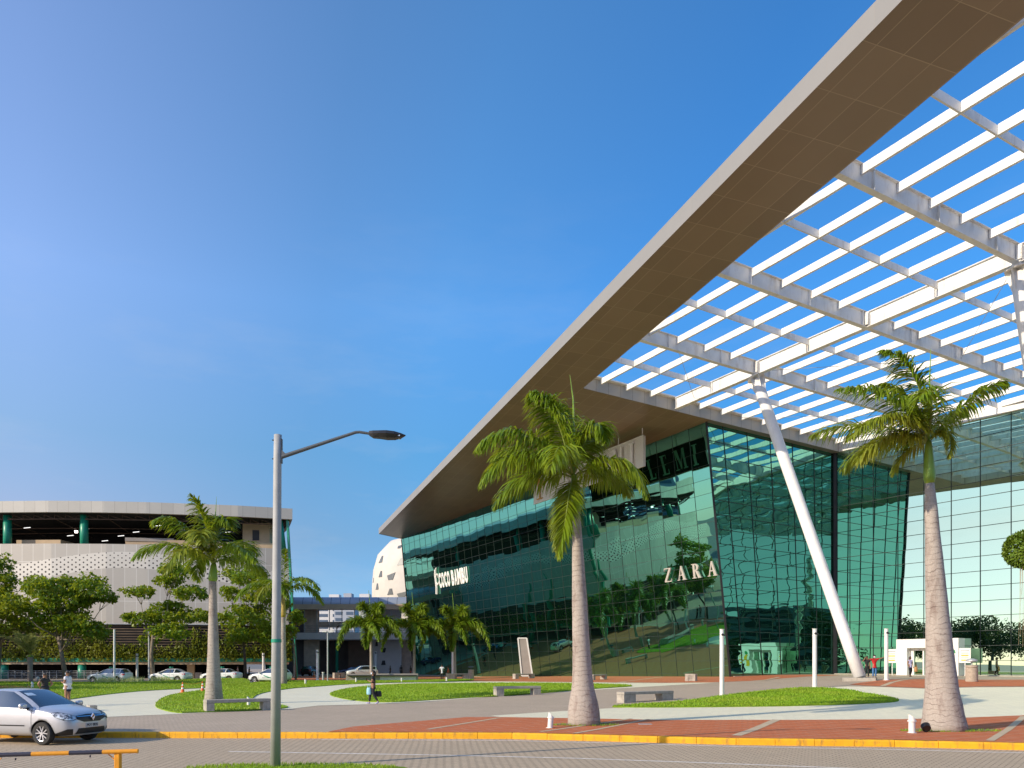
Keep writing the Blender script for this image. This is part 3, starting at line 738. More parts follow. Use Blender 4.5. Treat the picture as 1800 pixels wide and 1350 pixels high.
# ZARA: reads left to right = from far to near
U = -dL
p0 = onW1(1173, 1023.5); p1 = onW1(1266, 1014)
t = empty('store_sign', tuple(p0), 0, 'silver serif ZARA letters on the green leaning glass wall', 'sign')
wd = sum(serif(c)[1] for c in 'ZARA') + .28 * 3; sz = 1.35
word('ZARA', p0 + nW1 * .18, U, lean, nW1, sz, ((p1 - p0).length / sz - sum(serif(c)[1] for c in 'ZARA')) / 3.0, .12, M['lettersilver'], t)
# COCO BAMBU
def fontmesh(txt, size, depth, bold):
    cu = bpy.data.curves.new('txt', 'FONT'); cu.body = txt; cu.size = size; cu.extrude = depth; cu.offset = bold; cu.resolution_u = 4
    o = bpy.data.objects.new('txt', cu); COL.objects.link(o)
    dg = bpy.context.evaluated_depsgraph_get(); me = bpy.data.meshes.new_from_object(o.evaluated_get(dg)); bpy.data.objects.remove(o); return me
M['signwhite'] = emis('bright_sign_face', (1, .97, .9), .0)
M['signwhite'] = plain('bright_sign_letters', (.86, .84, .80), .5, 0, .03)
p0 = onW1(775, 1034); p1 = onW1(823.5, 1023)
t = empty('restaurant_sign', tuple(p0), 0, 'white COCO BAMBU letters with a curled palm logo on the green glass', 'sign')
Lw = (p1 - p0).length
x = 0; adv = Lw / 9.6; hh = 2.35
for ch in 'COCO BAMBU':
    if ch == ' ': x += adv * .45; continue
    me = fontmesh(ch, 1, .04, .045)
    xs_ = [v.co.x for v in me.vertices]; ysx = [v.co.y for v in me.vertices]; wx = max(xs_) - min(xs_); hy = max(ysx) - min(ysx)
    wch = adv * (1.25 if ch == 'M' else .86)
    for v in me.vertices:
        q = p0 + U * (x + (v.co.x - min(xs_)) / wx * wch) + lean * ((v.co.y - min(ysx)) / hy * hh) + nW1 * (.16 + v.co.z)
        v.co = q
    me.materials.append(M['signwhite']); o = bpy.data.objects.new('letter', me); COL.objects.link(o); o.parent = t; o.matrix_parent_inverse = Matrix.Translation(-Vector(t.location))
    x += wch + adv * .16
mb = MB(); q0 = onW1(770, 1044) + nW1 * .2
cur = [(0, 0), (.25, 1.0), (.3, 2.0), (.25, 2.9), (.5, 3.7), (.9, 4.1)]
mb.tube([q0 + U * x_ + lean * y_ for x_, y_ in cur], [.22, .2, .2, .2, .2, .08], 6)
mb.tube([q0 + U * x_ + lean * y_ for x_, y_ in [(.3, 2.6), (.9, 3.1), (1.3, 3.0), (1.2, 2.5)]], [.1, .14, .14, .06], 6)
mb.tube([q0 + U * x_ + lean * y_ for x_, y_ in [(.28, 1.9), (.8, 1.4), (1.2, 1.6), (1.4, 1.9)]], [.1, .14, .14, .06], 6)
part(mb, 'logo', M['signwhite'], t)
# big hanging sign panel below the soffit
rs = -6.7
def onR(px, r=rs):
    a = (px - 900) / F; q = W(r, 0, 0); s = (a * q.y - q.x) / (dL.x - a * dL.y); return q + dL * s
qa = onR(938); qb = onR(1131); zl, zh = 20.25, 23.05
t = empty('hanging_store_sign', (qb.x, qb.y, zl), 0, 'large grey perforated sign panel with raised SALEMI letters hung below the soffit behind the palm', 'sign')
mb = MB(); Lq = (qb - qa).length
for (n_, off) in ((1, 0),):
    s_ = [qa + dR * off + UP * zl, qb + dR * off + UP * zl, qb + dR * off + UP * zh, qa + dR * off + UP * zh]; uvface(mb, s_, [(0, 0), (Lq, 0), (Lq, 2.8), (0, 2.8)])
for (pa, pb) in ((qa, qb),):
    for z_ in (zl, zh): uvface(mb, [pa + UP * z_, pb + UP * z_, pb + dR * .25 + UP * z_, pa + dR * .25 + UP * z_], [(0, 0)] * 4)
for q in (qa, qb): uvface(mb, [q + UP * zl, q + dR * .25 + UP * zl, q + dR * .25 + UP * zh, q + UP * zh], [(0, 0)] * 4)
part(mb, 'panel', M['panelsign'], t)
mb = MB(); mb.face([qa + dR * .25 + UP * zl, qb + dR * .25 + UP * zl, qb + dR * .25 + UP * zh, qa + dR * .25 + UP * zh]); part(mb, 'panel_back', M['interior'], t)
mb = MB()
for u in (.02, .2, .4, .6, .8, .985): mb.bar(qa.lerp(qb, u) + dR * .12 + UP * (zh), qa.lerp(qb, u) + dR * .12 + UP * Sf(rs), .08, .08)
for z_ in (zl, zh): mb.bar(qa + UP * z_ - dR * .02, qb + UP * z_ - dR * .02, .08, .08)
part(mb, 'hangers', M['steelwhite'], t)
qs = onR(994); qe = onR(1117); lt = 'SALEMI'; sz = 2.05; tot = sum(serif(c)[1] for c in lt)
word(lt, Vector((qs.x, qs.y, zl + .38)) - dR * .14, -dL, UP, -dR, sz, ((qe - qs).length / sz - tot * .8) / 5, .12, M['steelwhite'], t, wide=.8)
word(lt, Vector((qs.x, qs.y, zl + .38)) + dR * .27, -dL, UP, -dR, sz, ((qe - qs).length / sz - tot * .8) / 5, .06, M['steelwhite'], t, wide=.8)
ql = onR(950); mb = MB(); base = Vector((ql.x, ql.y, zl + .35)) - dR * .1
mb.bar(base, base + UP * 1.3, .12, .25); mb.bar(base + dL * .6, base - dL * .6, .1, .1)
part(mb, 'logo_trunk', M['flower'], t)
mb = MB()
for k in range(40):
    a = random.uniform(0, 6.28); q = random.uniform(.1, 1) ** .6
    mb.box(base + UP * (1.7 + .55 * q * math.sin(a)) - dL * (1.1 * q * math.cos(a)), (.16, .05, .16), ax=(dL, dR, UP))
part(mb, 'logo_leaves', M['flower'], t)

# ------------------------------------------------------------------ curved parking and shopping building at the left
def perfmat():
    t = NT('perforated_metal_facade'); u = t.n('ShaderNodeUVMap').outputs[0]; s = t.n('ShaderNodeSeparateXYZ', {0: u}); U_, V_ = s.outputs[0], s.outputs[1]
    b = t.n('ShaderNodeTexBrick', {'Vector': u, 'Color1': (.46, .42, .37, 1), 'Color2': (.52, .48, .425, 1), 'Mortar': (.68, .65, .60, 1), 'Scale': 1, 'Mortar Size': .03,
            'Mortar Smooth': 0, 'Brick Width': 1.45, 'Row Height': 5.1}, offset=0)
    up = t.math('ADD', t.math('MULTIPLY', t.math('COSINE', t.math('MULTIPLY', t.math('SUBTRACT', U_, 20), .15)), 1.1), 15.5)
    lo = t.math('ADD', t.math('MULTIPLY', t.math('COSINE', t.math('MULTIPLY', t.math('SUBTRACT', U_, 20), .17)), 1.15), 13.4)
    inb = t.math('MULTIPLY', t.math('LESS_THAN', V_, up), t.math('GREATER_THAN', V_, lo))
    base = t.mix(inb, b.outputs[0], (.68, .635, .57))
    def lat(ou, ov):
        fu = t.math('SUBTRACT', t.math('FRACT', t.math('ADD', t.math('DIVIDE', U_, .96), ou)), .5)
        fv = t.math('SUBTRACT', t.math('FRACT', t.math('ADD', t.math('DIVIDE', V_, .62), ov)), .5)
        du = t.math('MULTIPLY', fu, .96); dv = t.math('MULTIPLY', fv, .62)
        return t.math('ADD', t.math('MULTIPLY', du, du), t.math('MULTIPLY', dv, dv))
    rad = t.math('MULTIPLY', t.math('SUBTRACT', 17.6, V_), .0042)
    dot = t.math('LESS_THAN', t.math('MINIMUM', lat(0, 0), lat(.5, .5)), t.math('ADD', rad, .001))
    c = t.mix(t.math('MULTIPLY', dot, inb), base, (.03, .025, .025))
    n = t.ramp(t.noise(t.coord(scale=(.3, .3, 1)), .6, 4), [(.3, 0), (.7, 1)])
    c = t.mix(t.math('MULTIPLY', n, .15), c, (.33, .29, .25))
    return t.done(t.pbr(c, .55, .1, None, .4))
M['perf'] = perfmat()
front = [(-30.5, 108), (-36.5, 106.3), (-42.7, 105), (-47.5, 104.1), (-52.6, 103.5), (-59.5, 103.2), (-66.5, 103.5), (-73, 104.3), (-80, 105.7), (-88, 108.3), (-95, 111.5), (-101, 116), (-105, 122), (-107, 130), (-107, 160)]
side = [(-52, 168), (-49, 158), (-46, 148), (-42.6, 138), (-38.9, 128), (-36.0, 121), (-32.6, 113)]
PB = [Vector((x, y, 0)) for x, y in side + front]
NS = len(side)
garage = empty('curved_parking_building', (-60, 120, 0), 0, 'curved building with perforated beige metal facade, open top deck and green columns at the left', 'building')
def nrm(i, pts=PB):
    a = pts[max(i - 1, 0)]; b = pts[min(i + 1, len(pts) - 1)]; d = (b - a).normalized(); n = Vector((-d.y, d.x, 0))
    c = Vector((-68, 135, 0)); return n if n.dot(pts[i] - c) > 0 else -n
NR = [nrm(i) for i in range(len(PB))]
US = [0.]
for i in range(1, len(PB)): US.append(US[-1] + (PB[i] - PB[i - 1]).length)
u0 = US[NS]; US = [u - u0 for u in US]
def band(name, i0, i1, z0, z1, out, mat, out1=None, parent=garage):
    mb = MB(); out1 = out if out1 is None else out1
    for i in range(i0, i1):
        a, b = PB[i], PB[i + 1]
        uvface(mb, [a + NR[i] * out + UP * z0, b + NR[i + 1] * out + UP * z0, b + NR[i + 1] * out1 + UP * z1, a + NR[i] * out1 + UP * z1], [(US[i], z0), (US[i + 1], z0), (US[i + 1], z1), (US[i], z1)])
    return part(mb, name, mat, parent)
NA = len(PB) - 1
def ringbeam(name, i0, i1, z0, z1, o0, o1, mat, parent=garage):
    mb = MB()
    for i in range(i0, i1):
        a0, a1, b0, b1 = PB[i] + NR[i] * o0, PB[i] + NR[i] * o1, PB[i + 1] + NR[i + 1] * o0, PB[i + 1] + NR[i + 1] * o1
        u, v = US[i], US[i + 1]
        for q in ([a1 + UP * z0, b1 + UP * z0, b1 + UP * z1, a1 + UP * z1], [a0 + UP * z1, a1 + UP * z1, b1 + UP * z1, b0 + UP * z1], [a0 + UP * z0, b0 + UP * z0, b1 + UP * z0, a1 + UP * z0]):
            uvface(mb, q, [(u, z0), (v, z0), (v, z1), (u, z1)])
    return part(mb, name, mat, parent)
M['roofband'] = gridmat('roof_edge_panels', (.53, .495, .44), (.36, .33, .29), 1.42, 40, .025, .5, .07)
ringbeam('roof_edge', 0, NA, 21.55, 23.0, -2.5, 1.0, M['roofband'])
mb = MB(); cen = Vector((-70, 140, 24.3))
def capf(z, out, sc): return [(PB[i] + NR[i] * out).lerp(Vector((cen.x, cen.y, 0)), sc) + UP * z for i in range(len(PB))]
r0 = capf(22.95, .8, 0); r1 = capf(23.75, 0, .12); r2 = capf(24.3, 0, .4)
for A_, B_ in ((r0, r1), (r1, r2)):
    for i in range(NA): mb.face([A_[i], A_[i + 1], B_[i + 1], B_[i]])
for i in range(NA): mb.face([r2[i], r2[i + 1], cen + UP * .3])
part(mb, 'roof', M['white'])
for o in list(COL.objects):
    if o.name == 'roof': o.parent = garage; o.matrix_parent_inverse = Matrix.Translation(-Vector(garage.location))
# dark ceiling, back walls and floor of the open deck
def slab(name, z, out, mat):
    mb = MB(); mb.face([PB[i] + NR[i] * out + UP * z for i in range(len(PB))]); return part(mb, name, mat, garage)
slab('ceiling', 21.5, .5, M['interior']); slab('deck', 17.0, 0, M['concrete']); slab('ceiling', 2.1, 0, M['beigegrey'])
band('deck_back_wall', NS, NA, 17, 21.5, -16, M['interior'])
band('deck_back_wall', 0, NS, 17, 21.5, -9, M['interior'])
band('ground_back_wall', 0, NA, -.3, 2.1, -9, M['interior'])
# roof trusses
mb = MB()
for i in range(0, NA):
    a, b = PB[i] - NR[i] * .4, PB[i + 1] - NR[i + 1] * .4
    n_ = max(2, int((b - a).length / 1.3))
    for k in range(n_):
        p = a.lerp(b, k / n_); q = a.lerp(b, (k + 1) / n_); mb.bar(p + UP * 20.9, q + UP * 21.45, .07, .07); mb.bar(q + UP * 21.45, q + UP * 20.9, .06, .06)
    mb.bar(a + UP * 20.9, b + UP * 20.9, .12, .12)
    for dd in (4, 8):
        a2, b2 = PB[i] - NR[i] * dd, PB[i + 1] - NR[i + 1] * dd; mb.bar(a2 + UP * 20.3, b2 + UP * 20.3, .1, .1)
    mb.bar(PB[i] - NR[i] * .4 + UP * 20.95, PB[i] - NR[i] * 10 + UP * 19.9, .08, .08)
M['truss'] = plain('rusty_truss', (.13, .075, .05), .8, 0, .4, 2)
part(mb, 'roof_truss', M['truss'], garage)
band('perforated_facade', 2, NA, 7.25, 17.6, .35, M['perf'])
ringbeam('facade_rail', 2, NA, 7.18, 7.28, -.2, .45, M['roofgrey'])
# louvres with a green wall of creepers
band('louvre_backing', 2, NA, 2.8, 7.2, -.1, M['darkwall'])
mb = MB()
M['louvre'] = plain('brown_louvre', (.17, .115, .075), .8, 0, .3, 1)
for k in range(13):
    z = 2.95 + k * .335
    for i in range(2, NA): mb.bar(PB[i] + NR[i] * .12 + UP * z, PB[i + 1] + NR[i + 1] * .12 + UP * z, .16, .10)
part(mb, 'louvres', M['louvre'], garage)
ringbeam('green_beam', 0, NA, 2.32, 2.8, -.4, .5, M['greenpaint'])
ringbeam('edge_beam', 0, NA, 1.98, 2.32, -.4, .35, M['beige'])
def along(px, out=0):
    """facade point seen at a photo column"""
    a = (px - 900) / F
    for i in range(NS, NA):
        p, q = PB[i], PB[i + 1]
        if (q.x - a * q.y) <= 0 <= (p.x - a * p.y):
            t_ = (p.x - a * p.y) / ((p.x - a * p.y) - (q.x - a * q.y)); return p.lerp(q, t_) + NR[i].lerp(NR[i + 1], t_) * out
    return PB[NA - 1]
mb = MB(); random.seed(3)
for _ in range(60000):
    i = random.randint(2, NA - 2); t_ = random.random(); u = lerp(US[i], US[i + 1], t_)
    z = 2.6 + random.random() ** 1.2 * 4.4
    dens = noise.noise((u * .22, z * .35, 3)) * 1.0 + 1.25 - (z - 2.6) * .30
    if 12 < u < 23: dens -= (z - 2.6) * .10
    if random.random() > dens: continue
    p = PB[i].lerp(PB[i + 1], t_) + NR[i] * (.25 + random.random() * .35) + UP * z
    s = random.uniform(.12, .24); d = Vector((random.uniform(-1, 1), random.uniform(-1, 1), random.uniform(-1.6, .2))).normalized(); e = d.cross(Vector((random.random(), random.random(), random.random()))).normalized()
    mb.face([p, p + d * s + e * s * .5, p + d * s * 2, p + d * s - e * s * .5])
v = mb.build('climbing_plants', M['vine']); v['kind'] = 'stuff'
# columns
for px in (6, 143):
    for z0, z1, rr, io in ((17.0, 21.5, .5, -.75), (-.3, 2.05, .5, -.2)):
        p = along(px, io); mb = MB(); mb.tube([p + UP * z0, p + UP * z1], rr, 20); part(mb, 'green_column', M['greenpaint'], garage, smooth=True)
p = PB[NS]
mb = MB(); mb.tube([p + Vector((-.6, -.3, 17)), p + Vector((-1.2, 0, 21.5))], .62, 18); part(mb, 'green_column', M['greenpaint'], garage, smooth=True)
mb = MB(); mb.bar(p + Vector((1.3, 0, -.2)), p + Vector((.05, 0, 21.6)), .25, .5); part(mb, 'corner_strut', M['greenpaint'], garage)
for i in (0, 2, 4, 5):
    q = PB[i] + NR[i] * .8; mb = MB(); mb.tube([q + UP * -.2, q + NR[i] * -1.6 + UP * 21.5], .5, 16); part(mb, 'green_column', M['greenpaint'], garage, smooth=True)
# open galleries on the side that faces the other building
for z0, z1, o_, m_ in ((16.6, 17.8, .6, 'beige'), (12.6, 14.4, .3, 'beige'), (12.1, 12.6, .9, 'greenpaint'), (8.6, 9.8, .3, 'beige'), (7.8, 8.3, 1.0, 'greenpaint'), (4.0, 4.8, .5, 'beigegrey')):
    band('gallery_parapet', 0, 2, z0, z1, o_, M[m_])
band('gallery_back_wall', 0, 2, 2.8, 17.6, -3, M['beigegrey'])
# parapets, small rooms behind the facade top
def box_at(px0, px1, z0, z1, out, depth, name, mat, parent=garage):
    a = along(px0, out); b = along(px1, out); d = (b - a).normalized(); n_ = Vector((-d.y, d.x, 0)); n_ = n_ if n_.y > 0 else -n_
    mb = MB(); mb.box((a + b) / 2 + n_ * depth / 2 + UP * (z0 + z1) / 2, ((b - a).length, depth, z1 - z0), ax=(d, n_, UP)); return part(mb, name, mat, parent)
box_at(10, 91, 17.0, 18.45, -2.0, 5, 'deck_room', M['beige'])
box_at(212, 296, 17.0, 18.55, -1.6, 4, 'deck_room', M['beige'])
box_at(212, 300, 18.3, 18.75, -1.5, 4.2, 'deck_room', M['beigegrey'])
box_at(290, 498, 17.0, 18.5, -1.2, 4, 'deck_room', M['beige'])
box_at(425, 500, 18.5, 21.4, -3.0, 3, 'stair_room', M['beige'])
box_at(452, 470, 19.0, 20.4, -2.9, .2, 'stair_window', M['darkwall'])
box_at(326, 339, -.3, 2.0, -1, .5, 'ground_wall', M['beige']); box_at(252, 262, -.3, 2.0, -2, .5, 'ground_wall', M['beigegrey']); box_at(340, 352, -.3, .9, -1, .5, 'ground_wall', M['beigegrey'])
for (px, z, dd) in ((20, 20.2, 3), (77, 19.6, 6), (124, 20.2, 4), (132, 19.2, 8), (178, 19.6, 6), (182, 18.9, 9), (230, 19.2, 9), (266, 20.6, 3), (266, 19.4, 7), (214, 20.0, 5), (276, 18.9, 9), (310, 20.3, 4), (350, 19.7, 6), (395, 20.2, 4)):
    q = along(px, -dd); mb = MB(); mb.bar(q + Vector((-.4, 0, z)), q + Vector((.4, .1, z + .1)), .1, .07); part(mb, 'tube_light', M['tubelight'], garage)
q = along(97, -5); mb = MB(); mb.box(q + UP * 20, (.35, .2, .3)); part(mb, 'flood_light', emis('lit_flood_lamp', (1, .85, .8), 6), garage)
# ground floor railing
mb = MB()
for z in (.35, .55, .75, .95, 1.15):
    mb.bar(along(-40, .6) + UP * z, along(60, .6) + UP * z, .04, .04); mb.bar(along(60, .6) + UP * z, along(176, .6) + UP * z, .04, .04)
for k in range(19):
    q = along(-40 + k * 12, .6); mb.bar(q + UP * 0, q + UP * 1.2, .05, .05)
rl = mb.build('railing', M['roofgrey']); tag(rl, 'grey horizontal bar railing along the ground floor of the curved building', 'railing')

# ------------------------------------------------------------------ passage building, round white building, towers
YB = 150.
def bx(px0, px1, py0, py1, Y, depth, name, mat, parent, mi=None):
    a = P(px0, py1, Y); b = P(px1, py0, Y); mb = MB(); mb.box(((a.x + b.x) / 2, Y + depth / 2, (a.z + b.z) / 2), (b.x - a.x, depth, b.z - a.z)); return part(mb, name, mat, parent)
M['lk1'] = plain('link_concrete', (.62, .56, .50), .8, 0, .1, .6); M['lk2'] = plain('link_stone', (.56, .43, .34), .85, 0, .25, 1.2, .3); M['lk3'] = plain('link_mural', (.62, .58, .56), .8, 0, .12, .5); M['lk4'] = plain('link_dark', (.13, .11, .11), .8, 0, .3, .5)
link = empty('passage_building', (P(620, 1187, YB).x, YB, 0), 0, 'low passage building with a bent grey metal roof between the two large buildings', 'building')
M['metroof'] = gridmat('standing_seam_roof', (.34, .38, .44), (.12, .13, .15), 1.75, 50, .06, .4, .03, metal=.3)
mb = MB(); a0 = P(505, 1070, YB); a1 = P(724, 1070, YB); n_ = 10; pr_ = []
for k in range(n_):
    t_ = k / (n_ - 1); ang = R(90) * t_; pr_.append((YB - 1.2 - 1.2 * math.cos(ang) * 1.0 + 0, 12.9 + 1.55 * math.sin(ang)))
pr_.append((YB + 9, 14.8))
for k in range(len(pr_) - 1):
    (y0, z0), (y1, z1) = pr_[k], pr_[k + 1]; uvface(mb, [(a0.x, y0, z0), (a1.x, y0, z0), (a1.x, y1, z1), (a0.x, y1, z1)], [(0, k), (a1.x - a0.x, k), (a1.x - a0.x, k + 1), (0, k + 1)])
part(mb, 'roof', M['metroof'], link, smooth=False)
bx(505, 724, 1062, 1071, YB - 2.4, 2.2, 'eave', M['beige'], link)
bx(500, 724, 1112, 1124, YB - 1, 10, 'floor_slab', M['lk1'], link)
bx(500, 534, 1070, 1187, YB + 2, .5, 'wall_panel', M['lk4'], link)
bx(534, 560, 1068, 1113, YB + 1, .6, 'wall_panel', M['lk2'], link); bx(534, 561, 1124, 1190, YB + 1, .6, 'wall_panel', M['lk2'], link)
bx(560, 655, 1124, 1190, YB + 8, .5, 'rear_wall', M['lk4'], link)
bx(590, 594, 1124, 1190, YB + 3, .5, 'green_post', M['greenpaint'], link)
bx(612, 656, 1126, 1190, YB + 6, .5, 'wall_panel', plain('brown_wall', (.22, .15, .12), .9, 0, .2, 1), link)
bx(654, 705, 1124, 1190, YB + 3, .5, 'mural_wall', M['lk3'], link)
bx(704, 726, 1124, 1190, YB + 5, .5, 'wall_panel', M['lk2'], link)
bx(560, 704, 1093, 1103, YB + 5, .4, 'inner_parapet', M['lk3'], link)
bx(664, 705, 1072, 1093, YB + 6, .4, 'wall_panel', M['lk3'], link)
for px in (535, 557, 579, 601, 623, 645, 667, 688, 705): bx(px - .6, px + .6, 1068, 1113, YB - .5, .15, 'thin_column', M['roofgrey'], link)
mb = MB()
for z in (7.9, 8.3, 8.7, 9.1): mb.bar((P(505, 0, YB).x, YB - .6, z), (P(722, 0, YB).x, YB - .6, z), .04, .04)
part(mb, 'balustrade', M['dark'], link)
for (cx_, cy_, w_, h_, fl) in ((662, 1132, 5, 8, 0), (674, 1143, 9, 8, 1), (674, 1165, 8, 8, 0)):
    a = P(cx_, cy_, YB + 2.98); sx = w_ / F * (YB + 3); sz = h_ / F * (YB + 3); pl = [(-sx / 2, -sz / 2), (sx / 2, -sz / 2), (sx / 3, sz / 2), (-sx / 4, sz / 2)]
    if fl: pl = [(x_, -y_) for x_, y_ in pl]
    mb = MB(); mb.prism(pl, a, Vector((1, 0, 0)), UP, Vector((0, -1, 0)), .02); part(mb, 'trapezoid_window', M['darkwall'], link, fix=True)
rnd = empty('round_white_building', (-17.5, 186, 0), 0, 'rounded white building with scattered trapezoid windows behind the glass building', 'building')
prof = [(13.6, 0), (14.6, 6), (15.0, 13), (15.0, 20), (14.7, 23.5), (13.7, 27), (11.0, 30), (5, 31.2), (.1, 31.8)]
mb = MB(); mb.lathe(prof, (-17.5, 186, 0), 48); part(mb, 'wall', plain('white_render', (.62, .565, .49), .8, 0, .12, .3, .2), rnd, smooth=True)
def prr(z):
    for (r0_, z0_), (r1_, z1_) in zip(prof[:-1], prof[1:]):
        if z0_ <= z <= z1_: return lerp(r0_, r1_, (z - z0_) / (z1_ - z0_))
    return 5
for (px, py, w_, h_, fl) in ((669, 983, 9, 13, 0), (669, 1009, 8, 11, 0), (687, 1013, 16, 13, 1), (663, 1031, 7, 11, 0), (686, 1040, 12, 11, 0), (707, 1045, 20, 11, 1), (704, 987, 12, 13, 0), (702, 960, 10, 11, 1), (657, 1060, 4, 9, 0), (656, 1020, 2, 9, 0)):
    # find azimuth on the lathe
    best = None
    for k in range(400):
        th = math.pi + k / 400 * math.pi
        for z in (EYE + (HZ - py) / F * 172,):
            q = Vector((-17.5 + prr(z) * math.cos(th), 186 + prr(z) * math.sin(th), z))
            e = abs(900 + F * q.x / q.y - px)
            if best is None or e < best[0]: best = (e, q, th, EYE + (HZ - py) / F * q.y)
    e, q, th, z = best; s_ = 172 / F; tn = Vector((-math.sin(th), math.cos(th), 0)); no_ = Vector((math.cos(th), math.sin(th), 0)); fs_ = max(.25, abs(tn.x))
    ru, rd_ = prr(z + h_ * s_ / 2), prr(z - h_ * s_ / 2); sl = (no_ * (ru - rd_) + UP * h_ * s_).normalized(); hz_ = h_ * s_ / 2; hw = w_ * s_ / 2 / fs_
    pl = [(-hw, -hz_), (hw * .9, -hz_), (hw * .55, hz_), (-hw * .2, hz_)]
    if fl: pl = [(-hw, hz_ * .3), (hw, hz_), (hw * .5, -hz_), (-hw * .6, -hz_)]
    c_ = Vector((-17.5, 186, 0)) + no_ * (prr(z) - .04) + UP * z
    mb = MB(); mb.prism(pl, c_, tn, sl, no_, .1); part(mb, 'window', M['domeglass'], rnd, fix=True)
def tower(x, y, w_, d_, h_, col, label, rz=0, floors=None):
    t = empty('apartment_tower', (x, y, 0), rz, label, 'building', 'distant apartment towers'); mb = MB(); mb.box((0, 0, h_ / 2), (w_, d_, h_)); mb.box((w_ * .1, 0, h_ + 2), (w_ * .4, d_ * .5, 4)); o = mb.build('wall', col, t)
    mb = MB(); nf = int(h_ / 3.1)
    for k in range(nf):
        for (q, s_) in ((-w_ * .27, w_ * .34), (w_ * .27, w_ * .34)):
            mb.box((q, -d_ / 2, 2 + k * 3.1), (s_, .3, 1.5)); mb.box((q, d_ / 2, 2 + k * 3.1), (s_, .3, 1.5))
        for q in (-d_ * .25, d_ * .25): mb.box((w_ / 2, q, 2 + k * 3.1), (.3, d_ * .3, 1.4)); mb.box((-w_ / 2, q, 2 + k * 3.1), (.3, d_ * .3, 1.4))
    m_ = mb.build('windows', plain('tower_windows', (.10, .14, .2), .3, 0, .2, .1), t)
M['tw1'] = plain('tower_white', (.66, .64, .62), .8, 0, .05, .1); M['tw2'] = plain('tower_grey', (.40, .42, .46), .8, 0, .05, .1)
tower(P(585, 0, 420).x, 420, 13, 12, 34, M['tw1'], 'white apartment tower seen through the passage opening, leftmost'); tower(P(608, 0, 400).x, 402, 10, 12, 33, M['tw2'], 'grey balconied tower seen through the passage opening'); tower(P(638, 0, 440).x, 440, 14, 12, 36, M['tw1'], 'white apartment tower seen through the passage opening, rightmost')
for (x, y, w_, d_, h_, c_, n_) in ((-255, 190, 26, 20, 62, 'tw2', 'tall grey tower mirrored in the leaning glass'), (-290, 235, 18, 18, 44, 'tw1', 'white tower mirrored in the leaning glass'), (-330, 150, 22, 18, 40, 'tw2', 'grey block mirrored low in the glass'), (-300, 120, 16, 18, 36, 'tw1', 'narrow white block mirrored in the glass')):
    tower(x, y, w_, d_, h_, M[c_], n_, R(60))

# ------------------------------------------------------------------ palms
def leaflet(mb, p, d, L, w_, droop, nseg=3):
    side_ = d.cross(UP)
    if side_.length < .05: side_ = Vector((1, 0, 0))
    side_.normalize(); side_ = (side_ + Vector((random.uniform(-.5, .5), random.uniform(-.5, .5), random.uniform(-.6, .6)))).normalized()
    pts = [p.copy()]; q = p.copy(); dd = d.copy()
    for k in range(nseg):
        q = q + dd * (L / nseg); pts.append(q.copy()); dd = (dd + Vector((0, 0, -droop))).normalized()
    ws = [w_ * .6, w_, w_ * .75, .004]
    b = len(mb.v)
    for k, q in enumerate(pts):
        a = ws[k] if k < nseg else .004
        mb.v += [tuple(q - side_ * a / 2), tuple(q + side_ * a / 2)]
    for k in range(nseg): mb.f.append((b + 2 * k, b + 2 * k + 1, b + 2 * k + 3, b + 2 * k + 2)); mb.m.append(0)
def bez(P0, P1, P2, P3, t): a = 1 - t; return P0 * a ** 3 + P1 * 3 * a * a * t + P2 * 3 * a * t * t + P3 * t ** 3
def frond(parent, loc, pts, n=70, L=.75, w_=.045, droop=.35, mat='palmleaf', wind=Vector((-.15, 0, 0)), r0=.03, plum=.5, up=0):
    P0, P1, P2, P3 = [Vector(p) for p in pts]
    mb = MB(); rr = [bez(P0, P1, P2, P3, k / 12) for k in range(13)]
    mb.tube(rr, [r0 * (1.15 - k / 12) for k in range(13)], 6, 1)
    for k in range(n):
        t = .10 + .90 * (k + random.random() * .5) / n
        p = bez(P0, P1, P2, P3, t); q = bez(P0, P1, P2, P3, min(1, t + .02)); q0 = bez(P0, P1, P2, P3, t - .02); tn = (q - q0).normalized()
        sd_ = tn.cross(UP)
        if sd_.length < .15: sd_ = tn.cross(Vector((0, 1, 0)))
        sd_.normalize(); upv = sd_.cross(tn).normalized()
        ll = L * (math.sin(math.pi * min(1, .18 + .80 * t)) ** .6) * random.uniform(.8, 1.1)
        for s_ in (-1, 1):
            d = (sd_ * s_ * (1 - .3 * t) + tn * (.45 + .5 * t) + upv * (random.uniform(-plum, plum) + up) + wind).normalized()
            leaflet(mb, p, d, ll, w_, droop * random.uniform(.7, 1.5))
    o = mb.build('frond', [M[mat], M['rachis']], parent)
    # rachis faces carry slot 1
    return o
def curve_pts(a, b, n, bow=Vector((0, 0, 0))):
    return [a.lerp(b, k / (n - 1)) + bow * math.sin(math.pi * k / (n - 1)) for k in range(n)]
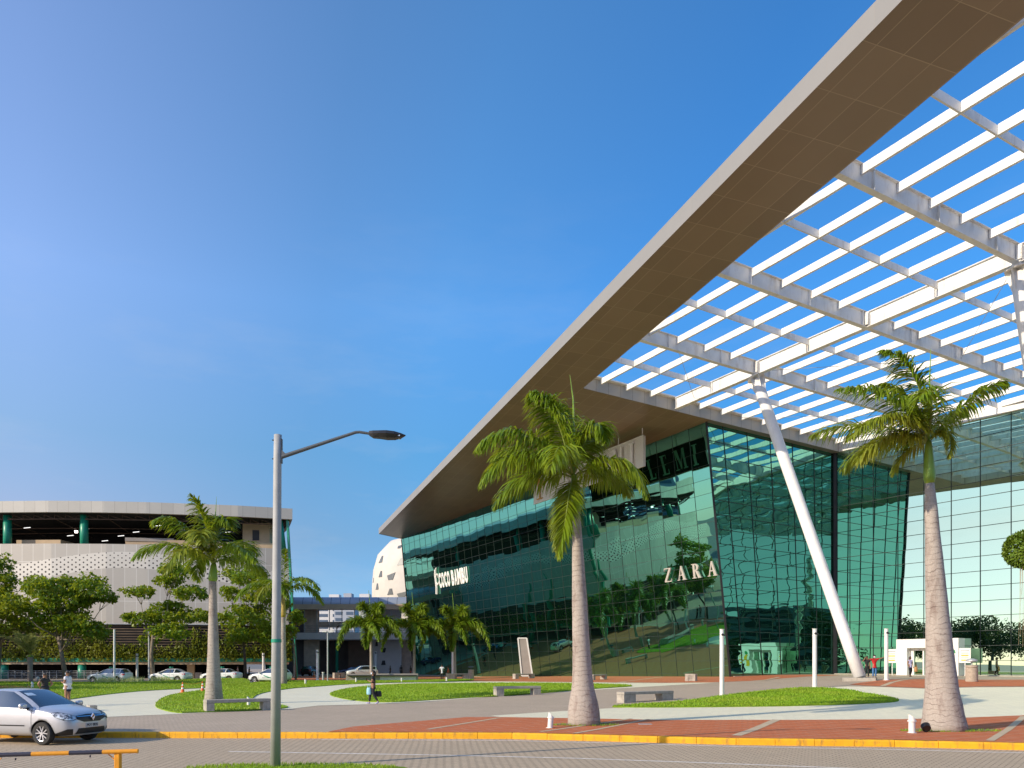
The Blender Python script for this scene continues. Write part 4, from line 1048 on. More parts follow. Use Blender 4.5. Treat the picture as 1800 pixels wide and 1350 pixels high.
def palm(base, topoff, radii, shaft, label, fronds, mat='palmleaf', name='royal_palm', shaftmat='shaft', spear=None, lf={}, nseg=20, flare=True, group=None):
    """topoff: trunk top relative to base; radii along the trunk; fronds in metres from the crown centre"""
    t = empty(name, tuple(base), 0, label, 'palm tree', group)
    tp = Vector(topoff); n = 30; pts = curve_pts(Vector((0, 0, -.05)), tp, n); rad = []
    for k in range(n):
        u = k / (n - 1) * (len(radii) - 1); i = min(int(u), len(radii) - 2); f_ = u - i; f_ = f_ * f_ * (3 - 2 * f_) if 0 else f_
        rad.append(lerp(radii[i], radii[i + 1], f_) * random.uniform(.985, 1.015))
    mb = MB(); mb.tube(pts, rad, 28); o = mb.build('trunk', M['palmtrunk'], t, smooth=True)
    if shaft:
        mb = MB(); rs_ = radii[-1]; mb.tube(curve_pts(tp, tp + Vector((shaft[1], 0, shaft[0])), 9), [rs_ * 1.02, rs_ * 1.28, rs_ * 1.3, rs_ * 1.2, rs_ * 1.1, rs_ * 1.0, rs_ * .9, rs_ * .8, rs_ * .6], 20)
        mb.build('crownshaft', M[shaftmat], t, smooth=True); cc = tp + Vector((shaft[1], 0, shaft[0]))
    else: cc = tp
    for fr in fronds:
        pts_ = [cc + Vector(p) for p in fr[0]]; kw = dict(lf); kw['mat'] = mat
        if len(fr) > 1: kw.update(fr[1])
        frond(t, None, pts_, **kw)
    if spear:
        mb = MB(); mb.tube([cc + Vector(p) for p in spear], [.045, .035, .025, .006][:len(spear)], 6); mb.build('spear_leaf', M['shaft'], t)
    return t
# palm A: in front of the hanging sign.  scale 55 px = 1 m, crown centre at photo (1008, 832)
bA = G(1027, 1274); sA = F / bA.y
def fa(*pp, c=(1008, 832), s=None):
    s = s or sA; return [((x - c[0]) / s, dy, (c[1] - y) / s) for (x, y, dy) in pp]
random.seed(11)
topA = ((1013 - 1027) / sA, 0, (1274 - 901) / sA)
LA = dict(n=165, L=1.08, w_=.056, droop=.55, wind=Vector((-.08, 0, -.25)))
frA = [
 (fa((1006, 828, 0), (988, 770, -.2), (975, 705, -.5), (932, 702, -.8)), dict(n=190, L=1.25, wind=Vector((.12, 0, -.3)))),
 (fa((1006, 828, 0), (1002, 760, .3), (995, 690, .6), (972, 690, .9)), dict(n=150, L=1.1, wind=Vector((.08, 0, -.3)))),
 (fa((1004, 828, 0), (955, 772, -.6), (885, 745, -1.2), (841, 808, -1.5)), dict(L=1.15)),
 (fa((1004, 830, 0), (960, 790, .5), (905, 752, 1.0), (862, 785, 1.4)), dict(n=120)),
 (fa((1004, 832, 0), (950, 808, -.8), (885, 790, -1.4), (848, 868, -1.6)), dict(L=1.15)),
 (fa((1004, 836, 0), (960, 815, .2), (905, 815, .5), (866, 880, .8)), dict(n=110)),
 (fa((1008, 838, 0), (996, 858, -.9), (992, 915, -1.2), (978, 985, -1.2)), dict(n=170, L=.95, droop=.25)),
 (fa((1010, 838, 0), (1000, 856, .6), (988, 880, .8), (978, 955, .9)), dict(n=120, L=.9, droop=.3, mat='palmleafy')),
 (fa((1012, 832, 0), (1060, 792, -.4), (1110, 802, -.8), (1126, 880, -1.0)), dict(L=1.0, wind=Vector((.05, 0, -.3)))),
 (fa((1012, 832, 0), (1050, 805, .6), (1095, 808, 1.0), (1120, 850, 1.4)), dict(n=110, L=.95)),
 (fa((1010, 828, 0), (1022, 770, -.5), (1050, 722, -.9), (1056, 790, -1.2)), dict(L=1.0, n=140)),
 (fa((1010, 828, 0), (1026, 780, .3), (1036, 735, .6), (1046, 770, .9)), dict(n=120, mat='palmleafy', L=1.0)),
 (fa((1006, 830, 0), (990, 800, -1.2), (975, 790, -2.2), (960, 860, -2.8)), dict(n=90)),
]
palm(bA, topA, [.54, .50, .36, .31, .29, .268, .25, .232, .21, .185, .155, .125], ((901 - 835) / sA, -.08), 'tall royal palm in front of the hanging sign, crown over the brown soffit edge', frA, spear=fa((1008, 832, 0), (1008, 760, 0), (1007, 700, 0), (1001, 656, 0)), lf=LA)
mb = MB()
for _ in range(160):
    p = Vector((random.gauss(0, .22), random.gauss(-.2, .15), random.gauss(-.15, .22))) + Vector(topA) + Vector(((953 - 1008) / sA, 0, (978 - 862) / sA)); s_ = .035
    mb.box(p, (s_, s_, s_ * 2), rz=random.random() * 3)
patch(bA.x, bA.y - .05, 1.05, .45, M['soil'], .022); tuft(bA.x, bA.y - .25, 1.1, .4, 450, .06)
# palm B: right, in front of the entrance
bB = G(1660, 1284); sB = F / bB.y; cB = (1632, 752)
fb = lambda *pp: fa(*pp, c=cB, s=sB)
topB = ((1634 - 1660) / sB, 0, (1284 - 850) / sB)
LB = dict(n=150, L=.98, w_=.052, droop=.55, wind=Vector((-.15, 0, -.1)))
frB = [
 (fb((1632, 745, 0), (1618, 690, -.3), (1590, 610, -.6), (1528, 612, -.8)), dict(n=150, L=.85)),
 (fb((1634, 742, 0), (1625, 690, .3), (1600, 640, .5), (1565, 640, .7)), dict(n=135, L=.8)),
 (fb((1630, 748, 0), (1590, 700, -.5), (1520, 665, -1.0), (1438, 690, -1.4)), dict(n=135)),
 (fb((1630, 750, 0), (1580, 715, .6), (1520, 690, 1.0), (1455, 720, 1.4)), dict(n=90)),
 (fb((1630, 752, 0), (1580, 720, -.8), (1510, 715, -1.4), (1445, 780, -1.8)), dict(mat='palmleafy', L=.85)),
 (fb((1630, 755, 0), (1590, 735, -.2), (1530, 745, -.4), (1490, 800, -.6)), dict(mat='palmleafy', n=125)),
 (fb((1630, 756, 0), (1590, 730, .5), (1545, 730, 1.2), (1520, 780, 1.6)), dict(n=90)),
 (fb((1636, 748, 0), (1668, 700, -.4), (1715, 660, -.7), (1736, 668, -.9)), dict(n=112, L=.75, wind=Vector((-.1, 0, -.25)))),
 (fb((1636, 748, 0), (1660, 710, .4), (1700, 672, .7), (1728, 690, .9)), dict(n=75, L=.6, wind=Vector((-.1, 0, -.3)))),
 (fb((1636, 750, 0), (1650, 728, -.3), (1662, 745, -.5), (1652, 790, -.5)), dict(n=75, L=.5, mat='palmleafy')),
 (fb((1631, 756, 0), (1618, 750, .4), (1600, 765, .7), (1590, 800, .8)), dict(n=60, L=.55, mat='palmleafy')),
 (fb((1632, 744, 0), (1610, 700, -1), (1585, 680, -1.8), (1550, 720, -2.2)), dict(n=105)),
]
palm(bB, topB, [.66, .56, .475, .42, .385, .355, .325, .30, .275, .25, .215, .195, .17, .13], ((850 - 775) / sB, -.03), 'tall royal palm in front of the white entrance portal, thick ringed trunk', frB, spear=fb((1632, 752, 0), (1633, 690, 0), (1634, 640, 0), (1636, 590, 0)), lf=LB)
patch(bB.x + .1, bB.y - .05, 1.45, .5, M['soil'], .022); tuft(bB.x, bB.y - .3, 1.5, .4, 500, .07)
# palm C: left lawn
bC = G(376, 1238); sC = F / bC.y; cC = (377, 985)
fc = lambda *pp: fa(*pp, c=cC, s=sC)
topC = ((374 - 376) / sC, 0, (1238 - 1022) / sC)
LC = dict(n=95, L=1.1, w_=.085, droop=.45, wind=Vector((-.1, 0, -.05)))
frC = [
 (fc((377, 985, 0), (372, 940, -.3), (370, 900, -.6), (350, 872, -.9)), dict(n=120, L=1.05)),
 (fc((377, 985, 0), (385, 930, -.3), (400, 890, -.6), (418, 925, -.9)), {}),
 (fc((377, 985, 0), (350, 930, -.5), (310, 900, -1.2), (297, 925, -1.6)), {}),
 (fc((377, 985, 0), (340, 950, -.5), (290, 945, -1.2), (262, 985, -1.6)), {}),
 (fc((377, 985, 0), (350, 960, .5), (320, 960, 1.2), (328, 1010, 1.6)), {}),
 (fc((377, 985, 0), (400, 950, -.5), (440, 950, -1.2), (470, 990, -1.6)), {}),
 (fc((377, 985, 0), (400, 965, .6), (430, 965, 1.5), (448, 1000, 2)), {}),
 (fc((377, 985, 0), (395, 940, .6), (420, 930, 1.5), (432, 960, 2)), dict(n=67)),
 (fc((377, 985, 0), (360, 960, -1.6), (345, 965, -2.4), (335, 1015, -2.8)), dict(mat='palmleafy', n=70)),
 (fc((377, 985, 0), (370, 950, -1), (380, 920, -2), (395, 965, -2.8)), dict(mat='palmleafy')),
]
palm(bC, topC, [.47, .40, .34, .30, .27, .245, .22, .195, .18, .17], ((1022 - 990) / sC, .05), 'royal palm on the left lawn behind the concrete bench', frC, spear=fc((377, 985, 0), (379, 940, 0), (380, 900, 0), (382, 868, 0)), lf=LC)
# palm D: behind the lamp post
bD = G(498, 1203); sD = F / bD.y; cD = (497, 1035)
fd = lambda *pp: fa(*pp, c=cD, s=sD)
LD = dict(n=75, L=1.3, w_=.13, droop=.45)
frD = [
 (fd((497, 1035, 0), (500, 1000, 0), (498, 970, 0), (500, 955, 0)), dict(L=.9)),
 (fd((497, 1035, 0), (515, 1000, -.5), (550, 1000, -1.2), (568, 1030, -1.6)), {}),
 (fd((497, 1035, 0), (520, 1010, .5), (545, 1010, 1.2), (560, 1050, 1.6)), {}),
 (fd((497, 1035, 0), (470, 1010, -.5), (440, 1010, -1.2), (422, 1050, -1.6)), {}),
 (fd((497, 1035, 0), (480, 1000, .5), (450, 1000, 1.2), (430, 1025, 1.6)), {}),
 (fd((497, 1035, 0), (495, 1010, -1.6), (510, 1010, -2.4), (520, 1045, -2.8)), {}),
 (fd((497, 1035, 0), (488, 1010, -1.0), (470, 1020, -2.0), (462, 1055, -2.4)), dict(mat='palmleafy')),
]
palm(bD, (0, 0, (1203 - 1085) / sD), [.38, .34, .31, .28, .25, .23, .21, .19], ((1085 - 1045) / sD, 0), 'slender royal palm standing just right of the lamp post', frD, shaftmat='shafty', lf=LD)
# three foxtail palms at the passage
def fox(px, py, pc, label, seed, frs, hgt=None):
    random.seed(seed); b = G(px, py); s_ = F / b.y
    f_ = lambda *pp: fa(*pp, c=pc, s=s_)
    fr = [(f_(*[(pc[0] + x, pc[1] + y, d) for (x, y, d) in q]), {}) for q in frs]
    palm(b, ((pc[0] - px) / s_, 0, (py - pc[1] - 22) / s_), [.22, .19, .17, .16, .15, .14], (22 / s_, 0), label, fr, mat='foxleaf', name='foxtail_palm', lf=dict(n=150, L=1.25, w_=.15, droop=.3, plum=1.2, wind=Vector((0, 0, -.1))), spear=f_((pc[0], pc[1], 0), (pc[0] - 1, pc[1] - 30, 0), (pc[0] - 4, pc[1] - 62, 0)), group='foxtail palms beside the passage')
base_f = [[(0, 0, 0), (-5, -25, 0), (-15, -45, -.3), (-18, -30, -.5)], [(0, 0, 0), (5, -25, -.5), (18, -45, -1), (22, -22, -1.4)], [(0, 0, 0), (-15, -18, -.5), (-46, -18, -1), (-54, 42, -1.4)], [(0, 0, 0), (-15, -12, .8), (-38, -18, 1.5), (-46, 2, 2)],
          [(0, 0, 0), (15, -20, -.5), (50, -25, -1), (58, 38, -1.4)], [(0, 0, 0), (12, -12, .8), (38, -12, 1.5), (40, 18, 2)], [(0, 0, 0), (2, -5, -1.4), (-4, 15, -2), (-2, 40, -2)], [(0, 0, 0), (4, -12, -1.6), (16, -8, -2.4), (22, 28, -2.8)], [(0, 0, 0), (0, -20, 1), (8, -40, 2), (14, -40, 2)]]
fox(653, 1196, (652, 1100), 'foxtail palm left of the passage, drooping fronds over the white car', 31, base_f)
fox(728, 1195, (728, 1103), 'foxtail palm at the left foot of the glass building, middle of the three', 32, base_f)
fox(800, 1194, (799, 1105), 'foxtail palm before the glass wall beside the trash bin', 33, [[(x * 1.08, y, d) for x, y, d in q] for q in base_f])
# feather-light date palm at far left
random.seed(41); bE = G(53, 1198); sE = F / bE.y
frE = [(fa((53, 1150, 0), (53 + x * .3, 1135, d * .3 - .5), (53 + x * .7, 1118, d - 1), (53 + x * 1.15, 1112 + abs(x) * .35, d * 1.2 - 1.5), c=(53, 1152), s=sE), {}) for x, d in ((-28, -.5), (-20, -1.4), (-9, .5), (0, -1), (9, .8), (20, -.8), (28, .5), (-32, 1), (31, -1), (4, 1.5), (-13, 1.5), (14, -2))]
palm(bE, (0, 0, (1198 - 1155) / sE), [.3, .26, .24, .26, .3], (.25, 0), 'small pale feathery date palm before the creeper wall at far left', frE, mat='dateleaf', name='date_palm', lf=dict(n=60, L=.75, w_=.07, droop=.05, plum=.3, r0=.05))

# ------------------------------------------------------------------ broadleaf trees
def tree(name, base, trunk, tr, clumps, label, cat='tree', group=None, mat='leaf', leaf=.40, dens=58., bark='trunk2', hide=None):
    """trunk: list of points; clumps: (centre, rx, ry, rz)"""
    t = empty(name, tuple(base), 0, label, cat, group)
    mb = MB(); mb.tube(trunk, [lerp(tr, tr * .55, k / (len(trunk) - 1)) for k in range(len(trunk))], 12)
    tip = Vector(trunk[-1]); mid = Vector(trunk[max(0, len(trunk) - 2)])
    for c, rx, ry, rz in clumps:
        c = Vector(c); a = mid.lerp(tip, random.uniform(.3, 1)); m_ = a.lerp(c, .5) + Vector((random.uniform(-.2, .2), 0, -.12 * (c - a).length))
        mb.tube([a, m_, c], [tr * .35, tr * .2, tr * .07], 6)
        for k in range(5):
            e = c + Vector((random.uniform(-.8, .8) * rx, random.uniform(-.8, .8) * ry, random.uniform(-.3, .6) * rz)); mb.tube([m_.lerp(c, .6), e], [tr * .1, tr * .03], 5)
    mb.build('trunk', M[bark], t, smooth=True)
    mb = MB()
    for c, rx, ry, rz in clumps:
        c = Vector(c); vol = 4 * rx * ry * rz; sub = []
        ns_ = max(5, int(8 * (rx * ry * rz) ** .33 * 2.2))
        for k in range(ns_):
            v = Vector((random.gauss(0, 1), random.gauss(0, 1), random.gauss(0, 1))).normalized() * random.uniform(.55, 1.0); sub.append((c + Vector((v.x * rx, v.y * ry, v.z * rz)), random.uniform(.32, .55)))
        N = int(dens * (rx * ry + rx * rz + ry * rz) * 2.2)
        for k in range(N):
            sc, sr = random.choice(sub); v = Vector((random.gauss(0, 1), random.gauss(0, 1), random.gauss(0, 1))).normalized() * random.uniform(.6, 1.05)
            R_ = (rx + rz) / 2 * sr
            p = sc + Vector((v.x * R_ * 1.25, v.y * R_ * 1.2, v.z * R_ * .7))
            s_ = leaf * random.uniform(.6, 1.25)
            d = (v * .6 + Vector((random.uniform(-1, 1), random.uniform(-1, 1), random.uniform(-.9, .5)))).normalized(); e = d.cross(Vector((random.uniform(-1, 1), random.uniform(-1, 1), random.uniform(-1, 1)))).normalized()
            mb.face([p - d * s_ * .5, p + e * s_ * .3, p + d * s_ * .5 - Vector((0, 0, .1 * s_)), p - e * s_ * .3])
    mb.build('crown', M[mat], t)
    return t
def ptree(bpx, bpy, tpts, cl_, label, seed, tr=.28, depth=1.7, **k):
    random.seed(seed); b = G(bpx, bpy); s_ = F / b.y
    tp = [((x - bpx) / s_, 0, (bpy - y) / s_) for x, y in tpts]
    cs = []
    for (x, y, rx, rz) in cl_:
        rx /= s_; rz /= s_
        cs.append((((x - bpx) / s_, random.uniform(-depth, depth), (bpy - y) / s_), rx, min(rx, 2.4), rz))
    return tree(k.pop('name', 'almond_tree'), b, tp, tr, cs, label, group='trees before the curved building', **k)
ptree(-6, 1198, [(-6, 1198), (-2, 1160), (2, 1120)], [(-30, 1000, 35, 25), (8, 990, 16, 14), (15, 1025, 25, 18), (-20, 1050, 40, 25), (22, 1065, 30, 22), (0, 1095, 35, 22), (40, 1100, 20, 14)], 'dense leafy tree cut by the left edge of the picture', 51)
ptree(117, 1199, [(117, 1199), (110, 1160), (103, 1118)], [(60, 1030, 32, 18), (95, 1035, 30, 16), (140, 1020, 32, 13), (160, 1040, 34, 17), (178, 1048, 20, 12), (110, 1060, 48, 22), (70, 1078, 40, 22), (140, 1092, 34, 14), (100, 1095, 44, 18), (165, 1110, 28, 14), (35, 1060, 24, 18)], 'broad tropical almond tree with a pale leaning trunk, second from the left edge', 52)
ptree(270, 1199, [(270, 1199), (266, 1150), (270, 1105)], [(305, 1000, 30, 15), (290, 1018, 28, 10), (245, 1040, 26, 9), (325, 1042, 32, 11), (290, 1062, 20, 8), (245, 1086, 30, 12), (290, 1078, 44, 16), (345, 1082, 26, 10), (255, 1122, 17, 14), (310, 1112, 30, 14)], 'layered almond tree left of the royal palm on the left lawn', 53, tr=.24)
ptree(432, 1196, [(432, 1196), (430, 1150), (426, 1112)], [(412, 1005, 26, 14), (445, 1020, 30, 14), (405, 1042, 22, 12), (460, 1050, 30, 14), (430, 1075, 36, 14), (398, 1088, 18, 12), (440, 1100, 40, 20), (470, 1115, 25, 16), (420, 1120, 25, 12)], 'dark almond tree with thin twin trunk right of the left royal palm', 54, bark='trunkdark', tr=.2)
ptree(520, 1195, [(520, 1195), (519, 1160), (515, 1120)], [(505, 1060, 15, 14), (515, 1085, 16, 16), (508, 1110, 18, 12)], 'small tree squeezed behind the slender royal palm', 55, tr=.14)
# clipped ball tree hanging into the right edge
random.seed(61); bF = G(1850, 1240); sF = F / bF.y
cl_ = [(((1806 - 1850) / sF, 0, (1240 - 966) / sF), .85, .85, .78), (((1875 - 1850) / sF, .3, (1240 - 930) / sF), 1.0, 1.0, .9), (((1900 - 1850) / sF, .3, (1240 - 1000) / sF), .9, .9, .8)]
t = empty('clipped_ball_tree', tuple(bF), 0, 'ball-clipped ficus foliage entering at the right edge with hanging aerial roots', 'tree')
mb = MB(); mb.tube([(0, 0, 0), (.05, 0, 3), (0, 0, 6)], [.2, .16, .12], 10)
for c, a, b_, d_ in cl_: mb.tube([(0, 0, 5), c], [.1, .05], 8)
mb.build('trunk', M['trunk2'], t)
mb = MB()
for c, rx, ry, rz in cl_:
    for _ in range(5200):
        v = Vector((random.gauss(0, 1), random.gauss(0, 1), random.gauss(0, 1))).normalized()
        v = Vector([math.copysign(abs(q) ** .8, q) for q in v]); v.normalize()
        rr = random.uniform(.86, 1.04); p = Vector(c) + Vector((v.x * rx, v.y * ry, v.z * rz)) * rr; s_ = random.uniform(.05, .09); d = (v + Vector((random.uniform(-1, 1), random.uniform(-1, 1), random.uniform(-1, 1)))).normalized(); e = d.cross(v + Vector((.1, .2, .3))).normalized()
        mb.face([p - d * s_, p + e * s_ * .6, p + d * s_, p - e * s_ * .6])
mb.build('crown', M['topiary'], t)
mb = MB()
for k in range(16):
    x = (random.uniform(1790, 1825) - 1850) / sF; y = random.uniform(-.3, .3); zt = (1240 - 990) / sF; L_ = random.uniform(1.2, 3.6)
    mb.tube([(x, y, zt), (x + random.uniform(-.03, .03), y, zt - L_ * .5), (x + random.uniform(-.06, .06), y, zt - L_)], [.008, .006, .004], 4)
mb.build('aerial_roots', M['rope'], t)
# trees and hedge behind the viewer and far left, seen only as reflections
rt = [(-50, 40), (-57, 50), (-47, 32), (-62, 60), (-66, 42), (-52, 66), (-57, 76), (-64, 84), (-58, 56), (-70, 70), (-80, 92), (-85, 60), (-100, 75)]
for i, (x, y) in enumerate(rt):
    random.seed(70 + i); tree('roadside_tree', (x, y, 0), [(0, 0, 0), (.2, 0, 3), (0, 0, 5)], .35, [((random.uniform(-4, 4), random.uniform(-3, 3), random.uniform(5, 9)), 3.4, 3, 2) for k in range(6)], ('spreading dark tree on the far left lawn, mirrored in the entrance glass'), group='trees mirrored in the glass', mat='leafdark', leaf=.5, dens=14)
for i, x in enumerate((-40, -15, 12, 38, 64)):
    random.seed(90 + i); tree('street_tree', (x, -34 + (i % 2) * 5, 0), [(0, 0, 0), (.2, 0, 3), (0, 0, 5)], .35, [((random.uniform(-6, 6), random.uniform(-4, 4), random.uniform(4, 11)), 4.5, 4, 3) for k in range(8)], ('dark street tree across the road, mirrored in the recessed glass'), group='street trees across the road', mat='leafdark', leaf=.9, dens=3)
hb = empty('building_across_the_road', (40, -70, 0), 0, 'plain grey building across the road seen only as a reflection', 'building')
mb = MB(); mb.box((60, -80, 9), (150, 20, 18)); part(mb, 'wall', M['beigegrey'], hb)
mb = MB()
for k in range(5): mb.box((60, -69.9, 2.5 + k * 3.4), (146, .3, 1.7))
part(mb, 'window_bands', M['winglass'], hb)

# ------------------------------------------------------------------ street furniture
def lampost(px, top, bot, w_, label, cams=True, mat='white', group='white slim light posts on the plaza'):
    b = G(px, bot); s_ = F / b.y; H = (bot - top) / s_; t = empty('light_post', tuple(b), 0, label, 'light post', group)
    r = w_ / s_ / 2; mb = MB(); mb.tube([(0, 0, 0), (0, 0, .05), (0, 0, .051), (0, 0, H)], [r * 1.6, r * 1.6, r * 1.08, r], 18); mb.build('shaft', M[mat], t, smooth=False)
    if cams:
        mb = MB(); mb.tube([(0, 0, H - .42), (0, 0, H - .40)], r * 1.25, 18); mb.tube([(0, 0, H - .02), (0, 0, H)], r * 1.25, 18)
        mb.build('collar', M['steelwhite'], t)
        mb = MB(); mb.tube([(0, -r * .6, H - .28), (0, -r * 1.5, H - .28)], r * .55, 10); mb.tube([(r * .4, -r * .4, H - .30), (r * 1.3, -r * 1.1, H - .30)], r * .4, 10); mb.build('spotlight', M['dark'], t)
    return t
lampost(1269, 1106, 1224, 7.5, 'white light post rising from the left end of the right-hand lawn')
lampost(1432, 1105, 1209, 7, 'white light post at the back edge of the right-hand lawn')
lampost(1558, 1105, 1196, 6.5, 'white light post held by the man in the red shirt')
lampost(241, 1149, 1197, 4, 'white light post left of the layered almond tree, before the taxis')
lampost(463, 1148, 1193, 4, 'white light post behind the rightmost taxi, left of the lamp post')
lampost(518, 1144, 1191, 4, 'white light post on red paving between palm trunk and orange cone')
lampost(558, 1142, 1196, 4.5, 'white light post beside the short grey bollard')
lampost(660, 1145, 1186, 4, 'white light post just right of the left foxtail palm trunk')
lampost(733, 1140, 1186, 4.5, 'white light post right of the middle foxtail palm trunk')
lampost(796, 1136, 1190, 4.5, 'white light post touching the right foxtail palm trunk')
lampost(201, 1106, 1201, 3.2, 'tall thin white pole right of the leaning almond trunk', cams=False)
lampost(262, 1110, 1199, 3, 'tall thin pole partly hidden by the layered almond trunk', cams=False, mat='roofgrey')
t = lampost(576, 1110, 1198, 2.4, 'thin grey lamp pole with two small floodlight heads before the passage', cams=False, mat='roofgrey')
mb = MB(); mb.box((-.35, 0, 5.9), (.5, .3, .12)); mb.box((.35, 0, 5.95), (.5, .3, .12)); mb.bar((-.4, 0, 5.8), (.4, 0, 5.8), .05, .05)
o = mb.build('lamp_heads', M['white'], t); o.location.z = (1198 - 1110) / (F / G(576, 1198).y) - 5.9
b = G(568, 1197); t = empty('bollard', tuple(b), 0, 'short grey bollard beside a white light post', 'bollard'); mb = MB(); mb.tube([(0, 0, 0), (0, 0, .9)], .12, 14); mb.build('post', M['roofgrey'], t); mb = MB(); mb.tube([(0, 0, .9), (0, 0, .98)], .15, 14); mb.build('cap', M['steelwhite'], t)
# street lamp in front
b = RD(484, 1346.5, 0.03); sL = F / b.y
t = empty('street_lamp', (b.x, b.y, 0), 0, 'tall grey street lamp with one long arm to the right, standing at the near verge', 'street lamp')
H = (1346.5 - 762) / sL; lx = 4.5 / sL
mb = MB(); mb.tube([(0, 0, 0), (lx * .5, 0, H / 2), (lx * .85, 0, H - .45), (lx, 0, H)], [.108, .092, .082, .08], 24); mb.build('pole', plain('lamp_pole_grey', (.40, .40, .39), .65, 0, .12, 3, .05, .5, ((.2, .2, .17), .4)), t, smooth=True)
mb = MB(); z = (1346.5 - 1124) / sL; mb.tube([(lx * .4, 0, z - .035), (lx * .4, 0, z + .035)], .106, 24); mb.build('green_band', M['greenpaint'], t)
M['armgrey'] = plain('lamp_arm_grey', (.10, .11, .12), .5, .3, .1, 3)
q = lambda x, y: ((x - 484) / sL, 0, (1346.5 - y) / sL)
mb = MB(); mb.tube([q(494, 801), q(560, 779), q(625, 757.5), q(632, 757), q(655, 760.5)], [.045, .038, .032, .03, .028], 12); mb.prism([(q(493, 0)[0], q(0, 812)[2]), (q(496, 0)[0], q(0, 812)[2]), (q(496, 0)[0], q(0, 803)[2]), (q(504, 0)[0], q(0, 797)[2]), (q(496, 0)[0], q(0, 789)[2]), (q(496, 0)[0], q(0, 769)[2]), (q(493, 0)[0], q(0, 769)[2])], (0, -.04, 0), Vector((1, 0, 0)), UP, Vector((0, 1, 0)), .08)
mb.build('arm', M['armgrey'], t, fix=True)
mb = MB()
for y in (771, 804): mb.tube([(q(479, y)[0], 0, q(0, y)[2]), (q(486, y)[0], -.05, q(0, y + 2)[2])], .014, 6)
mb.build('clamp_bolts', M['dark'], t)
hd = [q(649, 757), q(660, 755), q(676, 755.5), q(700, 759), q(713, 763)]
mb = MB(); prof = [(649, 755.5, 763, .05), (656, 755.5, 767, .10), (668, 755.8, 767.5, .14), (680, 756, 769, .17), (694, 757.5, 769, .16), (705, 760, 767, .10), (713, 762.3, 763.5, .015)]
for i in range(len(prof) - 1):
    (xa, ta, ba, wa), (xb, tb, bb, wb) = prof[i], prof[i + 1]
    A_ = [(q(xa, 0)[0], y, q(0, z)[2]) for y, z in ((-wa, (ta + ba) / 2), (-wa * .6, ta), (wa * .6, ta), (wa, (ta + ba) / 2), (wa * .6, ba), (-wa * .6, ba))]
    B_ = [(q(xb, 0)[0], y, q(0, z)[2]) for y, z in ((-wb, (tb + bb) / 2), (-wb * .6, tb), (wb * .6, tb), (wb, (tb + bb) / 2), (wb * .6, bb), (-wb * .6, bb))]
    for k in range(6): mb.face([A_[k], A_[(k + 1) % 6], B_[(k + 1) % 6], B_[k]])
    if i == 0: mb.face(A_)
mb.build('lamp_head', M['dark'], t, fix=True)
mb = MB()
for x in (688, 695, 702): mb.box((q(x, 0)[0], -.08, q(0, 765)[2]), (.05, .05, .03)); mb.box((q(x, 0)[0], .05, q(0, 767.5)[2]), (.05, .05, .02))
mb.build('lens', M['lens'], t)
# shadow-casting neighbour lamp outside the frame at left is not built; benches
def bench(x0, y0, x1, y1, label, hpx, legw=.28, dpt=.5, slope=0):
    a = G(x0, y0); b_ = G(x1, y1); d = (b_ - a); L_ = d.length; ang = math.atan2(d.y, d.x); s_ = F / a.y; h = hpx / s_
    t = empty('concrete_bench', tuple(a), ang, label, 'bench', 'concrete slab benches'); t.location.z = min(a.z, b_.z)
    for x in (legw / 2, L_ - legw / 2):
        mb = MB(); mb.box((x, dpt / 2, h / 2 - .06), (legw, dpt, h - .02)); o = mb.build('leg', M['concrete'], t); bevel(o, .012); bake(o)
    mb = MB(); mb.box((L_ / 2, dpt / 2, h + .0), (L_ + .004, dpt + .02, .13)); o = mb.build('seat', M['concrete'], t); bevel(o, .015); bake(o)
    return t
bench(363, 1252.5, 476, 1248.5, 'long concrete bench at the foot of the left royal palm', 19, .32)
bench(873, 1224.5, 951, 1221, 'concrete bench at the front of the middle lawn', 15.5, .45)
bench(1097, 1236, 1184, 1230, 'concrete bench behind the tip of the right-hand lawn', 17, .75)
bench(906, 1193.5, 940, 1192, 'low dark bench before the white framed leaning panel', 8, .5)
bench(1043, 1196, 1067, 1194, 'small bench by the glass wall just right of the big palm trunk', 9, .5)
bench(1204, 1197.5, 1222, 1197.3, 'short pale concrete block seat below the ZARA letters', 11.5, .6)
bench(588, 1192.5, 606, 1192.3, 'small concrete block seat at the left end of the low planter wall', 9, .6)
bench(786, 1195, 829, 1193.5, 'concrete bench between the right foxtail palm and the trash bin', 10, 1.0)
bench(158, 1250, 171, 1249.5, 'concrete bench end peeping over the silver car bonnet', 7, .3)
def binobj(px, bot, wpx, hpx, lid, label):
    b = G(px, bot); s_ = F / b.y; r = wpx / s_ / 2; H = hpx / s_
    t = empty('trash_bin', tuple(b), 0, label, 'trash bin'); k = .72
    mb = MB(); mb.lathe([(r * .97, 0), (r, .03), (r, H * k * .80), (r * .9, H * k * .82), (r * .9, H * k * .86), (r * 1.04, H * k * .88), (r * 1.0, H * k * .98), (r * .8, H * k)], n=28); mb.build('drum', M['bin'], t, smooth=False)
    mb = MB(); mb.lathe([(r * .12, H * k), (r * .12, H * .86)], n=8); mb.lathe([(r * .3, H * .86), (r * .95, H * .88), (r * .9, H * .95), (r * .3, H)], n=24); mb.build('lid', M['roofgrey' if lid else 'armgrey'], t)
binobj(1708, 1198.5, 20, 41, 1, 'round concrete trash bin with grey dome lid right of the entrance portal')
binobj(828, 1193.5, 10.5, 23, 0, 'round trash bin with dark lid before the left part of the glass wall')
binobj(637, 1184, 9, 12, 0, 'small round bin in front of the off-white car')
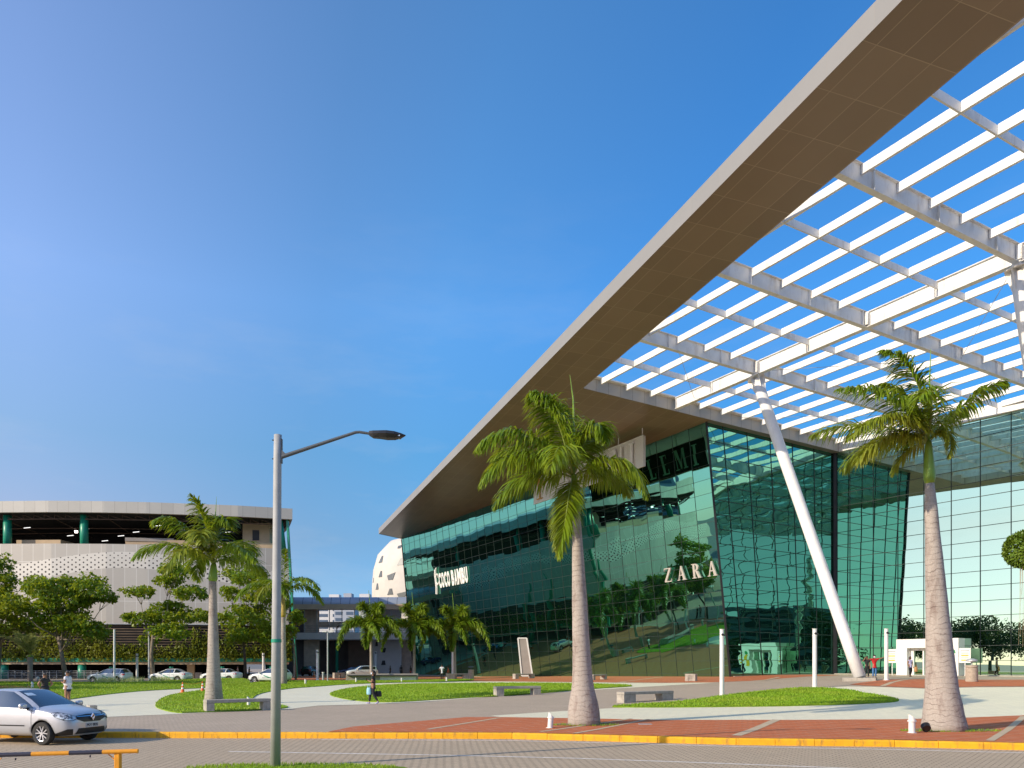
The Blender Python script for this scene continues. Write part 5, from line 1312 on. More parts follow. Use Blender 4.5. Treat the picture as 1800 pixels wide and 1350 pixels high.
# low planter wall
a = G(608, 1197); b_ = G(735, 1196.5); d = (b_ - a); ang = math.atan2(d.y, d.x); Lw_ = d.length; hw = 12.5 / (F / a.y)
t = empty('planter_wall', tuple(a), ang, 'long low grey planter wall with a white face at its right half behind the walking woman', 'planter')
mb = MB(); mb.box((Lw_ / 2, .6, hw / 2), (Lw_, 1.2, hw)); o = mb.build('wall', M['concrete'], t); bevel(o, .02); bake(o)
mb = MB(); mb.box((Lw_ * .72, -.02, hw * .35), (Lw_ * .5, .04, hw * .5)); mb.build('white_face', M['white'], t)
mb = MB(); mb.box((Lw_ * .5, -.25, hw * .78), (Lw_ * .96, .5, .1)); mb.build('ledge_seat', M['darkwall'], t)
# leaning white-framed panel
a = G(932, 1190.5); s_ = F / a.y; H = (1188 - 1121) / s_
t = empty('framed_panel', tuple(a), 0, 'tall white framed grey panel leaning against the glass wall behind a bench', 'panel')
f_ = lambda x, y, dy=0: Vector(((x - 932) / s_, dy, (1190.5 - y) / s_))
A_, B_, C_, D_ = f_(917, 1188), f_(936, 1188), f_(926, 1121.5, .6), f_(910.5, 1121.5, .6)
mb = MB()
for p_, q_ in ((A_, D_), (D_, C_), (C_, B_), (A_, B_)): mb.bar(p_, q_, .16, .16)
mb.build('frame', M['white'], t); mb = MB(); mb.face([A_, B_, C_, D_]); mb.build('panel', M['beigegrey'], t)
# cones
def cone(px, bot, hpx, label, seg=20):
    b = G(px, bot); s_ = F / b.y; H = hpx / s_; t = empty('traffic_cone', tuple(b), random.random(), label, 'traffic cone', 'orange traffic cones'); k = H / .75
    mb = MB(); mb.box((0, 0, .02 * k), (.36 * k, .36 * k, .04 * k)); o = mb.build('base', M['orange'], t); bevel(o, .01); bake(o)
    r_ = lambda z: lerp(.13, .025, z / .75) * k
    for z0, z1, m_ in ((.04, .26, 'orange'), (.26, .38, 'white'), (.38, .50, 'orange'), (.50, .60, 'white'), (.60, .75, 'orange')):
        mb = MB(); mb.tube([(0, 0, z0 * k), (0, 0, z1 * k)], [r_(z0), r_(z1)], seg); mb.build('stripe' if m_ == 'white' else 'cone_body', M[m_], t, smooth=False)
    return b, H
c1, h1 = cone(321, 1218, 19, 'orange and white cone at the left end of the yellow chain')
c2, h2 = cone(356, 1216, 18.5, 'orange and white cone at the right end of the yellow chain, beside the palm')
mb = MB(); P0_ = c1 + UP * h1 * .95; P1_ = c2 + UP * h2 * .95; mb.tube([P0_.lerp(P1_, k / 10) - UP * .12 * math.sin(math.pi * k / 10) for k in range(11)], .022, 6)
tag(mb.build('yellow_chain', M['yellow']), 'yellow chain strung between two orange cones', 'chain')
cone(508, 1190.5, 11, 'distant orange cone right of the slender palm trunk'); cone(552, 1189.5, 10.5, 'distant orange cone behind a light post near the black car'); cone(594, 1187, 9, 'distant orange cone left of the off-white car'); cone(723, 1187, 8, 'distant orange cone beside the middle foxtail trunk')
# stubby white ground lights
def stub(px, bot, hpx, label, ang=0):
    b = G(px, bot); s_ = F / b.y; H = hpx / s_; r = H * .17
    t = empty('ground_light', tuple(b), ang, label, 'ground light', 'stubby white ground lights'); t.rotation_euler = (0, R(4) if hpx > 20 and px < 1200 else 0, ang)
    mb = MB(); mb.tube([(0, 0, 0), (0, 0, .015), (0, 0, .016), (0, 0, H * .62)], [r * 1.5, r * 1.5, r, r], 20); mb.build('pipe', M['white'], t)
    mb = MB(); mb.tube([(0, 0, H * .62), (0, 0, H * .70)], r * 1.3, 20); mb.build('collar', M['white'], t)
    n = 20; mb = MB(); top = []; bot_ = []
    for k in range(n):
        a = 2 * math.pi * k / n; bot_.append((r * math.cos(a), r * math.sin(a), H * .70)); top.append((r * math.cos(a), r * math.sin(a), H * (.86 - .14 * math.cos(a))))
    for k in range(n): mb.face([bot_[k], bot_[(k + 1) % n], top[(k + 1) % n], top[k]])
    mb.face(top); mb.build('slanted_hood', M['white'], t)
stub(967, 1280, 28, 'white ground light on soil left of the middle royal palm'); stub(1603, 1289, 33, 'white ground light on soil left of the right royal palm'); stub(437, 1241, 17, 'white ground light behind the long bench'); stub(537, 1203, 10, 'white ground light on grass right of the slender palm'); stub(626, 1200, 9, 'white ground light left of the walking woman'); stub(706, 1199, 8, 'white ground light before the planter wall'); stub(785, 1198, 8.5, 'white ground light near the man in the white shirt'); stub(57, 1210, 12, 'white ground light beside the short brick path at far left'); stub(226, 1198, 9, 'white ground light near the rear of the leftmost taxi')
b = G(1629, 1288.5) ; t = empty('black_spotlight', tuple(b), 0, 'round black spotlight lying at the foot of the right royal palm', 'spotlight'); mb = MB(); mb.tube([(0, 0, .12), (.02, .12, .2)], [.12, .13], 16); mb.build('housing', M['black'], t); mb = MB(); mb.bar((0, .05, 0), (0, .05, .15), .04, .04); mb.build('bracket', M['black'], t)
b = G(66, 1198); t = empty('white_globe_lamp', tuple(b), 0, 'small white globe on the grass before the railing', 'globe lamp'); mb = MB(); mb.lathe([(.05, 0), (.05, .15), (.16, .2), (.22, .35), (.15, .5), (.03, .55)], n=16); mb.build('globe', M['white'], t, smooth=True); mb = MB(); mb.lathe([(.09, 0), (.09, .16)], n=12); mb.build('foot', M['roofgrey'], t)
b = G(1134, 1274); mb = MB(); mb.box((b.x, b.y, b.z + .018), (.42, .25, .02)); tag(mb.build('drain_cover', M['roofgrey']), 'small grey drain cover in the red brick path', 'cover')
# yellow flowering border before the taxis
random.seed(5); mb = MB(); p = G(175, 1202); q_ = G(330, 1199)
for _ in range(1500):
    u = random.random(); c_ = p.lerp(q_, u) + Vector((random.gauss(0, .15), random.gauss(0, .4), 0)); h_ = random.uniform(.2, .75) * (1 if math.sin(u * 21) > -.2 else .3); a = random.uniform(0, 6.3)
    mb.face([c_ + Vector((-.05, 0, 0)), c_ + Vector((.05, 0, 0)), c_ + Vector((math.cos(a) * .2, math.sin(a) * .2, h_))])
mb.build('border_plants', M['dateleaf'])['kind'] = 'stuff'
# barrier rail in front left: orange and black bands
t = empty('barrier_rail', (-6.2, 12, 0), 0, 'low orange and black striped barrier rail at the lower left corner', 'barrier')
YBR = 12.; s_ = F / YBR; zr = lambda y: EYE + (HZ - y) / s_; xr = lambda x: (x - 900) / s_
pa = Vector((xr(-60), YBR - .3, EYE + (HZ - 1329.5) / (F / (YBR - .3)))); pb = Vector((xr(243), YBR, zr(1320)))
cuts = [(-60, 13, 'yellowbar'), (13, 68, 'navy'), (68, 129.5, 'yellowbar'), (129.5, 184, 'navy'), (184, 243, 'yellowbar')]
for (x0, x1, m_) in cuts:
    u0_ = (x0 + 60) / 303; u1_ = (x1 + 60) / 303; mb = MB(); mb.tube([pa.lerp(pb, u0_), pa.lerp(pb, u1_ - .0005)], .033, 16); part(mb, 'rail_band', M[m_], t, smooth=False)
mb = MB(); pp = Vector((xr(207.5), YBR, 0)); mb.box(pp + UP * (zr(1323) / 2 - .01), (.085, .085, zr(1323))); o = part(mb, 'post', M['yellowbar'], t); bevel(o, .012); bake(o)
mb = MB(); mb.tube([Vector((xr(190), YBR, zr(1325))), Vector((xr(203), YBR, zr(1337)))], .009, 6); mb.tube([Vector((xr(10), YBR - .1, zr(1331))), Vector((xr(-4), YBR - .1, zr(1342)))], .009, 6); part(mb, 'brace', M['yellowbar'], t)
mb = MB()
for x, y in ((35, 1331), (165, 1326)): mb.tube([Vector((xr(x), YBR - .1, zr(y))), Vector((xr(x) - .005, YBR - .1, zr(y + 4)))], .012, 6)
part(mb, 'hook', M['navy'], t)
mb = MB(); q0 = Vector((xr(-120), YBR - .35, 0)); mb.box(q0 + UP * .42, (.085, .085, .84)); part(mb, 'post', M['yellowbar'], t)

# ------------------------------------------------------------------ cars
from mathutils.bvhtree import BVHTree
def car(name, label, st, paint, loc, rz, wheels, wr, cabin, cat='car', group=None, detail=False, sub=2, taxi=False, tail=True):
    """st: stations (x, zbottom, zshoulder, ztop, w, wtop), front first; cabin=(i_cowl, i_roof, i_rear_roof, i_rear_base)"""
    t = empty(name, loc, rz, label, cat, group)
    prof = lambda s: [(0, s[1]), (s[4] * .84, s[1]), (s[4] * .97, s[1] + .13), (s[4], (s[1] + s[2]) * .5), (s[4] * .985, s[2] - .07), (s[4] * .94, s[2]), (s[5], s[3] - .055), (s[5] * .78, s[3] - .012), (0, s[3])]
    v = []; f = []; m = []; n = 16
    for s in st:
        p = prof(s); ring = [(-y, z) for y, z in p[:0:-1]] + p[:8] if 0 else None
        R_ = [(p[i][0], p[i][1]) for i in range(9)] + [(-p[i][0], p[i][1]) for i in range(7, 0, -1)]
        v += [(s[0], y, z) for y, z in R_]
    c0, c1, c2_, c3_ = cabin
    for i in range(len(st) - 1):
        for k in range(n):
            k2 = (k + 1) % n; f.append((i * n + k, (i + 1) * n + k, (i + 1) * n + k2, i * n + k2))
            kk = min(k, 15 - k); g = 0
            if c0 <= i < c3_ and kk == 5: g = 1
            if (c0 <= i < c1 or c2_ <= i < c3_) and kk in (6, 7): g = 1
            m.append(g)
    f.append(tuple(range(n))[::-1] if 0 else tuple(range(n))); m.append(0); e = (len(st) - 1) * n; f.append(tuple(e + k for k in range(n))[::-1]); m.append(0)
    me = bpy.data.meshes.new('body'); me.from_pydata(v, [], f)
    for q in (paint, M['carglass'], M['black']): me.materials.append(q)
    me.polygons.foreach_set('material_index', m)
    bm = bmesh.new(); bm.from_mesh(me); bmesh.ops.recalc_face_normals(bm, faces=bm.faces)
    cr = bm.edges.layers.float.new('crease_edge')
    for e_ in bm.edges:
        if len(e_.link_faces) == 2 and e_.link_faces[0].material_index != e_.link_faces[1].material_index: e_[cr] = .75
        if len(e_.link_faces) == 2 and e_.calc_face_angle(0) > 1.2: e_[cr] = max(e_[cr], .35)
    bm.to_mesh(me); bm.free()
    o = bpy.data.objects.new('body', me); COL.objects.link(o)
    sm = o.modifiers.new('s', 'SUBSURF'); sm.levels = sub; sm.render_levels = sub; bake(o)
    cb = MB()
    for wx in wheels:
        for sy in (-1, 1): cb.tube([(wx, sy * .48, wr), (wx, sy * 1.3, wr)], wr * 1.17, 28)
    cut = cb.build('cutter', [M['black'], M['black'], M['black']]); cut.data.polygons.foreach_set('material_index', [2] * len(cut.data.polygons))
    bmq = bmesh.new(); bmq.from_mesh(cut.data); bmesh.ops.recalc_face_normals(bmq, faces=bmq.faces); bmq.to_mesh(cut.data); bmq.free()
    bo = o.modifiers.new('b', 'BOOLEAN'); bo.object = cut; bo.operation = 'DIFFERENCE'; bo.solver = 'EXACT'; bake(o); bpy.data.objects.remove(cut)
    bm = bmesh.new(); bm.from_mesh(o.data); gl = bm.copy()
    bmesh.ops.delete(bm, geom=[q for q in bm.faces if q.material_index == 1], context='FACES')
    bmesh.ops.delete(gl, geom=[q for q in gl.faces if q.material_index != 1], context='FACES')
    full = BVHTree.FromObject(o, bpy.context.evaluated_depsgraph_get()) if 0 else None
    fb_ = bmesh.new(); fb_.from_mesh(o.data); full = BVHTree.FromBMesh(fb_); fb_.free()
    bm.to_mesh(o.data); bm.free(); o.parent = t
    for p in o.data.polygons: p.use_smooth = p.material_index == 0
    gm = bpy.data.meshes.new('windows'); gl.to_mesh(gm); gl.free()
    for q in (paint, M['carglass'], M['black']): gm.materials.append(q)
    g = bpy.data.objects.new('windows', gm); COL.objects.link(g); g.parent = t; gm.polygons.foreach_set('use_smooth', [True] * len(gm.polygons))
    def decal(nm, poly, org, U, V, mat, off=.006, step=.05, par=None):
        """2-D outline thrown onto the body along U x V"""
        org = Vector(org); U = Vector(U).normalized(); V = Vector(V).normalized(); D = U.cross(V).normalized()
        b = bmesh.new(); b.faces.new([b.verts.new((x, y, 0)) for x, y in poly])
        xs2 = [p[0] for p in poly]; ys2 = [p[1] for p in poly]
        for lo, hi, ax in ((min(xs2), max(xs2), 0), (min(ys2), max(ys2), 1)):
            c_ = lo + step
            while c_ < hi - 1e-4:
                co = [0, 0, 0]; co[ax] = c_; no = [0, 0, 0]; no[ax] = 1; bmesh.ops.bisect_plane(b, geom=b.verts[:] + b.edges[:] + b.faces[:], plane_co=co, plane_no=no, dist=1e-6); c_ += step
        bmesh.ops.triangulate(b, faces=b.faces)
        miss = []
        for vv in b.verts:
            p = org + U * vv.co.x + V * vv.co.y
            hit = full.ray_cast(p + D * 2, -D)
            if hit[0] is not None: vv.co = hit[0] + hit[1] * off if hit[1].dot(D) > 0 else hit[0] + D * off
            else: miss.append(vv)
        bmesh.ops.delete(b, geom=miss, context='VERTS')
        me_ = bpy.data.meshes.new(nm); b.to_mesh(me_); b.free(); me_.materials.append(mat); ob = bpy.data.objects.new(nm, me_); COL.objects.link(ob); ob.parent = par or t; return ob
    for wx in wheels:
        for sy in (-1, 1):
            yy = sy * (st[len(st) // 2][4] - .10)
            mb = MB(); W_ = .19; prf = [(wr * .66, -W_ / 2), (wr * .93, -W_ / 2), (wr * .99, -W_ * .36), (wr, 0), (wr * .99, W_ * .36), (wr * .93, W_ / 2), (wr * .66, W_ / 2)]
            bi = 0; nn = 36; ring = []
            for r_, y_ in prf: ring.append([(wx + r_ * math.cos(2 * math.pi * k / nn), yy + y_, wr + r_ * math.sin(2 * math.pi * k / nn)) for k in range(nn)])
            for a_, b2 in zip(ring[:-1], ring[1:]):
                for k in range(nn): mb.face([a_[k], a_[(k + 1) % nn], b2[(k + 1) % nn], b2[k]])
            wo = mb.build('wheel', M['rubber'], t, smooth=True, fix=True)
            mb = MB(); ys_ = yy + sy * (W_ / 2 - .035); rr = wr * .68
            mb.tube([(wx, ys_ - sy * .05, wr), (wx, ys_ - sy * .03, wr)], rr, 36, 1)
            nsp = 5 if detail else 5
            for k in range(nsp):
                for dd in (-.20, .20):
                    a = 2 * math.pi * k / nsp + .3; a1 = a + dd * .4; a2_ = a + dd * 1.5
                    mb.bar((wx + .05 * math.cos(a1), ys_, wr + .05 * math.sin(a1)), (wx + rr * .97 * math.cos(a2_), ys_ + sy * .01, wr + rr * .97 * math.sin(a2_)), rr * .13, rr * .13)
            mb.tube([(wx, ys_ - sy * .02, wr), (wx, ys_ + sy * .02, wr)], rr * .22, 16)
            n2 = 36
            for k in range(n2):
                a = 2 * math.pi * k / n2; b2 = 2 * math.pi * (k + 1) / n2
                for (r0_, y0_, r1_, y1_) in ((rr * .92, .012, rr * 1.03, .02), (rr * 1.03, .02, rr * 1.03, -.03), (rr * .92, .012, rr * .92, -.05)):
                    mb.face([(wx + r0_ * math.cos(a), ys_ + sy * y0_, wr + r0_ * math.sin(a)), (wx + r0_ * math.cos(b2), ys_ + sy * y0_, wr + r0_ * math.sin(b2)), (wx + r1_ * math.cos(b2), ys_ + sy * y1_, wr + r1_ * math.sin(b2)), (wx + r1_ * math.cos(a), ys_ + sy * y1_, wr + r1_ * math.sin(a))])
            mb.build('rim', [M['rim'], M['black']], wo, fix=True)
    # pillars follow the upper window line
    def edge(i, k, sy):
        p = prof(st[i]); return Vector((st[i][0], sy * p[k][0], p[k][1]))
    Wd = st[len(st) // 2][4]; xf = st[0][0]; xr_ = st[-1][0]
    for sy in (-1, 1):
        S = (1, 0, 0) if sy < 0 else (-1, 0, 0); Vz = (0, 0, 1); sg = 1 if sy < 0 else -1
        xm = (st[c1][0] + st[c2_][0]) / 2; zb_ = st[c1 + 1][2]; zt_ = st[c1 + 1][3]
        decal('door_pillar', [(-.045, zb_ + .02), (.045, zb_ + .02), (.035, zt_ - .09), (-.035, zt_ - .09)], (xm, sy * 1, 0), S, Vz, M['black'], .008)
        xa = st[c1][0]
        decal('rear_pillar', [(-.04, zb_ + .02), (.04, zb_ + .02), (.05, zt_ - .11), (-.02, zt_ - .11)], (st[c2_][0] + .1, sy * 1, 0), S, Vz, paint, .008)
        for xs3, nm in ((st[c0][0] - .12, 'door_seam'), (xm, 'door_seam'), (st[c2_][0] + .05, 'door_seam')):
            decal(nm, [(-.006, .30), (.006, .30), (.006, zb_ + .01), (-.006, zb_ + .01)], (xs3, sy * 1, 0), S, Vz, M['black'], .003)
        for xs3 in (xm + .16 * 1, st[c2_][0] + .25): decal('door_handle', [(-.09, zb_ - .17), (.09, zb_ - .17), (.09, zb_ - .135), (-.09, zb_ - .135)], (xs3, sy * 1, 0), S, Vz, paint if not taxi else M['roofgrey'], .03)
        decal('side_moulding', [(-.62, .50), (.62, .50), (.62, .53), (-.62, .53)], (xm + .62, sy * 1, 0), S, Vz, M['black'], .012)
        decal('side_moulding', [(-.5, .50), (.5, .50), (.5, .53), (-.5, .53)], (xm - .56, sy * 1, 0), S, Vz, M['black'], .012)
        # windscreen pillar
        x0_, x1_ = st[c0][0], st[c1][0]; z0_, z1_ = st[c0][2] - .03, st[c1][3] - .05
        pw_ = [(x0_ - .02, z0_), (x0_ + .10, z0_), (lerp(x0_, x1_, .5) + .05, lerp(z0_, z1_, .5) + .02), (x1_ + .02, z1_ - .005), (x1_ - .10, z1_ - .005), (lerp(x0_, x1_, .5) - .04, lerp(z0_, z1_, .5) - .01)]
        if sy > 0: pw_ = [(-x_, z_) for x_, z_ in pw_][::-1]
        decal('windscreen_pillar', pw_, (0, sy, 0), S, Vz, paint, .012, .06)
        # mirror
        mx = st[c0][0] - .28; mb = MB(); mb.box((mx, sy * (Wd + .10), st[c0][2] + .07), (.13, .22, .15)); o_ = mb.build('mirror', paint, t); bevel(o_, .05, 3); bake(o_); smooth_all(o_)
        mb = MB(); mb.box((mx - .01, sy * (Wd - .02), st[c0][2] + .01), (.1, .12, .05)); mb.build('mirror_stalk', M['black'], o_)
    if tail:
        for sy in (-1, 1):
            c_ = Vector((xr_, sy * (Wd - .16), 0)); s3 = 1 / math.sqrt(2)
            decal('tail_light', [(-.07, st[-2][2] - .2), (.09, st[-2][2] - .2), (.09, st[-2][2] - .03), (-.07, st[-2][2] - .03)], (xr_ + .1, sy * (Wd - .12), 0), (0, -1, 0), Vz, M['redlight'], .006)
    return t, decal, st, Wd, prof
hatch = [(2.03, .40, .62, .66, .40, .30), (1.99, .27, .70, .76, .62, .48), (1.86, .22, .78, .855, .76, .60), (1.62, .20, .86, .93, .83, .66), (1.25, .20, .93, 1.00, .855, .70), (.98, .20, .965, 1.04, .865, .70),
         (.55, .20, .98, 1.27, .87, .60), (.10, .20, .985, 1.455, .87, .57), (-.35, .20, .99, 1.50, .87, .585), (-.85, .20, 1.0, 1.49, .87, .585), (-1.30, .22, 1.01, 1.44, .865, .57), (-1.72, .26, 1.02, 1.30, .85, .56), (-1.95, .34, 1.0, 1.06, .78, .6), (-2.03, .45, .85, .9, .6, .5)]
th = R(-14.5)
pw = Vector((-12.52, 21.26, 0)); loc = pw - Vector((math.cos(th) * 1.19 - math.sin(th) * -.80, math.sin(th) * 1.19 + math.cos(th) * -.80, 0))
t, decal, st, Wd, prof = car('silver_car', 'silver hatchback driving in from the left edge, front wheel turned to the kerb', hatch, M['silver'], tuple(loc), th, (1.19, -1.40), .31, (5, 7, 10, 12), detail=True)
X_, Y_, Z_ = Vector((1, 0, 0)), Vector((0, 1, 0)), UP
for sy in (-1, 1):
    # headlamp wraps the corner: thrown at 40 degrees
    a = R(38) * sy; D = Vector((math.cos(a), math.sin(a), 0)); Uh = UP.cross(D); Uh = Vector((-math.sin(a), math.cos(a), 0))
    sg = sy
    pl = [(.36, .845), (.20, .86), (.02, .83), (-.17, .78), (-.19, .70), (-.10, .66), (.10, .675), (.27, .745)]
    pl = [(x * sg, z) for x, z in pl]
    if sg < 0: pl = pl[::-1]
    c_ = Vector((1.78, sy * .60, 0))
    decal('headlight_surround', [(x * 1.06, .76 + (z - .76) * 1.16) for x, z in pl], c_, Uh, Z_, M['black'], .005, .04)
    hl = decal('headlight', pl, c_, Uh, Z_, M['lens'], .010, .04)
    pl2 = [(x, z) for x, z in [(.30, .30), (.02, .43), (-.12, .43), (-.12, .27), (.26, .25)]]; pl2 = [(x * sg, z) for x, z in pl2]
    if sg < 0: pl2 = pl2[::-1]
    decal('fog_lamp_recess', pl2, c_, Uh, Z_, M['black'], .006, .04)
decal('grille', [(-.50, .68), (-.28, .60), (.28, .60), (.50, .68), (.46, .77), (.12, .80), (-.12, .80), (-.46, .77)], (2, 0, 0), (0, 1, 0), Z_, M['black'], .006)
decal('grille_bar', [(-.46, .735), (.46, .735), (.46, .755), (-.46, .755)], (2, 0, 0), (0, 1, 0), Z_, M['chrome'], .016)
decal('lower_intake', [(-.52, .29), (.52, .29), (.46, .44), (-.46, .44)], (2, 0, 0), (0, 1, 0), Z_, M['black'], .008)
g = MB(); c_ = Vector((2.045, 0, .725))
for (a_, b2, c3_, d_) in (((0, .10), (.065, 0), (.035, 0), (0, .055)), ((.065, 0), (0, -.10), (0, -.055), (.035, 0)), ((0, -.10), (-.065, 0), (-.035, 0), (0, -.055)), ((-.065, 0), (0, .10), (0, .055), (-.035, 0))):
    g.prism([a_, b2, c3_, d_], c_, Y_, Z_, X_, .025)
g.build('diamond_badge', M['chrome'], t, fix=True)
g = MB(); g.box((2.035, 0, .515), (.02, .42, .13)); pt = g.build('number_plate', M['plate'], t)
me = fontmesh('PDY 0835', .095, .003, .002); me.transform(Matrix.Translation((2.048, -.2, .48)) @ Matrix(((0, 0, 1, 0), (1, 0, 0, 0), (0, 1, 0, 0), (0, 0, 0, 1))))
me.materials.append(M['navy']); o = bpy.data.objects.new('plate_text', me); COL.objects.link(o); o.parent = pt
decal('inspection_sticker', [(-.12, 1.30), (.12, 1.30), (.10, 1.37), (-.10, 1.37)], (0, -.38, 0), (0, 1, 0), Z_, M['mask'], .004)
g = MB(); g.tube([(-.1, 0, 1.49), (-.16, 0, 1.62)], .008, 6); g.build('antenna', M['black'], t)
# white taxis
wagon = [(2.2, .42, .60, .64, .45, .35), (2.15, .27, .70, .76, .68, .5), (1.95, .2, .80, .86, .82, .62), (1.5, .2, .90, .96, .87, .68), (1.0, .2, .95, 1.02, .88, .70), (.5, .2, .97, 1.27, .88, .62), (.1, .2, .98, 1.44, .88, .6), (-.5, .2, .99, 1.49, .88, .6), (-1.2, .2, 1.0, 1.47, .88, .6), (-1.65, .22, 1.01, 1.42, .87, .59), (-2.0, .3, 1.0, 1.08, .82, .6), (-2.12, .42, .85, .9, .65, .5)]
sedan = [(2.2, .42, .60, .64, .45, .35), (2.15, .27, .70, .76, .68, .5), (1.95, .2, .80, .86, .82, .62), (1.5, .2, .90, .96, .87, .68), (1.0, .2, .95, 1.02, .88, .70), (.5, .2, .97, 1.27, .88, .62), (.1, .2, .98, 1.42, .88, .6), (-.5, .2, .99, 1.46, .88, .6), (-.95, .2, 1.0, 1.40, .88, .59), (-1.5, .22, 1.01, 1.12, .87, .6), (-2.0, .28, 1.0, 1.06, .84, .62), (-2.15, .42, .9, .93, .65, .5)]
def taxi(px, bot, stt, label, cabin, rz=R(172), heading=None):
    b = G(px, bot); q_, dc, s2, wd_, pr2 = car('taxi', label, stt, M['taxi'], (b.x, b.y + .9, gz(b.x, b.y) - .02), rz, (1.35, -1.28), .32, cabin, cat='taxi', group='white taxis waiting in a row', taxi=True, sub=1)
    mb = MB(); mb.box((-.1, 0, 1.57), (.16, .5, .13)); mb.build('roof_sign', M['greenpaint'], q_)
    for sy in (-1, 1):
        S = (1, 0, 0) if sy < 0 else (-1, 0, 0)
        dc('green_stripe', [(-.9, .42), (.3, .48), (.9, .70), (.9, .80), (.2, .56), (-.9, .5)] if sy < 0 else [(.9, .42), (.9, .5), (-.2, .56), (-.9, .8), (-.9, .7), (-.3, .48)], (-.6, sy, 0), S, UP, M['greenpaint'], .01, .1)
        a = R(38) * sy; Uh = Vector((-math.sin(a), math.cos(a), 0)); pl = [(.28 * sy, .83), (-.15 * sy, .76), (-.15 * sy, .64), (.2 * sy, .68)]; pl = pl if sy > 0 else pl[::-1]
        dc('headlight', pl, (1.9, sy * .62, 0), Uh, UP, M['lens'], .012, .08)
    dc('grille', [(-.4, .56), (.4, .56), (.42, .70), (-.42, .70)], (2.1, 0, 0), (0, 1, 0), UP, M['black'], .012, .1)
    dc('lower_intake', [(-.5, .30), (.5, .30), (.45, .42), (-.45, .42)], (2.1, 0, 0), (0, 1, 0), UP, M['black'], .012, .1)
    return q_
taxi(186, 1200.5, wagon, 'white taxi estate car, leftmost of the waiting row', (4, 6, 9, 10))
taxi(293, 1199.5, sedan, 'white taxi saloon behind the layered almond trunk, second of the row', (4, 6, 8, 9))
taxi(384, 1198.5, sedan, 'white taxi saloon half hidden by the left royal palm', (4, 6, 8, 9))
taxi(471, 1200, wagon, 'white taxi hatchback between the dark almond trunk and the lamp post', (4, 6, 9, 10), R(168))
suv = [(2.25, .5, .75, .80, .5, .4), (2.2, .33, .88, .95, .75, .6), (2.0, .27, .98, 1.04, .88, .7), (1.5, .27, 1.06, 1.12, .92, .74), (1.05, .27, 1.10, 1.17, .93, .75), (.6, .27, 1.12, 1.45, .93, .68), (.25, .27, 1.13, 1.66, .93, .66), (-.5, .27, 1.14, 1.72, .93, .66), (-1.5, .27, 1.15, 1.70, .93, .66), (-2.0, .3, 1.15, 1.62, .92, .64), (-2.2, .4, 1.1, 1.2, .86, .64), (-2.28, .5, .95, 1.0, .7, .5)]
b = G(633, 1191.5); t_, dc, *_r = car('off_white_suv', 'off-white sport utility car parked before the passage behind a foxtail palm', suv, M['suvw'], (b.x, b.y + .9, gz(b.x, b.y)), R(205), (1.38, -1.35), .36, (4, 6, 9, 10), sub=1)
dc('bumper_guard', [(-.75, .35), (.75, .35), (.75, .62), (-.75, .62)], (2.1, 0, 0), (0, 1, 0), UP, M['dark'], .02, .1); dc('grille', [(-.4, .7), (.4, .7), (.4, .86), (-.4, .86)], (2.1, 0, 0), (0, 1, 0), UP, M['black'], .015, .1)
b = G(541, 1188.5); car('black_car', 'black car seen from behind with red tail lights before the passage', suv, M['carblack'], (b.x, b.y + 2, gz(b.x, b.y)), R(80), (1.38, -1.35), .36, (4, 6, 9, 10), sub=1)
b = G(612, 1186.5); car('dark_blue_car', 'dark blue car mostly hidden behind the off-white car', sedan, M['carblue'], (b.x, b.y + 2, gz(b.x, b.y)), R(200), (1.35, -1.28), .32, (4, 6, 8, 9), sub=1)

# ------------------------------------------------------------------ people
def skinmesh(name, V, E, rad, mat, parent, sub=1):
    me = bpy.data.meshes.new(name); me.from_pydata([tuple(v) for v in V], E, []); o = bpy.data.objects.new(name, me); COL.objects.link(o)
    sk = o.modifiers.new('k', 'SKIN'); sk.use_smooth_shade = True
    if not me.skin_vertices: me.attributes.new('skin', 'FLOAT', 'POINT') if 0 else None
    if not me.skin_vertices:
        bm = bmesh.new(); bm.from_mesh(me); bm.verts.layers.skin.verify(); bm.to_mesh(me); bm.free()
    for i, r in enumerate(rad):
        me.skin_vertices[0].data[i].radius = (r, r) if not hasattr(r, '__len__') else r
    me.skin_vertices[0].data[0].use_root = True
    s = o.modifiers.new('s', 'SUBSURF'); s.levels = s.render_levels = sub
    bake(o); o.data.materials.clear(); o.data.materials.append(mat); o.parent = parent; smooth_all(o); return o
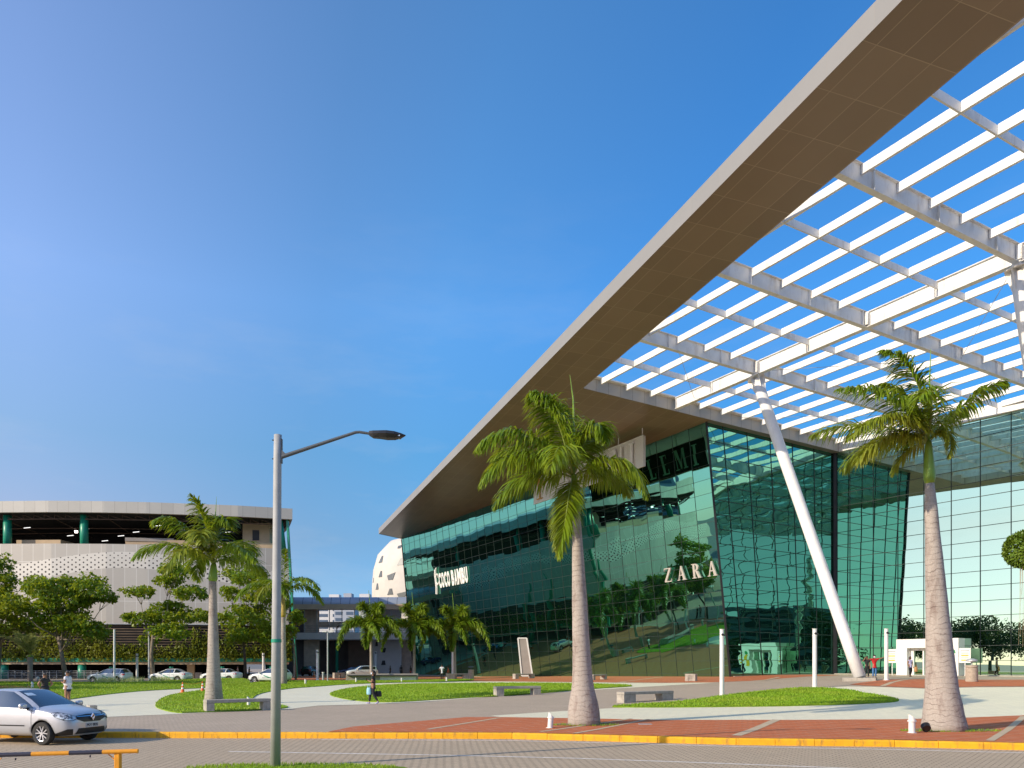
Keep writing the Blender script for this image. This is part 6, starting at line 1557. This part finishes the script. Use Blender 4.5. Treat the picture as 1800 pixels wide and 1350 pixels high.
def person(base, face, h, label, top, bottom, pose={}, skin='skin', sleeve=.55, shorts=False, hair='long', mask=None, cap=None, shoes='clothblack', fat=1.0, dress=False, group=None):
    """pose: joints in body heights, x to the person's right, y forward"""
    t = empty('person', tuple(base), 0, label, 'person', group); t.rotation_euler = (0, 0, face)
    J = dict(pel=(0, 0, .52), wai=(0, 0, .62), che=(0, .0, .73), nec=(0, 0, .835), hd0=(0, .008, .875), hd1=(0, .012, .925), hd2=(0, .005, .965),
             sR=(.095, 0, .80), eR=(.125, -.015, .63), wR=(.13, .03, .49), hR=(.13, .045, .45), sL=(-.095, 0, .80), eL=(-.125, -.015, .63), wL=(-.13, .03, .49), hL=(-.13, .045, .45),
             hpR=(.05, 0, .49), kR=(.055, .01, .275), aR=(.055, -.01, .045), tR=(.062, .075, .02), hpL=(-.05, 0, .49), kL=(-.055, .01, .275), aL=(-.055, -.01, .045), tL=(-.062, .075, .02))
    J.update(pose); J = {k: Vector(v) * h for k, v in J.items()}
    r = dict(pel=.062 * fat, wai=.058 * fat, che=.066 * fat, nec=.03, hd0=.038, hd1=.052, hd2=.036, sR=.036, eR=.024 * fat, wR=.016, hR=.017, sL=.036, eL=.024 * fat, wL=.016, hL=.017, hpR=.05 * fat, kR=.033 * fat, aR=.021, tR=.018, hpL=.05 * fat, kL=.033 * fat, aL=.021, tL=.018)
    EE = [('pel', 'wai'), ('wai', 'che'), ('che', 'nec'), ('nec', 'hd0'), ('hd0', 'hd1'), ('hd1', 'hd2'), ('che', 'sR'), ('sR', 'eR'), ('eR', 'wR'), ('wR', 'hR'), ('che', 'sL'), ('sL', 'eL'), ('eL', 'wL'), ('wL', 'hL'), ('pel', 'hpR'), ('hpR', 'kR'), ('kR', 'aR'), ('aR', 'tR'), ('pel', 'hpL'), ('hpL', 'kL'), ('kL', 'aL'), ('aL', 'tL')]
    ks = list(r.keys()); ix = {k: i for i, k in enumerate(ks)}
    body = skinmesh('body', [J[k] for k in ks], [(ix[a], ix[b_]) for a, b_ in EE], [r[k] * h for k in ks], M[skin], t)
    # fingers, thumb, nose and ears merged into the body mesh
    mb = MB()
    for s_ in 'RL':
        H = J['h' + s_]; d = (H - J['w' + s_]).normalized(); sd_ = d.cross(Vector((0, 1, 0))); sd_ = sd_.normalized() if sd_.length > .1 else Vector((1, 0, 0))
        for k, L_ in enumerate((.038, .045, .042, .034)):
            q = H + sd_ * (k - 1.5) * .010 * h; mb.tube([q, q + d * L_ * .55 * h, q + (d * L_ + Vector((0, .014, 0))) * h], [.0055 * h, .005 * h, .004 * h], 6)
        q = H - d * .008 * h - sd_ * .016 * h; mb.tube([q, q + (d * .018 - sd_ * .012) * h, q + (d * .032 - sd_ * .012 + Vector((0, .006, 0))) * h], [.0065 * h, .006 * h, .0045 * h], 6)
    hc = J['hd1']; mb.tube([hc + Vector((0, .046, .006)) * h, hc + Vector((0, .060, -.008)) * h], [.005 * h, .008 * h], 6)
    for sx in (-1, 1): mb.tube([hc + Vector((sx * .048, -.004, -.008)) * h, hc + Vector((sx * .052, -.004, .010)) * h], [.008 * h, .007 * h], 6)
    ex_ = mb.build('extra', M[skin], t)
    bm = bmesh.new(); bm.from_mesh(body.data); bm.from_mesh(ex_.data); bm.to_mesh(body.data); bm.free(); bpy.data.objects.remove(ex_); smooth_all(body)
    mb = MB()
    for sx in (-1, 1): mb.box(hc + Vector((sx * .018, .0485, .012)) * h, (.012 * h, .006 * h, .006 * h))
    mb.box(hc + Vector((0, .047, -.024)) * h, (.022 * h, .006 * h, .004 * h)); mb.build('eyes_and_mouth', M['hair'], t)
    g = .010
    eR_ = J['sR'].lerp(J['eR'], sleeve); eL_ = J['sL'].lerp(J['eL'], sleeve)
    hemz = J['pel'] + Vector((0, 0, (-.055 if not shorts else .0) * h)); V = [J['pel'] + Vector((0, 0, (0 if not shorts else .035) * h)), J['wai'], J['che'], J['che'].lerp(J['nec'], .75), J['sR'], eR_, J['sL'], eL_, hemz]
    rr = [(r['pel'] + g) * h, (r['wai'] + g) * h, (r['che'] + g) * h, .034 * h, .045 * h, .037 * h, .045 * h, .037 * h, (r['pel'] + g + .004) * h]
    skinmesh('shirt', V, [(0, 1), (1, 2), (2, 3), (2, 4), (4, 5), (2, 6), (6, 7), (8, 0)], rr, M[top], t)
    if shorts: rr = None
    if dress:
        mb = MB(); mb.tube([J['wai'], J['pel'], J['pel'] * .6 + (J['kR'] + J['kL']) * .2], [.066 * h * fat, .085 * h * fat, .10 * h * fat], 16); mb.build('skirt', M[bottom], t, smooth=True)
    else:
        e_ = .55 if shorts else .93
        lR = J['kR'] if not shorts else J['hpR'].lerp(J['kR'], e_); lL = J['kL'] if not shorts else J['hpL'].lerp(J['kL'], e_)
        V = [J['pel'], J['hpR'], lR, J['hpL'], lL]; E_ = [(0, 1), (1, 2), (0, 3), (3, 4)]; rr = [(r['pel'] + .008) * h, (r['hpR'] + (.007 if not shorts else .018)) * h, (r['kR'] + (.012 if not shorts else .03)) * h, (r['hpL'] + (.007 if not shorts else .018)) * h, (r['kL'] + (.012 if not shorts else .03)) * h]
        if not shorts:
            V += [J['kR'].lerp(J['aR'], .93), J['kL'].lerp(J['aL'], .93)]; E_ += [(2, 5), (4, 6)]; rr += [.030 * h, .030 * h]
        V.append(J['pel'] + Vector((0, 0, .05 * h))); E_.append((0, len(V) - 1)); rr.append((r['pel'] + .006) * h)
        skinmesh('shorts' if shorts else 'trousers', V, E_, rr, M[bottom], t)
    for s_ in 'RL':
        a, b_ = J['a' + s_], J['t' + s_]; mb = MB(); d = (b_ - a); mb.tube([a + Vector((0, -.02, -.022)) * h, a + Vector((0, .01, -.018)) * h, b_ + Vector((0, -.01, 0)) * h, b_ + Vector((0, .022, -.004)) * h], [.022 * h, .028 * h, .024 * h, .012 * h], 10); mb.build('shoe', M[shoes], t, smooth=True)
    # hair
    mb = MB()
    if hair != 'none':
        c = hc + Vector((0, -.010, .016)) * h; n_ = 14; ri = []
        for k in range(8):
            a = math.pi * (.02 + .60 * k / 7); z_ = math.cos(a) * .056; q = math.sin(a) * .060
            ri.append([c + Vector((q * math.cos(2 * math.pi * j / n_) * .95, q * math.sin(2 * math.pi * j / n_) * 1.0 - .002 * k, z_)) * h for j in range(n_)])
        for a_, b2 in zip(ri[:-1], ri[1:]):
            for j in range(n_):
                mid = (a_[j] + b2[j]) / 2 - c
                if mid.y > .025 * h and mid.z < .012 * h: continue
                mb.face([a_[j], a_[(j + 1) % n_], b2[(j + 1) % n_], b2[j]])
        if hair == 'long': mb.tube([c + Vector((0, -.035, .0)) * h, c + Vector((0, -.052, -.06)) * h, c + Vector((0, -.052, -.12)) * h], [.045 * h, .04 * h, .02 * h], 10)
        if hair == 'tail': mb.tube([c + Vector((0, -.05, .03)) * h, c + Vector((0, -.085, 0)) * h, c + Vector((0, -.08, -.10)) * h], [.02 * h, .025 * h, .008 * h], 8)
        mb.build('hair', M['hair' if not cap else cap], t, smooth=True)
    if mask:
        mb = MB(); n_ = 9; q0 = [hc + Vector((math.sin(R(-70 + 140 * k / 8)) * .053, math.cos(R(-70 + 140 * k / 8)) * .058, .0)) * h for k in range(n_)]
        for k in range(n_ - 1): mb.face([q0[k], q0[k + 1], q0[k + 1] + Vector((0, -.006, -.045)) * h, q0[k] + Vector((0, -.006, -.045)) * h])
        mb.build('face_mask', M[mask], t, smooth=True)
    return t, J
def held(name, loc, size, mat, label, cat, handle=True, rz=0):
    t = empty(name, tuple(loc), rz, label, cat); mb = MB(); sx, sy, sz = size
    mb.tube([(0, 0, 0), (0, 0, sz * .25), (0, 0, sz * .8), (0, 0, sz)], [sx * .42, sx * .5, sx * .44, sx * .36], 8); o = mb.build('bag_body', M[mat], t, smooth=True); o.scale = (1, sy / sx, 1)
    if handle: mb = MB(); mb.tube([(-sx * .25, 0, sz), (-sx * .2, 0, sz + .12), (0, 0, sz + .16), (sx * .2, 0, sz + .12), (sx * .25, 0, sz)], .012, 6); mb.build('handle', M[mat], t)
    return t
# walking woman in black, heading to the left
b = G(656, 1237.5); fh = R(90)
walk = dict(kR=(.055, .10, .285), aR=(.05, .12, .05), tR=(.05, .20, .03), kL=(-.055, -.02, .28), aL=(-.05, -.155, .075), tL=(-.05, -.09, .02), eR=(.12, -.03, .64), wR=(.11, -.01, .48), hR=(.11, 0, .44), eL=(-.125, .01, .65), wL=(-.08, .12, .68), hL=(-.06, .15, .70))
t, J = person(b, fh, 1.66, 'woman in black walking left across the paving with face mask, phone and bags', 'clothblack', 'clothblack', walk, mask='mask', shoes='clothlilac', fat=1.05)
def wp(v, t_): return Vector(t_.location) + Matrix.Rotation(t_.rotation_euler[2], 3, 'Z') @ Vector(v)
held('black_handbag', wp(J['hR'], t) + Vector((.22, -.05, -.38)), (.36, .14, .28), 'black', 'black handbag hanging from the walking woman\'s near hand', 'handbag')
held('shopping_bag', wp(J['eL'], t) + Vector((-.18, .15, -.62)), (.24, .12, .34), 'bagblue', 'pale blue shopping bag on the walking woman\'s far arm', 'bag')
mb = MB(); q = wp(J['hL'], t); mb.box(q + Vector((-.07, 0, .05)), (.02, .07, .14)); tag(mb.build('phone', M['black']), 'dark phone held up by the walking woman in black', 'phone')
# two women behind the silver car
b = G(119, 1240.5)
t, J = person(b, R(80), 1.68, 'woman in white T-shirt and navy shorts standing behind the silver car bonnet', 'clothwhite', 'clothnavy', dict(eR=(.12, -.02, .65), wR=(.10, .10, .65), hR=(.08, .14, .66), eL=(-.12, 0, .65), wL=(-.08, .12, .66), hL=(-.05, .15, .67)), shorts=True, mask='mask', fat=1.2, hair='tail')
b = G(79, 1243)
person(b, R(70), 1.60, 'woman in dark dress with hand on hip behind the silver car', 'clothgrey', 'clothgrey', dict(eR=(.20, -.06, .66), wR=(.11, -.02, .58), hR=(.09, .0, .57), eL=(-.2, .02, .66), wL=(-.12, .05, .58), hL=(-.1, .06, .56)), mask='mask', fat=1.35, dress=True, hair='tail')
# by the parked taxis
b = G(418, 1195.5); person(b, R(100), 1.66, 'person in pink shirt standing beside the dark almond trunk', 'clothpink', 'clothgrey', {}, hair='short')
b = G(438, 1195.5); person(b, R(-60), 1.62, 'person in dark clothes and white cap leaning by the dark almond trunk', 'clothblack', 'clothblack', dict(wR=(.08, .14, .62), hR=(.06, .17, .62)), cap='white', hair='short')
# passage and plaza
b = G(777, 1196); s_ = F / b.y; person(b, R(10), (1196 - 1161) / s_ if (1196 - 1161) / s_ < 2.1 else 1.85, 'man in white shirt and black trousers seen from behind near the small bench', 'clothwhite', 'clothblack', dict(eR=(.16, 0, .66), wR=(.12, .08, .62), hR=(.1, .1, .62), eL=(-.19, -.02, .68), wL=(-.13, .03, .60), hL=(-.12, .05, .59)), skin='skindark', hair='short')
b = G(788, 1193); person(b, R(90), 1.6, 'woman in orange top sitting beyond the man in the white shirt', 'orange', 'clothblack', dict(kR=(.055, .15, .36), kL=(-.055, .18, .40), aR=(.05, .2, .1), aL=(-.05, .22, .1)), shorts=True)
b = G(686, 1189.5); person(b, R(80), 1.75, 'dark silhouetted person before the grey mural wall', 'clothblack', 'clothgrey', walk, skin='skindark', hair='short')
b = G(705, 1189); person(b, R(0), 1.8, 'dark silhouetted person at the shaded passage entrance', 'clothblack', 'clothblack', {}, skin='skindark')
b = G(722, 1189.5); person(b, R(60), 1.75, 'person in grey shirt and red shorts half hidden by the middle foxtail trunk', 'clothgrey', 'clothred', {}, shorts=True, skin='skindark', hair='short')
pz = P(592, 1111.5, YB + 2.0); person(pz, R(-60), 1.55, 'dark figure leaning forward on the upper floor of the passage', 'clothblack', 'clothblack', dict(che=(0, .12, .68), nec=(0, .2, .75), hd0=(0, .24, .77), hd1=(0, .28, .80), hd2=(0, .3, .83), sR=(.095, .16, .73), sL=(-.095, .16, .73), eR=(.14, .2, .6), eL=(-.14, .2, .6)), hair='short')
# by the leaning column and the portal
b = G(1537, 1192.2); s_ = F / b.y; hh = (1192.5 - 1151) / s_
person(b, R(180), hh, 'man in red shirt and blue jeans, one arm stretched to the light post', 'clothred', 'clothjean', dict(eL=(-.29, .0, .83) if 0 else (-.27, .02, .84), wL=(-.40, .04, .89), hL=(-.43, .04, .91), eR=(.26, .02, .80), wR=(.34, .06, .86), hR=(.36, .07, .88)), mask='clothwhite', hair='short', fat=1.1, sleeve=.7)
b = G(1524, 1191.8); person(b, R(160), 1.65, 'dark haired woman in black raising one hand between the column and the man in red', 'clothblack', 'clothblack', dict(eR=(.18, .06, .74), wR=(.1, .12, .86), hR=(.08, .1, .9)), hair='long')
b = G(1600, 1189.3); s_ = F / b.y
t, J = person(b, R(185), 1.66, 'woman in pale patterned top and dark trousers walking out of the portal', 'clothlilac', 'clothblack', dict(kR=(.06, .07, .28), aR=(.06, .06, .05), tR=(.06, .14, .02), aL=(-.08, -.12, .06), tL=(-.09, -.05, .02), wR=(.14, .08, .52), hR=(.14, .1, .49)), mask='clothblack', sleeve=.2)
held('tan_bag', Vector(t.location) + Vector((.42, -.1, .38)), (.3, .16, .42), 'bagtan', 'tan bag carried by the woman at the portal', 'bag')

# ------------------------------------------------------------------ light, sky, camera
az = Vector((-.87, -.49, 0)).normalized(); EL = R(24)
sd = bpy.data.lights.new('sun', 'SUN'); sd.energy = 5.0; sd.angle = R(.53); sd.color = (1, .87, .68)
so_ = bpy.data.objects.new('sun', sd); COL.objects.link(so_)
dirv = -(az * math.cos(EL) + UP * math.sin(EL))
so_.rotation_euler = dirv.to_track_quat('-Z', 'Y').to_euler()
w = bpy.data.worlds.new('World'); scn.world = w; w.use_nodes = True; nt = w.node_tree
bg = nt.nodes['Background']; sky = nt.nodes.new('ShaderNodeTexSky'); sky.sky_type = 'NISHITA'; sky.sun_disc = False
sky.sun_elevation = EL; sky.sun_rotation = math.atan2(az.x, az.y); sky.air_density = 1.0; sky.dust_density = .15; sky.ozone_density = 1.3; sky.altitude = 0
hs = nt.nodes.new('ShaderNodeHueSaturation'); hs.inputs['Saturation'].default_value = 1.0; hs.inputs['Value'].default_value = 1.0
tcn = nt.nodes.new('ShaderNodeTexCoord'); nrm_ = nt.nodes.new('ShaderNodeVectorMath'); nrm_.operation = 'NORMALIZE'; nt.links.new(tcn.outputs['Generated'], nrm_.inputs[0])
dt = nt.nodes.new('ShaderNodeVectorMath'); dt.operation = 'DOT_PRODUCT'; nt.links.new(nrm_.outputs[0], dt.inputs[0]); dt.inputs[1].default_value = az
sz_ = nt.nodes.new('ShaderNodeSeparateXYZ'); nt.links.new(nrm_.outputs[0], sz_.inputs[0])
def wramp(src, lo, hi, stops):
    mr = nt.nodes.new('ShaderNodeMapRange'); nt.links.new(src, mr.inputs[0]); mr.inputs[1].default_value = lo; mr.inputs[2].default_value = hi
    r = nt.nodes.new('ShaderNodeValToRGB'); nt.links.new(mr.outputs[0], r.inputs[0]); e = r.color_ramp.elements
    while len(e) < len(stops): e.new(.5)
    for k, (p_, c_) in enumerate(stops): e[k].position = (p_ - lo) / (hi - lo); e[k].color = tuple(q / 3 for q in c_) + (1,)
    return r.outputs[0]
# haze towards the sun: brighter and whiter air on the sun's side, deeper blue away from it
h_ = wramp(dt.outputs['Value'], -1, 1, [(-1, (.28, .74, .90)), (-.6, (.38, .84, 1.02)), (-.38, (.68, 1.06, 1.12)), (-.25, (.86, 1.08, 1.08)), (.03, (1.55, 1.32, 1.2)), (1, (2.15, 1.5, 1.15))])
g_ = wramp(sz_.outputs[2], 0, 1, [(0, (.40, .45, .66)), (.08, (.50, .49, .60)), (.15, (.62, .53, .54)), (.25, (.66, .70, .68)), (.40, (1, 1, 1)), (1, (1, 1, 1))])
def wmul(a_, b_):
    m_ = nt.nodes.new('ShaderNodeMix'); m_.data_type = 'RGBA'; m_.blend_type = 'MULTIPLY'; m_.inputs[0].default_value = 1
    for k_, v_ in ((6, a_), (7, b_)):
        if hasattr(v_, 'is_output'): nt.links.new(v_, m_.inputs[k_])
        else: m_.inputs[k_].default_value = v_
    return m_.outputs[2]
out_ = wmul(wmul(wmul(sky.outputs[0], (.98 * 9, 1.2 * 9, 1.55 * 9, 1)), h_), g_)
mpc = nt.nodes.new('ShaderNodeMapping'); mpc.inputs['Scale'].default_value = (3, 3, 11); nt.links.new(nrm_.outputs[0], mpc.inputs[0])
cn = nt.nodes.new('ShaderNodeTexNoise'); cn.inputs['Scale'].default_value = 1.3; cn.inputs['Detail'].default_value = 7; cn.inputs['Roughness'].default_value = .62; nt.links.new(mpc.outputs[0], cn.inputs['Vector'])
cr_ = nt.nodes.new('ShaderNodeMapRange'); nt.links.new(cn.outputs[0], cr_.inputs[0]); cr_.inputs[1].default_value = .52; cr_.inputs[2].default_value = .85; cr_.inputs[3].default_value = 0; cr_.inputs[4].default_value = .32
zr_ = nt.nodes.new('ShaderNodeMapRange'); nt.links.new(sz_.outputs[2], zr_.inputs[0]); zr_.inputs[1].default_value = .55; zr_.inputs[2].default_value = .12; zr_.inputs[3].default_value = 0; zr_.inputs[4].default_value = 1
cm_ = nt.nodes.new('ShaderNodeMath'); cm_.operation = 'MULTIPLY'; nt.links.new(cr_.outputs[0], cm_.inputs[0]); nt.links.new(zr_.outputs[0], cm_.inputs[1])
cx_ = nt.nodes.new('ShaderNodeMix'); cx_.data_type = 'RGBA'; nt.links.new(cm_.outputs[0], cx_.inputs[0]); nt.links.new(out_, cx_.inputs[6]); cx_.inputs[7].default_value = (4.2, 4.5, 5.0, 1)
nt.links.new(cx_.outputs[2], hs.inputs['Color']); nt.links.new(hs.outputs[0], bg.inputs[0]); bg.inputs[1].default_value = .15
cd = bpy.data.cameras.new('camera'); cam = bpy.data.objects.new('camera', cd); COL.objects.link(cam); scn.camera = cam
cam.location = (0, 0, EYE); cam.rotation_euler = (R(90), 0, 0); cd.sensor_width = 36; cd.lens = 36 * F / 1800
cd.shift_y = (HZ - 675) / 1800; cd.clip_end = 9000; cd.clip_start = .1
scn.view_settings.view_transform = 'Standard'; scn.view_settings.look = 'None'; scn.view_settings.exposure = 0
scn.cycles.max_bounces = 8; scn.cycles.glossy_bounces = 5; scn.cycles.transparent_max_bounces = 4
